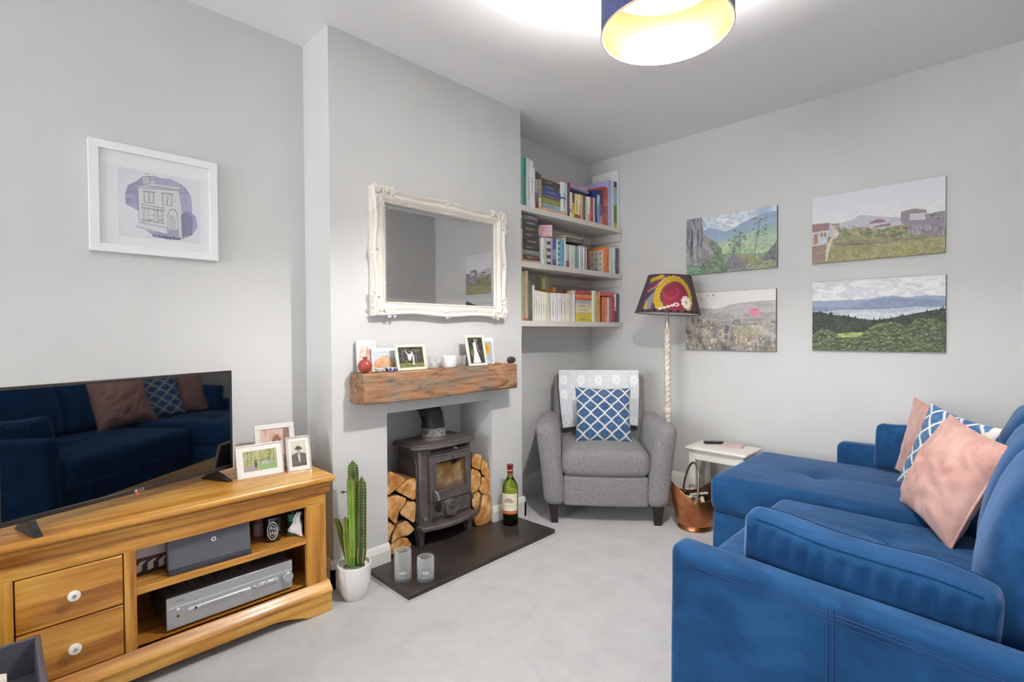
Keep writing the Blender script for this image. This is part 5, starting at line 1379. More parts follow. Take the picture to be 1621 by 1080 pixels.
t = thing('dried_orange', 'dried orange slice leaning by the gold dish on the lowest shelf', 'dried fruit', (-2.290, q.y, zc - 0.001))
dsk = MB().lathe([(0.001, -0.003), (0.026, -0.003), (0.028, 0), (0.026, 0.003), (0.001, 0.003)], (0, 0, 0), 24, cap0=False, cap1=False, rfun=lambda a, z: 1 + 0.03 * math.sin(a * 5)).xf(Matrix.Translation((0, 0, 0.0268)) @ Matrix.Rotation(math.radians(78), 4, 'Y'))
dsk.build('rind', dry, t)
seg = MB()
for k in range(8):
    a = k * math.pi / 4
    seg.ball((0.0035, 0.014 * math.cos(a), 0.014 * math.sin(a)), 0.006, 6, 4, (0.4, 1, 1))
seg.xf(Matrix.Translation((0.001, 0, 0.0268)) @ Matrix.Rotation(math.radians(-12), 4, 'Y')).build('segments', mat('orange flesh', 'd9a04a', 0.5), t)
q = Vector((0, ysp(853.5, 458) + 0.012, 0)); 
cone('small_cone', 'small brown cone left of the gold dish on the lowest shelf', (-2.290, q.y, zc + 0.006), 0.036, 0.014, mat('brown cone', '6a4630', 0.8), 0.4)
q = Vector((0, ysp(901.5, 460) + 0.012, 0))
cone('small_cone', 'reddish brown pine cone above the beige paperbacks, lowest shelf', (-2.270, q.y, zc - 0.004), 0.040, 0.019, mat('reddish cone', '74503a', 0.8), 1.2)
q = Vector((0, ysp(911, 462) + 0.012, 0))
o = MB().soft(-0.02, 0.02, -0.022, 0.022, 0, 0.016, 0.005, step=0.02).build('wooden_block', mat('pale wood block', 'd9b986', 0.6), smooth=50, loc=(-2.27, q.y, zc - 0.004))
tag(o, 'small pale wooden block beside the reddish pine cone', 'block')

# =================================================================== ARMCHAIR
tweed, nt, b = _new('grey tweed')
va = _coords(nt, (1, 1, 9), False); vb = _coords(nt, (9, 9, 1), False); vc_ = _coords(nt, (1, 1, 1), False)
fa = _noise(nt, va, 60, 3, 0.7); fb = _noise(nt, vb, 75, 3, 0.7)
mu = nt.nodes.new('ShaderNodeMath'); mu.operation = 'ADD'; nt.links.new(fa, mu.inputs[0]); nt.links.new(fb, mu.inputs[1])
mh = nt.nodes.new('ShaderNodeMath'); mh.operation = 'MULTIPLY'; mh.inputs[1].default_value = 0.5; nt.links.new(mu.outputs[0], mh.inputs[0])
nt.links.new(_ramp(nt, mh.outputs[0], [(0.38, hx('6a6768')), (0.5, hx('858284')), (0.62, hx('a19d9d'))]), b.inputs['Base Color'])
b.inputs['Roughness'].default_value = 0.95; b.inputs['Sheen Weight'].default_value = 0.2; b.inputs['Specular IOR Level'].default_value = 0.1
_bump(nt, mh.outputs[0], 0.35, 0.004, b)
wenge = mat('dark stained legs', '2a2020', 0.4)
AR = math.radians(38.6)
ac = thing('armchair', 'grey tweed armchair with flared arms in the alcove corner', 'armchair', (-1.938, 2.846, 0), AR)
# local: x across, -y front
def armfn(sg):
    def fn(p):
        p = p.copy()
        t = (p.z - 0.11) / 0.5
        fl_ = 0.055 * max(0, t) ** 1.4
        p.x += sg * fl_
        # arm top rolls: front is a little lower and the scooped inside falls to the back
        yy = (p.y + 0.36) / 0.7
        if p.z > 0.4: p.z += 0.020 * math.sin(min(1, max(0, yy)) * math.pi) * 0 + 0.02 * max(0, 1 - abs(yy - 0.15) * 3) * ((p.z - 0.4) / 0.2)
        # front of the arm leans forward with height
        p.y += -0.015 * max(0, t) * (1 if p.y < 0 else 0)
        return p
    return fn
for sg in (-1, 1):
    xa, xb = (0.245, 0.375)
    a_, b_ = (xa, xb) if sg > 0 else (-xb, -xa)
    MB().soft(a_, b_, -0.365, 0.33, 0.108, 0.595, 0.052, armfn(sg), step=0.045).build('arm', tweed, ac, smooth=60)
def frontfn(p):
    p = p.copy(); p.y += -0.012 * max(0, 1 - (p.x / 0.26) ** 2) * (1 if p.y < -0.1 else 0); return p
MB().soft(-0.255, 0.255, -0.338, 0.32, 0.108, 0.292, 0.02, frontfn, step=0.06).build('seat_base', tweed, ac, smooth=60)
def seatfn(p):
    p = p.copy()
    if p.z > 0.36: p.z += 0.020 * max(0, 1 - (p.x / 0.26) ** 2) * max(0, 1 - ((p.y + 0.05) / 0.34) ** 2)
    p.y += -0.016 * max(0, 1 - (p.x / 0.26) ** 2) * (1 if p.y < -0.1 else 0)
    p.x *= 1 + 0.02 * math.sin((p.z - 0.29) / 0.15 * math.pi)
    return p
MB().soft(-0.262, 0.262, -0.352, 0.20, 0.290, 0.442, 0.045, seatfn, step=0.045).build('seat_cushion', tweed, ac, smooth=60)
BK = Matrix.Translation((0, 0.20, 0.26)) @ Matrix.Rotation(math.radians(-9), 4, 'X') @ Matrix.Translation((0, -0.20, -0.26))
def backfn(p):
    p = p.copy()
    if p.y < 0.2: p.y -= 0.03 * max(0, 1 - (p.x / 0.33) ** 2) * max(0, math.sin((p.z - 0.25) / 0.62 * math.pi))
    return BK @ p
MB().soft(-0.325, 0.325, 0.165, 0.31, 0.20, 0.872, 0.045, backfn, step=0.045).build('backrest', tweed, ac, smooth=60)
for sx in (-1, 1):
    for y_ in (-0.315, 0.29):
        x_ = sx * 0.315
        w0, w1 = 0.020, 0.030
        xi = x_ - sx * 0.006
        MB().add([(xi - w0, y_ - w0, 0), (xi + w0, y_ - w0, 0), (xi + w0, y_ + w0, 0), (xi - w0, y_ + w0, 0), (x_ - w1, y_ - w1, 0.112), (x_ + w1, y_ - w1, 0.112), (x_ + w1, y_ + w1, 0.112), (x_ - w1, y_ + w1, 0.112)],
                 [(0, 3, 2, 1), (4, 5, 6, 7), (0, 1, 5, 4), (1, 2, 6, 5), (2, 3, 7, 6), (3, 0, 4, 7)]).build('leg', wenge, ac, bevel=0.002)

# knitted throw over the back
tp = Pic(150, 150, 'd3d6db')
tp.tex(np.ones_like(tp.u), ['ccd0d6', 'd8dade', 'cfd2d8'], 40, 40, 2, 2)
for k in range(9):
    cx = 0.06 + k * 0.22
    for j in range(12):
        cy = 0.96 - j * 0.115
        if j % 4 == 3: continue
        for a in range(4):
            an = a * math.pi / 4
            tp.line([(cx - 0.045 * math.cos(an), cy - 0.045 * math.sin(an) * 0.85), (cx + 0.045 * math.cos(an), cy + 0.045 * math.sin(an) * 0.85)], 0.016, 'f4f4f4', 0.85)
        tp.ell(cx, cy, 0.014, 0.012, 'cfd3d9')
    for j in range(22):
        tp.line([(cx + 0.09, 1 - j * 0.05), (cx + 0.11, 1 - j * 0.05 - 0.025), (cx + 0.13, 1 - j * 0.05)], 0.009, 'e6e8ea', 0.7)
def throwfn(u, v):
    # v: 0 front hem .. 1 rear hem, over the top of the back
    x = -0.285 + 0.560 * u
    s = v * 0.92
    if s < 0.42: y, z = 0.126 - 0.030 * max(0, 1 - (x / 0.33) ** 2) * math.sin(max(0, min(1, (0.47 + s - 0.25) / 0.62)) * math.pi), 0.465 + s
    elif s < 0.60:
        t = (s - 0.42) / 0.18
        a = math.pi * t
        y, z = 0.238 - 0.082 * math.cos(a) - 0.012 * 0, 0.868 + 0.016 * math.sin(a) + 0.004
        y = 0.238 - 0.090 * math.cos(a)
    else: y, z = 0.330, 0.885 - (s - 0.60)
    hem = 0.05 * (0.5 + 0.5 * math.sin(u * 3.1 - 0.4)) * max(0, 1 - v * 3)
    drop = 0.10 * max(0, 1 - v * 4) * (1 - abs(2 * u - 1)) * -1
    y -= 0.006 * math.sin(u * 21) * max(0, 1 - v * 2.2)
    p = BK @ Vector((x * (1 - 0.10 * max(0, 1 - v * 3) * (1 if u < 0.5 else 0.6)), y - 0.010, z + hem + drop * 0))
    return (p.x, p.y, p.z)
thr = panel('throw_blanket', tp, (0, 0, 0), (0, 0, 0), (0, 0, 0), vcmat('knitted wool', 0.95, sheen=0.3, bump=(200, 0.35)), None, fn=throwfn)
thr.location = ac.location; thr.rotation_euler = (0, 0, AR)
sm = thr.modifiers.new('thickness', 'SOLIDIFY'); sm.thickness = 0.006; sm.offset = 1
tag(thr, 'pale grey knitted throw with white snowflakes over the armchair back', 'throw')

# ---- cushions
def trellis(N, cells, c_line, c_fill, c_fill2, w=0.10):
    p = Pic(N, N, c_fill)
    a = (p.u + p.v) * cells; b_ = (p.u - p.v) * cells
    p.tex(np.ones_like(p.u), [c_fill, c_fill2, c_fill], 20, 20, 5, 2, 2.5)
    ia = np.abs(a - np.round(a)); ib = np.abs(b_ - np.round(b_))
    # stepped dark accents towards the cell edges
    p.mix(((ia + ib > 0.62) & (ia + ib < 0.72)).astype(float), '1f2f55', 0.35)
    wob = 0.05 * np.sin(a * 6.283) * np.sin(b_ * 6.283)
    mk = np.maximum(np.clip((w - np.abs(ia + wob)) / 0.03, 0, 1), np.clip((w - np.abs(ib + wob)) / 0.03, 0, 1))
    p.mix(mk, c_line)
    return p
def pillow(w, h, t, n, seed=0, wr=0.006, pinch=0.07, back_k=1.0):
    """closed cushion in its own XY plane; returns builder with the front grid first"""
    mb = MB()
    def pt(u, v, sgn):
        a, b_ = 2 * u - 1, 2 * v - 1
        e = max(0.0, (1 - abs(a) ** 2.6)) ** 0.55 * max(0.0, (1 - abs(b_) ** 2.6)) ** 0.55
        x = w / 2 * a * (1 - pinch * (1 - b_ * b_)); y = h / 2 * b_ * (1 - pinch * (1 - a * a))
        k = mnoise.noise(Vector((a * 2.2 + seed, b_ * 2.2, sgn * 3))) + 0.6 * mnoise.noise(Vector((a * 5 + b_ * 2 + seed, b_ * 4, 9 + sgn)))
        return (x, y, (sgn * (t / 2) * e + wr * k * e * 1.2 * sgn) * (1.0 if sgn > 0 else back_k))
    mb.grid(lambda u, v: pt(u, v, 1), n, n)
    mb.grid(lambda u, v: pt(u, v, -1), n, n, flip=True)
    return mb
def place(o, c, nrm, up, roll=0):
    n = Vector(nrm).normalized(); u = Vector(up); u = (u - n * u.dot(n)).normalized(); r = u.cross(n)
    M = Matrix((r, u, n)).transposed().to_4x4() @ Matrix.Rotation(math.radians(roll), 4, 'Z'); M.translation = Vector(c)
    o.matrix_world = M
def cushion(name, label, w, h, t, c, nrm, up, material, pic=None, back='3f5f8a', roll=0, seed=0, wr=0.006, piping=None, n=48, group=None, pinch=0.07, back_k=1.0):
    if pic is not None: n = pic.W
    pb_ = pillow(w, h, t, n, seed, wr, pinch, back_k)
    if pic is not None:
        f = pic.lincol(); pb_.c = np.vstack([f, np.ones_like(f) * np.array(hx(back))])
    root = thing(name, label, 'cushion', (0, 0, 0), 0, group)
    pb_.build('cover', material, root, smooth=80)
    if piping:
        loop = []
        for k in range(96):
            s_ = k / 96 * 4; i = int(s_); f_ = s_ - i
            u, v = [(f_, 0), (1, f_), (1 - f_, 1), (0, 1 - f_)][i]
            a, b_ = 2 * u - 1, 2 * v - 1
            loop.append((w / 2 * a * (1 - pinch * (1 - b_ * b_)), h / 2 * b_ * (1 - pinch * (1 - a * a)), 0))
        MB().tube(loop + [loop[0]], 0.0045, 8, cap=False).build('piping', piping, root, smooth=80)
    place(root, c, nrm, up, roll)
    return root
fab = vcmat('woven cotton', 0.9, sheen=0.2, bump=(260, 0.3))
def acl(x, y, z): return ac.matrix_basis @ Vector((x, y, z))
bpy.context.view_layer.update()
cc = acl(0.008, -0.035, 0.618)
nn = ac.matrix_basis.to_3x3() @ Vector((0.02, -1, 0.30))
cushion('trellis_cushion', 'square blue cushion with cream trellis lines on the armchair', 0.37, 0.37, 0.13, cc, nn, (0, 0, 1), fab, trellis(160, 3.9, 'd9d4cc', '44688f', '33557f', 0.085), back='2f4a78', seed=3, roll=-1)

# =================================================================== FLOOR LAMP
LX, LY = -1.672, 3.255
fl = thing('floor_lamp', 'floor lamp with cream barley twist pole and plum floral shade', 'floor lamp', (LX, LY, 0))
cream_w = mat('distressed cream paint', 'e2d8cb', 0.5, col2='c6ae92', nscale=26, lo=0.5, hi=0.75)
brass = mat('aged brass', 'b08a4a', 0.35, 0.8)
MB().lathe([(0.001, 0), (0.125, 0), (0.130, 0.012), (0.120, 0.026), (0.085, 0.040), (0.060, 0.052), (0.050, 0.075), (0.034, 0.090), (0.030, 0.105), (0.001, 0.105)], (0, 0, 0), 36, cap0=False, cap1=False).build('base', mat('brown turned wood', '8a6440', 0.4, col2='b08d60', nscale=14), fl, smooth=45)
tw = MB()
segs = [(0.10, 0.14, 0.024, 0), (0.14, 0.60, 0.021, 1), (0.60, 0.64, 0.026, 0), (0.64, 1.16, 0.020, 1), (1.16, 1.20, 0.023, 0)]
def rtw(z, a):
    for z0, z1, r, t in segs:
        if z0 <= z <= z1:
            if t: return r * (1 + 0.13 * math.cos(2 * a - z * 170)) 
            return r * (0.92 + 0.14 * math.sin((z - z0) / (z1 - z0) * math.pi))
    return 0.02
tw.grid(lambda u, v: ((lambda a, z: (rtw(z, a) * math.cos(a), rtw(z, a) * math.sin(a), z))(2 * math.pi * u, 0.10 + 1.10 * v)), 20, 300, close_u=True)
tw.build('twisted_pole', cream_w, fl, smooth=80)
MB().lathe([(0.015, 1.20), (0.016, 1.24), (0.012, 1.25), (0.012, 1.34), (0.018, 1.345), (0.018, 1.385), (0.001, 1.386)], (0, 0, 0), 18).build('lamp_holder', mat('silver tube', 'd0cabf', 0.3, 0.6), fl, smooth=40)
MB().ball((0, 0, 1.425), 0.032, 18, 12, (1, 1, 1.25)).build('bulb', mat('opal bulb', 'f2efe8', 0.3), fl, smooth=80)
sp = MB()
for k in range(3):
    a = k * 2.0944
    sp.tube([(0.017 * math.cos(a), 0.017 * math.sin(a), 1.345), (0.205 * math.cos(a), 0.205 * math.sin(a), 1.314)], 0.002, 6)
sp.build('shade_carrier', brass, fl)
# shade print: u runs round the shade, seam behind
SHR0, SHR1, SHZ0, SHZ1 = 0.217, 0.143, 1.292, 1.545
ca = math.atan2(CPOS.y - LY, CPOS.x - LX)
sh = Pic(420, 90, '574450')
sh.tex(np.ones_like(sh.u), ['523f4b', '5e4a57', '4a3844'], 30, 8, 2, 2)
# frame: x = angle from the camera side in units of shade height, image right positive
sh.x = (sh.u - 0.5) * 2 * math.pi * 0.19 / 0.262; sh.y = sh.v
def bloom(cx, cy):
    for k in range(15):
        a = math.radians(-40 + k * 18.5); R_ = 0.44
        x_, y_ = cx + R_ * math.cos(a) * 1.0, cy + R_ * math.sin(a) * 0.98
        for j in range(7):
            b_ = j * 0.9; sh.ell(x_ + 0.055 * math.cos(b_), y_ + 0.06 * math.sin(b_), 0.05, 0.055, 'bfa02a', 1, 0.4)
    sh.ell(cx + 0.05, cy - 0.02, 0.36, 0.40, '8e2a42', 1, 0.1)
    for k in range(12):
        a = k * 0.5236; sh.ell(cx - 0.08 + 0.19 * math.cos(a), cy + 0.10 + 0.19 * math.sin(a), 0.05, 0.05, 'a53a4c', 0.9, 0.4)
    for k in range(16):
        a = 0.2 + k * 0.16; sh.line([(cx + 0.26 * math.cos(a), cy - 0.05 + 0.26 * math.sin(a)), (cx + 0.36 * math.cos(a), cy - 0.05 + 0.40 * math.sin(a))], 0.014, '4a2a3a', 0.9)
    for k in range(9):
        a = k * 0.698; sh.ell(cx + 0.31 + 0.105 * math.cos(a), cy - 0.17 + 0.13 * math.sin(a), 0.042, 0.05, 'e8e0d0', 1, 0.4)
    sh.ell(cx + 0.31, cy - 0.17, 0.085, 0.10, 'e8e0d0'); sh.ell(cx + 0.31, cy - 0.17, 0.045, 0.06, 'b9aaa0')
    for k in range(5): sh.ell(cx - 0.30 + k * 0.085, cy - 0.36 + 0.03 * k, 0.05, 0.035, 'e2cfc4', 1, 0.4)
    sh.ell(cx + 0.05, cy - 0.24, 0.075, 0.05, 'e6d3cb'); sh.ell(cx + 0.05, cy - 0.24, 0.04, 0.022, '8e2a42')
bloom(0.14, 0.44); bloom(2.05, 0.44); bloom(-1.75, 0.44)
for dx_ in (0, 1.95, -1.95):
    sh.line([(-0.62 + dx_, 0.60), (-0.38 + dx_, 0.74), (-0.18 + dx_, 0.98)], 0.10, '8e3050', 1); sh.line([(-0.62 + dx_, 0.535), (-0.36 + dx_, 0.67), (-0.12 + dx_, 0.92)], 0.02, 'd9cfc9', 0.9)
    for k in range(6): sh.ell(-0.60 + 0.075 * k + dx_, 0.84 + 0.02 * k, 0.055, 0.07, 'bfa02a', 1, 0.4)
    sh.poly([(-0.62 + dx_, 0.28), (-0.36 + dx_, 0.56), (-0.40 + dx_, 0.06), (-0.58 + dx_, 0.05)], '8d8794'); sh.poly([(-0.62 + dx_, 0.10), (-0.53 + dx_, 0.30), (-0.50 + dx_, 0.06)], 'c9a23a')
    for k in range(9): sh.ell(-0.62 + 0.17 * k + dx_, 0.03, 0.05, 0.03, '1c1416', 0.9, 0.4)
TLT = Matrix.Translation((0, 0, SHZ0)) @ Matrix.Rotation(math.radians(3.2), 4, (CR.x * 0 + CF.x, CF.y, 0)) @ Matrix.Translation((0, 0, -SHZ0))
def shf(u, v, k=0):
    a = ca + (u - 0.5) * 2 * math.pi
    r = SHR0 + (SHR1 - SHR0) * v - k
    p = TLT @ Vector((r * math.cos(a), r * math.sin(a), SHZ0 + (SHZ1 - SHZ0) * v))
    return (p.x, p.y, p.z)
so = panel('lamp_shade', sh, (0, 0, 0), (0, 0, 0), (0, 0, 0), vcmat('printed lampshade linen', 0.85), fl, fn=shf)
MB().grid(lambda u, v: shf(u, v, 0.002), 48, 4, close_u=True, flip=True).build('shade_lining', mat('white shade lining', 'e6e0d6', 0.8), so, smooth=80)
for v_ in (0, 1):
    MB().tube([shf(k / 48, v_) for k in range(49)], 0.003, 6, cap=False).build('shade_rim', mat('plum trim', '4a2f3c', 0.7), so, smooth=80)

# =================================================================== SIDE TABLE AND WHAT IS ON IT
sw = mat('white painted wood', 'e9e4dc', 0.4)
T0x, T1x, T0y, T1y, TZ = -1.462, -1.085, 3.070, 3.345, 0.438
tb = thing('side_table', 'small white painted side table against the far wall', 'side table', ((T0x + T1x) / 2, (T0y + T1y) / 2, 0))
MB().soft(T0x, T1x, T0y, T1y, TZ - 0.020, TZ, 0.009, lambda p: Vector((p.x, p.y, p.z)), step=0.05).build('top', sw, tb, ws=True, smooth=50)
for x_ in (T0x + 0.020, T1x - 0.062):
    for y_ in (T0y + 0.020, T1y - 0.062):
        MB().box(x_, x_ + 0.042, y_, y_ + 0.042, 0, TZ - 0.019).build('leg', sw, tb, ws=True, bevel=0.002)
for a in ((T0x + 0.062, T1x - 0.062, T0y + 0.026, T0y + 0.044), (T0x + 0.062, T1x - 0.062, T1y - 0.044, T1y - 0.026)):
    MB().box(*a, TZ - 0.080, TZ - 0.019).build('apron', sw, tb, ws=True, bevel=0.001)
for a in ((T0x + 0.026, T0x + 0.044, T0y + 0.062, T1y - 0.062), (T1x - 0.044, T1x - 0.026, T0y + 0.062, T1y - 0.062)):
    MB().box(*a, TZ - 0.080, TZ - 0.019).build('apron', sw, tb, ws=True, bevel=0.001)
q = at(1130, 701, 'z', TZ + 0.006)
rm = thing('remote_control', 'black remote control lying on the white side table', 'remote control', (q.x, q.y, TZ), math.radians(38))
MB().soft(-0.062, 0.062, -0.022, 0.022, 0, 0.016, 0.008, step=0.03).build('casing', blk, rm, smooth=60)
for i in range(3):
    for j in range(6):
        MB().ball((-0.042 + j * 0.016, -0.012 + i * 0.012, 0.0158), 0.0042, 8, 5, (1, 1, 0.5)).build('button', mat('grey rubber', '9a9aa0', 0.6), rm, smooth=60)
q = at(1160, 706, 'z', TZ + 0.004)
nbp = Pic(50, 40, 'd6c3bb'); nbp.tex(np.ones_like(nbp.u), ['c9a79c', 'e2d6d0', 'b9b0b4', 'd9beb2'], 16, 12, 8, 2, 2.6)
nb = thing('notebook', 'pale pink patterned notebook on the white side table', 'notebook', (q.x, q.y, TZ), math.radians(8))
MB().box(-0.062, 0.062, -0.048, 0.048, 0.0, 0.011).build('body', mat('rose card', 'c9aba3', 0.6), nb, bevel=0.001)
panel('printed_cover', nbp, (-0.062, -0.048, 0.0113), (0.124, 0, 0), (0, 0.096, 0), vcmat('printed card', 0.5), nb)
# soft grey bag under the table
bg = MB().ball((0, 0, 0.098), 0.10, 24, 16, (0.95, 0.75, 0.98), fn=lambda d: 1 + 0.10 * mnoise.noise(Vector((d.x * 3, d.y * 3, d.z * 3))))
tag(bg.build('cloth_bag', mat('grey canvas', 'a5a09a', 0.9, col2='8d8782', nscale=20), smooth=80, loc=(-1.29, 3.215, 0)), 'soft grey canvas bag on the carpet under the white table', 'bag')

# =================================================================== COPPER COAL SCUTTLE
SCX, SCY = -1.322, 2.914
copper = mat('hammered copper', 'd48f66', 0.30, 0.95, col2='a8623e', nscale=9, bump=(45, 0.25), lo=0.42, hi=0.7)
cop_d = mat('tarnished copper inside', '4a342c', 0.6, 0.6)
sc_ = thing('coal_scuttle', 'copper coal scuttle with a hooped handle beside the armchair', 'coal scuttle', (SCX, SCY, 0), math.radians(44.2))
# local x: image right (rim lobes at +-x), local y away
def rimz(a): return 0.185 + 0.085 * abs(math.cos(a)) ** 2.2
def body(u, v, k=0.0):
    a = 2 * math.pi * u
    z = 0.030 + (rimz(a) - 0.030) * v
    zz = z / 0.27
    r = 0.088 + 0.045 * math.sin(min(1, zz * 1.15) * math.pi * 0.5) ** 0.8 - k
    sx_ = 1 + 0.06 * max(0, v - 0.6) * abs(math.cos(a))
    return (r * math.cos(a) * sx_, r * 0.92 * math.sin(a), z)
MB().grid(lambda u, v: body(u, v), 64, 18, close_u=True).build('bowl', copper, sc_, smooth=80)
MB().grid(lambda u, v: body(u, 0.05 + 0.948 * v, 0.003), 64, 14, close_u=True, flip=True).build('bowl_lining', cop_d, sc_, smooth=80)
MB().tube([body(k / 64, 1.0, 0.001) for k in range(65)], 0.0032, 6, cap=False).build('rolled_rim', copper, sc_, smooth=80)
MB().lathe([(0.001, 0), (0.094, 0), (0.100, 0.008), (0.097, 0.020), (0.090, 0.030), (0.088, 0.034), (0.001, 0.034)], (0, 0, 0), 48, cap0=False, cap1=False).build('foot_ring', copper, sc_, smooth=45)
hp = []
for k in range(25):
    a = math.pi * k / 24
    hp.append((-0.030 + 0.030 * math.sin(a), -0.118 * math.cos(a), 0.178 + 0.205 * math.sin(a) ** 0.85))
MB().tube(hp, 0.0065, 10).build('bail_handle', mat('dull pewter', '8f8577', 0.35, 0.85), sc_, smooth=80)
for s_ in (-1, 1):
    MB().ball((-0.028, s_ * 0.117, 0.178), 0.017, 14, 8, (1.1, 0.4, 1)).build('handle_mount', brass, sc_, smooth=60)
kn = random.Random(5)
for k in range(7):
    a = kn.uniform(0, math.pi); cx, cy = kn.uniform(-0.04, 0.04), kn.uniform(-0.045, 0.045); z_ = 0.150 + 0.007 * k
    o = MB().box(-0.055, 0.055, -0.010, 0.010, -0.0035, 0.0035).build('kindling_stick', mat('pale kindling', 'd9cab2', 0.9), bevel=0.001, loc=sc_.matrix_basis @ Vector((cx, cy, z_)), rot=(0.0, 0.05 * (k % 3 - 1), a))
    tag(o, 'pale kindling stick lying in the copper coal scuttle', 'kindling', 'kindling in the coal scuttle')

# =================================================================== CANVAS PRINTS ON THE FAR WALL
cmat = vcmat('canvas print', 0.75, bump=(400, 0.15))
def canvas(label, x0, x1, z0, z1, pic, edge):
    t = thing('canvas_print', label, 'canvas print', ((x0 + x1) / 2, YB, z0), 0, 'canvas prints on the far wall')
    MB().box(x0, x1, YB - 0.020, YB - 0.0005, z0, z1).build('stretched_canvas', mat('canvas edge ' + edge, edge, 0.8), t, ws=True, bevel=0.0015)
    panel('printed_face', pic, (x0 + 0.0008, YB - 0.0206, z0 + 0.0008), (x1 - x0 - 0.0016, 0, 0), (0, 0, z1 - z0 - 0.0016), cmat, t, ws=True)
    return t
RN = np.random.RandomState(4)
def soften(p, haze, sat, grain, seed):
    grain *= 0.28 * np.clip(1.15 - p.v * 1.3, 0.04, 1)[..., None]
    g = p.a.mean(axis=2, keepdims=True)
    p.a = g + (p.a - g) * sat
    p.a = p.a * (1 - haze) + np.array([0.86, 0.86, 0.86]) * haze
    n = fbm(p.u * 90, p.v * 60, seed, 2) - 0.5
    n2 = fbm(p.u * 34, p.v * 24, seed + 5, 3) - 0.5
    p.a = p.a * (1 + grain * (n + n2)[..., None] * 2.0)
    return p
# --- A: cliff, valley, blue hills
A = Pic(200, 134, 'cfdbe8', [(75, 165), (662, 72), (660, 475), (75, 522)])
A.tex(np.ones_like(A.u), ['9dbfe2', 'c3d6ea', 'e9eef3', 'b3cde8', 'f2f4f5'], 0.012, 0.022, 3, 4, 2.2)
A.mix(A.under([(180, 240), (240, 215), (290, 225), (340, 240), (400, 215), (460, 180), (540, 140), (600, 120), (662, 110)]), '7d9fc9', 0.85)
A.mix(A.under([(180, 262), (270, 285), (330, 270), (400, 225), (470, 200), (560, 175), (662, 150)]), '8db3cf', 0.75)
A.tex(A.under([(180, 300), (300, 300), (380, 285), (470, 255), (560, 225), (662, 190)]), ['9cc1a8', 'b4d2a4', '8fb8b0', 'a8cba0'], 0.02, 0.03, 7)
A.tex(A.under([(180, 330), (330, 330), (480, 320), (560, 330), (662, 300)]), ['8fb98a', 'c3d69a', 'a9c98c', '7fae92'], 0.02, 0.03, 8)
A.tex(A.under([(180, 400), (300, 390), (350, 385), (450, 380), (540, 385), (662, 360)]), ['6f9a78', '8fb088', '5f8a70'], 0.03, 0.03, 9)
# left bushes
A.tex(A.polym([(180, 250), (225, 280), (285, 310), (320, 350), (330, 400), (345, 500), (75, 525), (75, 300)]), ['5f7f5a', '7f9a6c', '4f6f52', '8a9470', '6f8f74'], 0.05, 0.05, 10)
A.tex(A.polym([(75, 162), (188, 145), (195, 230), (180, 300), (178, 420), (150, 470), (95, 490), (75, 480)]), ['5b5a68', '8d8b94', 'b9b6ba', '6f6d7a', '9c98a0', '474653'], 0.07, 0.008, 12, 4, 2.6)
A.tex(A.polym([(190, 250), (235, 290), (270, 390), (200, 440), (165, 460), (185, 330)]), ['8a8890', 'b0a8a4', '77757c', '9a9a8c'], 0.05, 0.03, 13)
A.tex(A.polym([(75, 470), (140, 460), (200, 500), (190, 520), (75, 525)]), ['5f9a70', '86b48a', '4f8060'], 0.06, 0.06, 14)
# trees
for tx, ty, bx_, by_ in ((437, 245, 440, 385), (560, 170, 530, 380), (400, 300, 405, 380)):
    A.line([(tx, ty), (bx_, by_)], 4, '5b5a50')
    for k in range(26):
        A.ell(tx + RN.uniform(-42, 42) * (1 if tx > 500 else 0.9), ty + RN.uniform(-22, 95), RN.uniform(6, 14), RN.uniform(4, 8), ('5f7a5a', '74906a', '4f6a55')[k % 3], 0.75, 0.6)
A.tex(A.polym([(342, 450), (385, 392), (440, 388), (480, 410), (560, 425), (590, 470), (480, 485), (342, 492)]), ['5f5f72', '77778a', '8a8576', '54546a'], 0.04, 0.03, 15)
A.tex(A.polym([(400, 388), (450, 385), (560, 405), (600, 440), (500, 440)]), ['b09a5c', '8f9a5a', 'c0a870'], 0.05, 0.05, 16)
A.tex(A.polym([(662, 300), (600, 385), (575, 440), (662, 450)]), ['625d66', '7d767c', '55505a'], 0.05, 0.05, 17)
A.tex(A.polym([(470, 440), (662, 425), (662, 480), (480, 490)]), ['8f9470', 'aaa680', '7a8464', '9a8f78'], 0.06, 0.06, 18)
soften(A, 0.14, 0.72, 0.45, 3)
canvas('canvas of a grey cliff, boulders and blue misty valley', -1.636, -1.038, 1.568, 1.962, A, '6f7a70')
# --- B: rock valley with a pink hot-air balloon
B = Pic(200, 134, 'efeae6', [(62, 645), (655, 608), (657, 1018), (62, 1008)])
B.tex(B.under([(62, 745), (170, 738), (280, 742), (340, 730), (370, 712), (450, 700), (550, 690), (657, 682)]), ['b9b2b6', 'c3bcbd', 'aaa5a8'], 0.01, 0.04, 2)
B.tex(B.under([(62, 770), (200, 765), (330, 770), (460, 775), (657, 760)]), ['aba7a2', 'bcb5ac', '9c9a98', 'b5b0ae'], 0.02, 0.05, 3)
B.tex(B.under([(62, 800), (200, 795), (330, 800), (460, 810), (657, 800)]), ['8d8c8a', 'a9a49c', 'b9b0a4', '7d7f7c'], 0.03, 0.07, 4, 4, 2.2)
B.line([(380, 838), (470, 845), (540, 838)], 6, '6f6c72'); B.poly([(480, 850), (560, 845), (640, 900), (657, 915), (657, 935), (560, 900)], 'bdb6b2')
B.tex(B.under([(62, 790), (120, 800), (200, 810), (300, 840), (360, 850), (450, 880), (560, 910), (657, 950)]), ['6f6a6e', 'c9b9ab', '8d8286', 'dcc8a8', '5f625e', 'b5a498', '77797a'], 0.026, 0.011, 6, 4, 2.8)
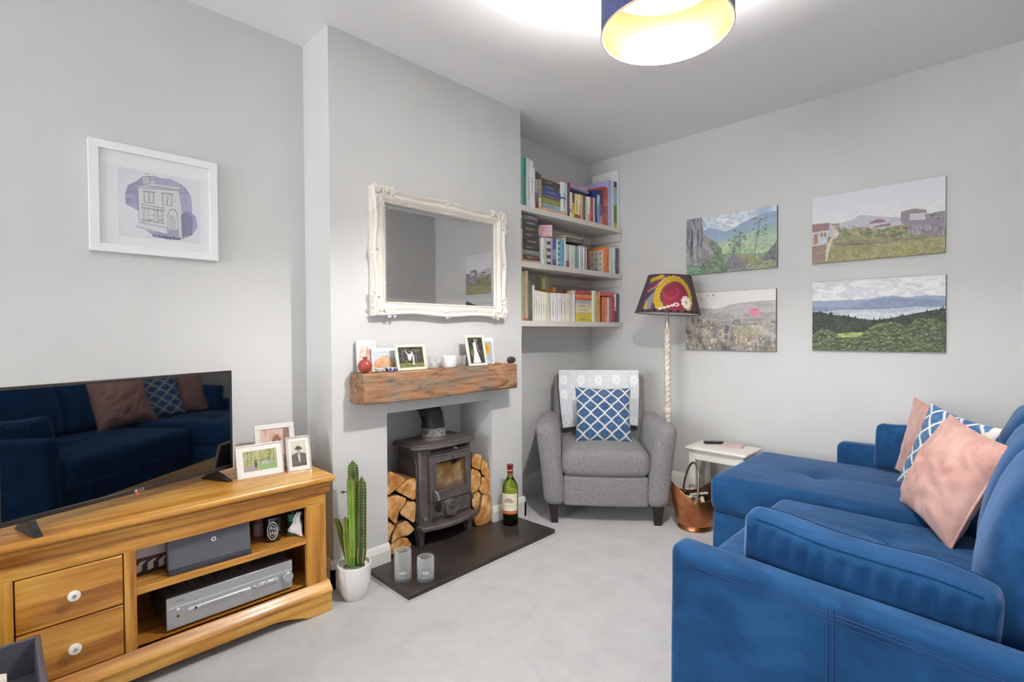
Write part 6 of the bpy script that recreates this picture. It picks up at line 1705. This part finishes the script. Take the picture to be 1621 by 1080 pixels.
B.tex(B.under([(62, 905), (140, 910), (240, 930), (380, 960), (500, 985), (657, 985)]), ['5f5c58', '8c8480', 'b09c8c', '6d6f62', 'c3b4a6'], 0.03, 0.018, 7, 4, 2.6)
B.tex(B.ellm(480, 890, 120, 40, 0.9) * 0.7, ['c3b48a', '9a9a6a', 'd6c49a'], 0.06, 0.06, 9)
B.ell(528, 765, 33, 28, 'd9657f'); B.poly([(508, 780), (548, 780), (533, 800), (522, 800)], 'd98a9a')
for k in range(4): B.ell(506 + k * 15, 765, 4, 24, 'f0b0bc', 0.8)
for x_, y_, r_ in ((222, 657, 5), (260, 652, 7), (178, 680, 5), (473, 622, 4), (142, 668, 4)): B.ell(x_, y_, r_, r_ * 1.1, '8d8f94', 0.9)
soften(B, 0.08, 0.9, 0.55, 4)
canvas('canvas of a rocky valley with a pink hot-air balloon', -1.644, -1.043, 1.038, 1.437, B, '77706a')
# --- C: village garden
Cc = Pic(220, 146, 'dfe2ea', [(57, 190), (792, 62), (790, 487), (55, 550)])
Cc.mix(Cc.v, 'd9dde8', 0.6); Cc.mix(np.clip(1 - np.abs(Cc.v - 0.5) * 3, 0, 1), 'f0e8e2', 0.6)
Cc.mix(Cc.under([(57, 330), (230, 325), (290, 310), (340, 280), (380, 277), (430, 285), (560, 292), (792, 290)]), 'b3b4c6', 0.85)
Cc.tex(Cc.under([(57, 400), (180, 400), (250, 355), (330, 360), (420, 345), (520, 340), (600, 330), (792, 330)]), ['7f8a5c', 'a5a070', '6f7a58', '8f9068'], 0.04, 0.04, 3)
Cc.tex(Cc.under([(57, 440), (200, 420), (330, 395), (480, 385), (620, 390), (792, 395)]), ['8f8f56', 'a9a262', '9a8f66', '7f8450'], 0.03, 0.05, 4)
Cc.tex(Cc.under([(57, 500), (180, 470), (400, 440), (600, 415), (792, 405)]), ['a5a55a', '8a8f4c', 'b9ac6c', '95805c', '9aa256'], 0.025, 0.09, 5, 4, 2.2)
Cc.tex(Cc.polym([(180, 430), (350, 418), (792, 385), (792, 400), (400, 440), (200, 460)]), ['77705c', '9a9070', '66604e'], 0.02, 0.1, 6)
Cc.poly([(57, 375), (160, 365), (150, 440), (57, 455)], 'c3cbd9'); Cc.poly([(50, 338), (168, 322), (160, 365), (50, 380)], '9d6f72'); Cc.poly([(66, 388), (93, 384), (93, 440), (66, 446)], 'b5785c'); Cc.poly([(108, 380), (146, 376), (146, 400), (108, 404)], 'a5705c')
Cc.line([(127, 378), (127, 402)], 3, 'dfe2e6'); Cc.poly([(57, 458), (140, 440), (140, 535), (57, 545)], '9a7a6e'); Cc.poly([(150, 440), (180, 400), (190, 330), (225, 330), (218, 395), (185, 415), (165, 470), (150, 535), (140, 535)], 'd9cbb8')
Cc.poly([(178, 335), (228, 326), (228, 335), (178, 342)], 'a06a60')
Cc.poly([(405, 322), (480, 312), (485, 335), (520, 330), (520, 352), (405, 355)], 'c9c4cc'); Cc.poly([(398, 322), (440, 302), (482, 302), (488, 318), (405, 328)], '8f6a78'); Cc.poly([(420, 340), (515, 322), (520, 338), (430, 350)], '8a6672'); Cc.poly([(300, 350), (370, 342), (380, 356), (300, 362)], '9a7680')
Cc.poly([(568, 262), (640, 242), (700, 250), (705, 300), (600, 318), (570, 318)], '8d8486'); Cc.poly([(615, 272), (700, 266), (700, 305), (615, 308)], 'c6c6d4'); Cc.tex(Cc.polym([(690, 275), (792, 255), (792, 320), (700, 320)]), ['7a7a72', '9a9690', '66685c'], 0.05, 0.05, 8)
Cc.poly([(570, 322), (640, 306), (785, 302), (792, 330), (600, 338)], '8f8296'); Cc.tex(Cc.polym([(600, 336), (790, 328), (790, 390), (610, 385)]), ['8a8494', 'a8a4b0', '746e78', '95909c'], 0.05, 0.02, 9)
for k in range(60): Cc.ell(RN.uniform(195, 600), RN.uniform(350, 400), RN.uniform(10, 22), RN.uniform(7, 14), ('6f7d4c', '93955c', 'b0a66a', '5f6c48')[k % 4], 0.8, 0.6)
soften(Cc, 0.12, 0.75, 0.35, 5)
canvas('canvas of a village garden with red roofs and grey outbuildings', -0.842, -0.228, 1.570, 1.970, Cc, '8a8a70')
# --- D: forest, lake and blue hills
D = Pic(220, 146, 'd9dce0', [(57, 655), (795, 615), (795, 1038), (55, 1020)])
D.tex(np.ones_like(D.u), ['b9bfc8', 'dfe2e4', 'f0f0ee', 'cdd2d9', 'e9eaea'], 0.006, 0.018, 3, 4, 2.4)
D.mix(D.under([(57, 755), (200, 752), (320, 750), (400, 745), (460, 735), (530, 728), (600, 738), (700, 728), (795, 732)]), '8d9ec0', 0.9)
D.tex(D.under([(57, 790), (200, 788), (280, 792), (340, 775), (420, 750), (530, 735), (600, 748), (690, 745), (795, 760)]), ['7a8cb2', '8799bb', '7285a8'], 0.02, 0.03, 5)
D.tex(D.under([(57, 812), (150, 812), (260, 800), (330, 805), (500, 800), (650, 790), (795, 790)]), ['9aaabf', 'c0cad4', 'b0bccb'], 0.01, 0.05, 6)
D.mix(D.polym([(240, 830), (330, 815), (520, 825), (620, 812), (700, 800), (795, 795), (795, 812), (640, 830), (560, 850), (400, 858)]), 'cfd8e0', 0.8)
D.tex(D.under([(57, 815), (110, 812), (170, 830), (260, 835), (330, 850), (430, 860), (520, 850), (600, 835), (700, 815), (795, 800)]), ['39443a', '4a5544', '303a34', '566050'], 0.05, 0.05, 7)
for k in range(46):
    x_ = RN.uniform(60, 790); y_ = np.interp(x_, [57, 330, 430, 600, 795], [815, 852, 862, 838, 800]); h_ = RN.uniform(8, 30)
    D.poly([(x_ - h_ * 0.3, y_ + 12), (x_, y_ - h_ * 0.7), (x_ + h_ * 0.3, y_ + 12)], '343f38')
D.tex(D.polym([(200, 935), (300, 925), (440, 930), (430, 950), (210, 955)]), ['9ab24a', 'b3c468', '86a044'], 0.03, 0.08, 8)
D.tex(D.under([(57, 940), (120, 900), (180, 920), (250, 960), (340, 955), (380, 920), (440, 880), (540, 870), (600, 900), (660, 850), (740, 855), (795, 880)]), ['55633f', '6f7d52', '424e38', '80885c'], 0.03, 0.03, 9)
for k in range(520):
    x_ = RN.uniform(60, 795); yt = np.interp(x_, [57, 120, 180, 250, 340, 380, 440, 540, 600, 660, 740, 795], [940, 905, 925, 960, 955, 925, 885, 875, 905, 855, 860, 885])
    y_ = RN.uniform(yt, 1030); r_ = RN.uniform(5, 15)
    D.ell(x_, y_ + 5, r_, r_ * 0.8, '38422f', 0.6, 0.9); D.ell(x_, y_ - 2, r_ * 0.8, r_ * 0.55, ('6c7a4e', '7f8b5c', '58663f', '8f9868')[k % 4], 0.85, 0.7)
soften(D, 0.05, 0.75, 0.5, 6)
canvas('canvas of a green forest above a lake and blue hills', -0.840, -0.225, 1.050, 1.459, D, '5a6048')

# =================================================================== FRAMED HOUSE DRAWING ON THE LEFT WALL
hd_ = thing('framed_drawing', 'white framed ink and violet wash drawing of a terraced house', 'picture', (XL, 0.477, 1.482))
fy0, fy1, fz0, fz1 = 0.262, 0.691, 1.482, 1.900
fwm = mat('satin white frame', 'eef0f0', 0.4)
fm_ = MB(); bw = 0.030
fm_.box(XL + 0.001, XL + 0.024, fy0, fy1, fz0, fz0 + bw).box(XL + 0.001, XL + 0.024, fy0, fy1, fz1 - bw, fz1).box(XL + 0.001, XL + 0.024, fy0, fy0 + bw, fz0 + bw, fz1 - bw).box(XL + 0.001, XL + 0.024, fy1 - bw, fy1, fz0 + bw, fz1 - bw)
fm_.build('frame', fwm, hd_, ws=True, bevel=0.001)
MB().box(XL + 0.001, XL + 0.014, fy0 + 0.02, fy1 - 0.02, fz0 + 0.02, fz1 - 0.02).build('mount', mat('white mat board', 'f0f1f3', 0.7), hd_, ws=True)
py0, py1, pz0, pz1 = 0.350, 0.626, 1.548, 1.812
Hd = Pic(230, 220, 'e4e5ec', [(25, 25), (1170, 240), (1180, 1035), (30, 1015)])
Hd.tex(np.ones_like(Hd.u), ['e2e3ea', 'e8e9ee'], 0.004, 0.004, 2)
wash = np.clip(Hd.polym([(110, 420), (150, 290), (260, 230), (330, 180), (430, 160), (500, 150), (600, 185), (740, 200), (870, 260), (960, 320), (1030, 420), (1050, 540), (1050, 650), (1100, 690), (1130, 820), (1040, 930), (900, 990), (780, 1010), (600, 1000), (470, 965), (380, 910), (700, 940), (700, 700), (300, 640), (270, 640), (200, 600), (120, 560)]), 0, 1)
Hd.tex(wash, ['a5a3c4', '9997bb', 'b3b1cf', '9290b2'], 0.006, 0.006, 6)
Hd.tex(Hd.polym([(880, 680), (960, 640), (1040, 700), (1060, 760), (1040, 930), (900, 960)]), ['8a8dac', '7a7e9e', '9a9cba'], 0.02, 0.02, 8)
Hd.tex(Hd.polym([(690, 880), (830, 900), (840, 990), (690, 960)]), ['9aa3bd', 'a9b0c8'], 0.01, 0.01, 9)
Hd.tex(Hd.polym([(380, 905), (690, 955), (880, 1000), (700, 1015), (520, 985)]), ['9ba5c2', 'a9b3cc'], 0.01, 0.01, 9)
Hd.poly([(265, 300), (300, 300), (440, 265), (500, 268), (850, 300), (870, 345), (860, 380), (890, 520), (905, 640), (880, 700), (885, 870), (830, 880), (690, 870), (680, 950), (240, 865), (290, 810), (285, 560), (285, 330)], 'dcdde0')
Hd.poly([(345, 165), (450, 170), (455, 265), (345, 270)], 'c6c6c6'); Hd.poly([(460, 225), (520, 230), (520, 265), (460, 262)], 'd0d0d2')
ink = '77787f'
def L(*pts, w=7, c=ink, k=0.8): Hd.line(list(pts), w, c, k)
L((260, 262), (350, 262)); L((265, 300), (440, 268)); L((440, 300), (870, 345), w=16, c='9a9a9e'); L((270, 320), (860, 352), w=14, c='98989c'); L((300, 300), (850, 300))
L((345, 165), (345, 262)); L((450, 170), (455, 262)); L((340, 165), (455, 168), w=9); L((380, 125), (440, 130)); L((395, 125), (395, 160)); L((425, 130), (425, 165))
L((285, 330), (290, 800)); L((858, 350), (885, 520), (900, 640))
for x0_, y0_, x1_, y1_ in ((365, 375, 495, 520), (618, 395, 752, 548)):
    L((x0_ - 12, y0_ - 8), (x1_ + 12, y0_ + 6), w=12); L((x0_, y0_), (x0_ + 4, y1_), w=12); L((x1_, y0_ + 6), (x1_ - 4, y1_ + 6), w=12); L((x0_, y1_), (x1_ + 6, y1_ + 8), w=8)
    L((x0_ + 45, y0_), ((x0_ + x1_) / 2, y1_), w=6); L((x1_ - 40, y0_), ((x0_ + x1_) / 2, y1_), w=6); L(((x0_ + x1_) / 2, y0_), ((x0_ + x1_) / 2, y1_), w=4)
L((330, 550), (520, 580), (640, 590), w=9); L((335, 595), (520, 622), (640, 628), w=14); L((330, 565), (335, 600))
for x_ in (345, 372, 412, 500, 535, 552, 600, 622): L((x_, 600), (x_ + 4, 800), w=8, k=0.7)
L((412, 690), (500, 700)); L((552, 700), (600, 705)); L((320, 762), (400, 775), (500, 790), (640, 800), w=10); 
for x_ in (420, 445, 470, 580, 600): Hd.ell(x_, 760, 18, 14, '8b8c90', 0.7, 0.6)
L((290, 805), (680, 855), w=10, c='8a8c98'); L((240, 868), (680, 945), w=10, c='8a8c98'); L((675, 855), (680, 950), w=8)
pts = [(690 + 70 * (1 - math.cos(t * math.pi)), 700 - 95 * math.sin(t * math.pi)) for t in np.linspace(0, 1, 14)]
L(*pts, w=14, c='8b8b90'); L((690, 700), (690, 890), w=8); L((830, 700), (830, 880), w=8); L((720, 690), (722, 880), w=6); L((770, 690), (770, 880), w=6); L((800, 700), (800, 870), w=5)
Hd.tex(Hd.polym([(720, 680), (800, 690), (805, 870), (722, 870)]), ['b9b9bd', 'cfcfd2', 'a5a5aa'], 0.03, 0.03, 4)
pts = [(880 + 78 * (1 - math.cos(t * math.pi)), 700 - 60 * math.sin(t * math.pi)) for t in np.linspace(0, 1, 12)]
L(*pts, w=9, c='6f7290'); L((880, 700), (905, 960), w=7); L((1040, 700), (1050, 740), w=7); L((920, 700), (930, 940), w=5, c='6f7290'); L((950, 430), (955, 560), w=8, c='8c8aa8'); L((860, 370), (1000, 390), w=8, c='8c8aa8'); L((870, 270), (960, 350), w=8, c='8c8aa8'); L((960, 580), (1050, 590), w=6, c='8c8aa8')
Hd.poly([(830, 845), (890, 860), (900, 990), (840, 980)], 'd3d4d6'); L((835, 850), (845, 980), w=6); L((890, 862), (900, 990), w=6)
for k in range(26):
    x_ = RN.uniform(300, 850); y_ = RN.uniform(370, 600); L((x_, y_), (x_ + 45, y_ + 4), w=4, c='b9b9be', k=0.7)
panel('drawing', Hd, (XL + 0.0146, py0, pz0), (0, py1 - py0, 0), (0, 0, pz1 - pz0), vcmat('drawing paper', 0.7), hd_, ws=True)
text_mesh('caption_lettering', '14 Armitage Road', 0.0150, mat('dark violet ink', '5b5a72', 0.6), hd_, frame_axes((0.0152, 0.515 - 0.477 - 0.012, 1.5605 - 1.482), (0, 1, 0), (0, 0, 1)), 0.0002, shear=0.25, bold=0.0006, spacing=0.9)
MB().box(XL + 0.0185, XL + 0.0195, fy0 + 0.028, fy1 - 0.028, fz0 + 0.028, fz1 - 0.028).build('glazing', glassw, hd_, ws=True)

# =================================================================== PENDANT LAMP
pc = at(1054, 50, 'z', 2.10)
pd = thing('pendant_lamp', 'navy drum pendant lamp with a gold lining hanging from the ceiling', 'pendant lamp', (pc.x, pc.y, 2.10))
PR, PH = 0.198, 0.172
navy = mat('navy shade fabric', '3f4672', 0.85, col2='4a5280', nscale=60)
goldl = mat('bronze gold foil lining', '6e5c3c', 0.36, 1.0)
so = MB().lathe([(PR, 0.0), (PR, PH)], (0, 0, 0), 72, cap0=False, cap1=False).build('shade', navy, pd, smooth=80)
MB().grid(lambda u, v: ((PR - 0.0025) * math.cos(2 * math.pi * u), (PR - 0.0025) * math.sin(2 * math.pi * u), PH * v), 72, 4, close_u=True, flip=True).build('gold_lining', goldl, so, smooth=80)
for z_ in (0, PH):
    MB().tube([((PR - 0.001) * math.cos(k / 72 * 2 * math.pi), (PR - 0.001) * math.sin(k / 72 * 2 * math.pi), z_) for k in range(73)], 0.0028, 6, cap=False).build('shade_rim', mat('pale gold rim', 'e8cfa0', 0.35, 0.5), so, smooth=80)
sp = MB()
for k in range(3):
    a = k * 2.0944 + 0.4
    sp.tube([(0.022 * math.cos(a), 0.022 * math.sin(a), PH - 0.02), ((PR - 0.002) * math.cos(a), (PR - 0.002) * math.sin(a), PH - 0.004)], 0.0018, 6)
sp.build('spider', brass, pd)
MB().lathe([(0.020, PH - 0.055), (0.022, PH - 0.02), (0.022, PH), (0.010, PH + 0.03), (0.001, PH + 0.031)], (0, 0, 0), 20).build('bulb_holder', mat('white holder', 'eceae4', 0.4), pd, smooth=40)
MB().tube([(0, 0, PH + 0.03), (0, 0, ZC - 2.10 - 0.02)], 0.003, 8).build('flex', mat('white flex', 'e8e6e2', 0.5), pd)
MB().lathe([(0.045, ZC - 2.10 - 0.0005), (0.040, ZC - 2.10 - 0.018), (0.012, ZC - 2.10 - 0.026)][::-1], (0, 0, 0), 28).build('ceiling_rose', mat('white holder', 'eceae4', 0.4), pd, smooth=40)
BZ = 0.094
MB().ball((0, 0, BZ), 0.030, 20, 14, (1, 1, 1.2)).build('bulb', mat('lit bulb', 'fff2dc', 0.4, emit='f8f6f4', emit_s=1480.0), pd, smooth=80)

# =================================================================== SOFA WITH CHAISE
velvet, nt, b = _new('blue velvet')
v = _coords(nt, (1, 1, 1), False); v2 = _coords(nt, (1.0, 2.2, 1.6), False)
f1 = _noise(nt, v2, 5.5, 4, 0.6, 0.8); f2 = _noise(nt, v, 600, 2)
nt.links.new(_ramp(nt, f1, [(0.33, hx('173d66')), (0.5, hx('1c4874')), (0.68, hx('265584'))]), b.inputs['Base Color'])
b.inputs['Roughness'].default_value = 0.85; b.inputs['Specular IOR Level'].default_value = 0.15
b.inputs['Sheen Weight'].default_value = 0.8; b.inputs['Sheen Roughness'].default_value = 0.4; b.inputs['Sheen Tint'].default_value = (*hx('8fa9d0'), 1)
_bump(nt, f2, 0.12, 0.002, b)
stitch = mat('blue thread', '2b4676', 0.8)
sf = thing('corner_sofa', 'blue velvet corner sofa with a chaise along the far wall', 'sofa', (-0.35, 2.36, 0))
Ya, Yb = 1.362, 3.370                       # outer faces of the arms
XB = 0.305                                  # rear of the sofa
def wob(p, a=0.002, s=5):
    return Vector((mnoise.noise(p * s), mnoise.noise(p * s + Vector((7, 0, 0))), mnoise.noise(p * s + Vector((0, 9, 0))))) * a
def dimples(spots, depth, rad):
    def fn(p):
        q = p.copy()
        for sx, sy, zt in spots:
            if p.z > zt - 0.06:
                d = math.hypot(p.x - sx, p.y - sy)
                q.z -= depth * math.exp(-(d / rad) ** 1.2) * min(1, (p.z - zt + 0.06) / 0.05)
                # crease lines running out of each tuft
                q.z -= depth * 0.28 * (math.exp(-(abs(p.y - sy) / 0.010)) * math.exp(-abs(p.x - sx) / 0.16) + math.exp(-(abs(p.x - sx) / 0.012)) * math.exp(-abs(p.y - sy) / 0.14)) * min(1, max(0, (p.z - zt + 0.06) / 0.05))
        return q + wob(p)
    return fn
MB().soft(-0.66, XB - 0.02, Ya + 0.05, Yb - 0.05, 0.055, 0.245, 0.02, step=0.12).build('base', velvet, sf, ws=True, smooth=60)
def seatpuff(p):
    q = dimples([(-0.30, 2.25, 0.42), (-0.30, 1.80, 0.42)], 0.030, 0.07)(p)
    if p.z > 0.38: q.z += 0.012 * max(0, 1 - ((p.x + 0.36) / 0.36) ** 2) * max(0, 1 - ((p.y - 1.99) / 0.5) ** 2)
    return q
MB().soft(-0.735, 0.12, Ya + 0.112, 2.492, 0.225, 0.418, 0.045, seatpuff, step=0.022).build('seat_cushion', velvet, sf, ws=True, smooth=70)
def chpuff(p):
    q = dimples([(-0.66, 2.862, 0.448), (-0.20, 2.862, 0.448)], 0.030, 0.07)(p)
    if p.z > 0.40: q.z += 0.010 * max(0, 1 - ((p.x + 0.5) / 0.55) ** 2) * max(0, 1 - ((p.y - 2.87) / 0.36) ** 2)
    return q
MB().soft(-1.065, 0.12, 2.500, Yb - 0.114, 0.262, 0.446, 0.045, chpuff, step=0.022).build('chaise_cushion', velvet, sf, ws=True, smooth=70)
MB().soft(-1.052, -0.60, 2.512, Yb - 0.12, 0.045, 0.268, 0.022, lambda p: p + wob(p, 0.003), step=0.06).build('chaise_base', velvet, sf, ws=True, smooth=70)
def slope(x): return -0.034 * max(0.0, min(1.0, (x + 0.70) / 0.72))       # the arm tops fall a little towards the back
for ya, yb, nm in ((Ya, Ya + 0.098, 0), (Yb - 0.112, Yb, 1)):
    MB().soft(-0.672 - 0.026 * (1 - nm), XB, ya, yb, 0.055, 0.554 - 0.006 * nm, 0.030, lambda p, nm=nm: p + wob(p, 0.003, 4) + Vector((0, 0, slope(p.x) * (1 - nm) * max(0, (p.z - 0.2) / 0.35))), step=0.05).build('arm', velvet, sf, ws=True, smooth=70)
MB().soft(0.150, XB, Ya + 0.02, Yb - 0.02, 0.055, 0.775, 0.04, lambda p: p + wob(p, 0.003, 4), step=0.08).build('back_frame', velvet, sf, ws=True, smooth=70)
# back cushions lean against the frame
for y0_, y1_, k in ((1.604, 2.100, 0), (2.106, 2.615, 1), (2.621, 3.125, 2)):
    M = Matrix.Translation((0.02, 0, 0.41)) @ Matrix.Rotation(math.radians(14), 4, 'Y') @ Matrix.Translation((-0.02, 0, -0.41))
    ym = (y0_ + y1_) / 2; hw = (y1_ - y0_) / 2
    def bk(p, M=M, ym=ym, hw=hw):
        q = p.copy(); e = max(0, 1 - ((p.y - ym) / hw) ** 4) * max(0, math.sin(max(0, min(1, (p.z - 0.39) / 0.46)) * math.pi)) ** 0.7
        q.x += (-0.040 if p.x < 0.02 else 0.008) * e
        q.z += 0.018 * max(0, 1 - ((p.y - ym) / hw) ** 2) * (1 if p.z > 0.7 else 0)
        return M @ (q + wob(p, 0.006, 6))
    MB().soft(-0.055, 0.115, y0_, y1_, 0.405, 0.850 + 0.012 * (k == 2), 0.060, bk, step=0.035).build('back_cushion', velvet, sf, ws=True, smooth=70)
# stitched seams on the near arm
for dx_ in (-0.006, 0.006):
    MB().tube([(-0.290 + dx_, Ya - 0.0015, 0.07), (-0.290 + dx_, Ya - 0.0035, 0.30), (-0.290 + dx_, Ya - 0.001, 0.515)], 0.0016, 6).build('seam', stitch, sf, ws=True)
for z_ in (0.500, 0.512, 0.520):
    MB().tube([(x_, Ya - 0.0012 + (0.0 if z_ < 0.515 else 0.0012), z_ + slope(x_) * 0.9) for x_ in (-0.65, -0.5, -0.35, -0.2, -0.05, 0.02, 0.25)], 0.0013, 6).build('seam', stitch, sf, ws=True)
for x_, y_ in ((-0.60, Ya + 0.08), (0.22, Ya + 0.08), (-0.98, 2.58), (-0.98, 3.18), (0.22, Yb - 0.08), (-0.60, Yb - 0.08)):
    MB().lathe([(0.018, 0), (0.024, 0.056)], (x_, y_, 0), 16).build('foot', wenge, sf, ws=True)
for sx, sy, zt in ((-0.30, 2.25, 0.401), (-0.30, 1.80, 0.401), (-0.66, 2.862, 0.427), (-0.20, 2.862, 0.427)):
    MB().ball((sx, sy, zt - 0.006), 0.010, 12, 8, (1, 1, 0.6)).build('tuft_button', velvet, sf, ws=True, smooth=80)

# ---- loose velvet side cushions
def side_cushion(label, c, w, t, h, rot, seed):
    root = thing('velvet_cushion', label, 'cushion', c, 0, None, rot=rot)
    def fn(p):
        q = p.copy(); e = max(0, 1 - (p.x / (w / 2)) ** 4) * max(0, math.sin(max(0, min(1, p.z / h)) * math.pi)) ** 0.6
        q.y += (0.020 if p.y > 0 else -0.020) * e
        # gathered fabric below the top seam
        q.y += (1 if p.y > 0 else -1) * 0.0055 * math.sin(p.x * 150 + seed + 3 * mnoise.noise(Vector((p.x * 8, 0, seed)))) * max(0, min(1, (p.z - h * 0.35) / (h * 0.4))) * (1 if p.z < h * 0.86 else 0.2)
        q.z += -0.004 * math.cos(p.x / w * 9 + seed) * (1 if p.z > h / 2 else 0)
        return q + wob(p + Vector((seed, 0, 0)), 0.006, 7)
    MB().soft(-w / 2, w / 2, -t / 2, t / 2, 0, h, 0.030, fn, step=0.008).build('cover', velvet, root, smooth=80)
    for s_ in (-1, 1):
        pts = [fn(Vector((-w / 2 + 0.035 + (w - 0.07) * k / 30, s_ * (t / 2 - 0.012), h - 0.009))) + Vector((0, s_ * 0.003, 0.003)) for k in range(31)]
        MB().tube(pts, 0.0017, 6).build('seam_piping', velvet, root, smooth=80)
    return root
side_cushion('oblong blue velvet cushion leaning inside the near sofa arm', (-0.280, Ya + 0.180, 0.424), 0.535, 0.095, 0.212, (math.radians(9), math.radians(5.5), 0), 1)
side_cushion('oblong blue velvet cushion leaning inside the arm by the far wall', (-0.250, Yb - 0.190, 0.452), 0.47, 0.09, 0.235, (math.radians(-6), math.radians(2), 0), 4)

# ---- scatter cushions
pinkv, nt, b = _new('blush velvet')
v = _coords(nt, (1, 1, 1), False)
f1 = _noise(nt, v, 9, 4, 0.6, 1.0); f2 = _noise(nt, v, 500, 2)
nt.links.new(_ramp(nt, f1, [(0.35, hx('b98a80')), (0.65, hx('d3aaa0'))]), b.inputs['Base Color'])
b.inputs['Roughness'].default_value = 0.85; b.inputs['Sheen Weight'].default_value = 0.6; b.inputs['Sheen Tint'].default_value = (*hx('f2dcd6'), 1); b.inputs['Specular IOR Level'].default_value = 0.15
_bump(nt, f2, 0.15, 0.002, b)
cushion('blush_cushion', 'blush pink velvet cushion in front of the blue trellis cushion', 0.398, 0.398, 0.160, (-0.143, 2.458, 0.622), (-0.80, -0.45, 0.36), (0.36, 0.05, 0.93), pinkv, roll=0, seed=2, wr=0.016, piping=pinkv, n=72, back_k=0.75)
tr2 = trellis(170, 3.9, 'e6e3dc', '4f80b0', '2f5f94', 0.09)
tr2.mix((tr2.u > 0.92).astype(float), 'e6e2da')
cushion('trellis_cushion', 'blue and white trellis cushion between two blush cushions', 0.42, 0.385, 0.085, (-0.180, 2.735, 0.638), (-0.77, -0.54, 0.30), (0.28, 0.10, 0.95), fab, tr2, back='d9d6ce', roll=-1, seed=6, back_k=0.5)
cushion('blush_cushion', 'blush pink velvet cushion behind the blue trellis cushion', 0.44, 0.365, 0.085, (-0.236, 2.948, 0.634), (-0.80, -0.52, 0.16), (0.20, 0.02, 0.97), pinkv, roll=-1, seed=8, wr=0.008, piping=pinkv, n=60, back_k=0.5)

# small white wall socket behind the bottle
sk = thing('wall_socket', 'small white socket on the chimney breast behind the wine bottle', 'socket', (XC, 2.215, 0.150))
MB().soft(XC + 0.0005, XC + 0.012, 2.180, 2.250, 0.128, 0.198, 0.006, step=0.03).build('faceplate', mat('white plastic', 'eeeeec', 0.35), sk, ws=True, smooth=50)
MB().box(XC + 0.012, XC + 0.0128, 2.204, 2.226, 0.170, 0.176).build('switch', mat('white plastic', 'eeeeec', 0.35), sk, ws=True)
for dy_ in (-0.014, 0.014):
    MB().box(XC + 0.0115, XC + 0.0122, 2.215 + dy_ - 0.004, 2.215 + dy_ + 0.004, 0.150, 0.153).build('slot', iron_d, sk, ws=True)
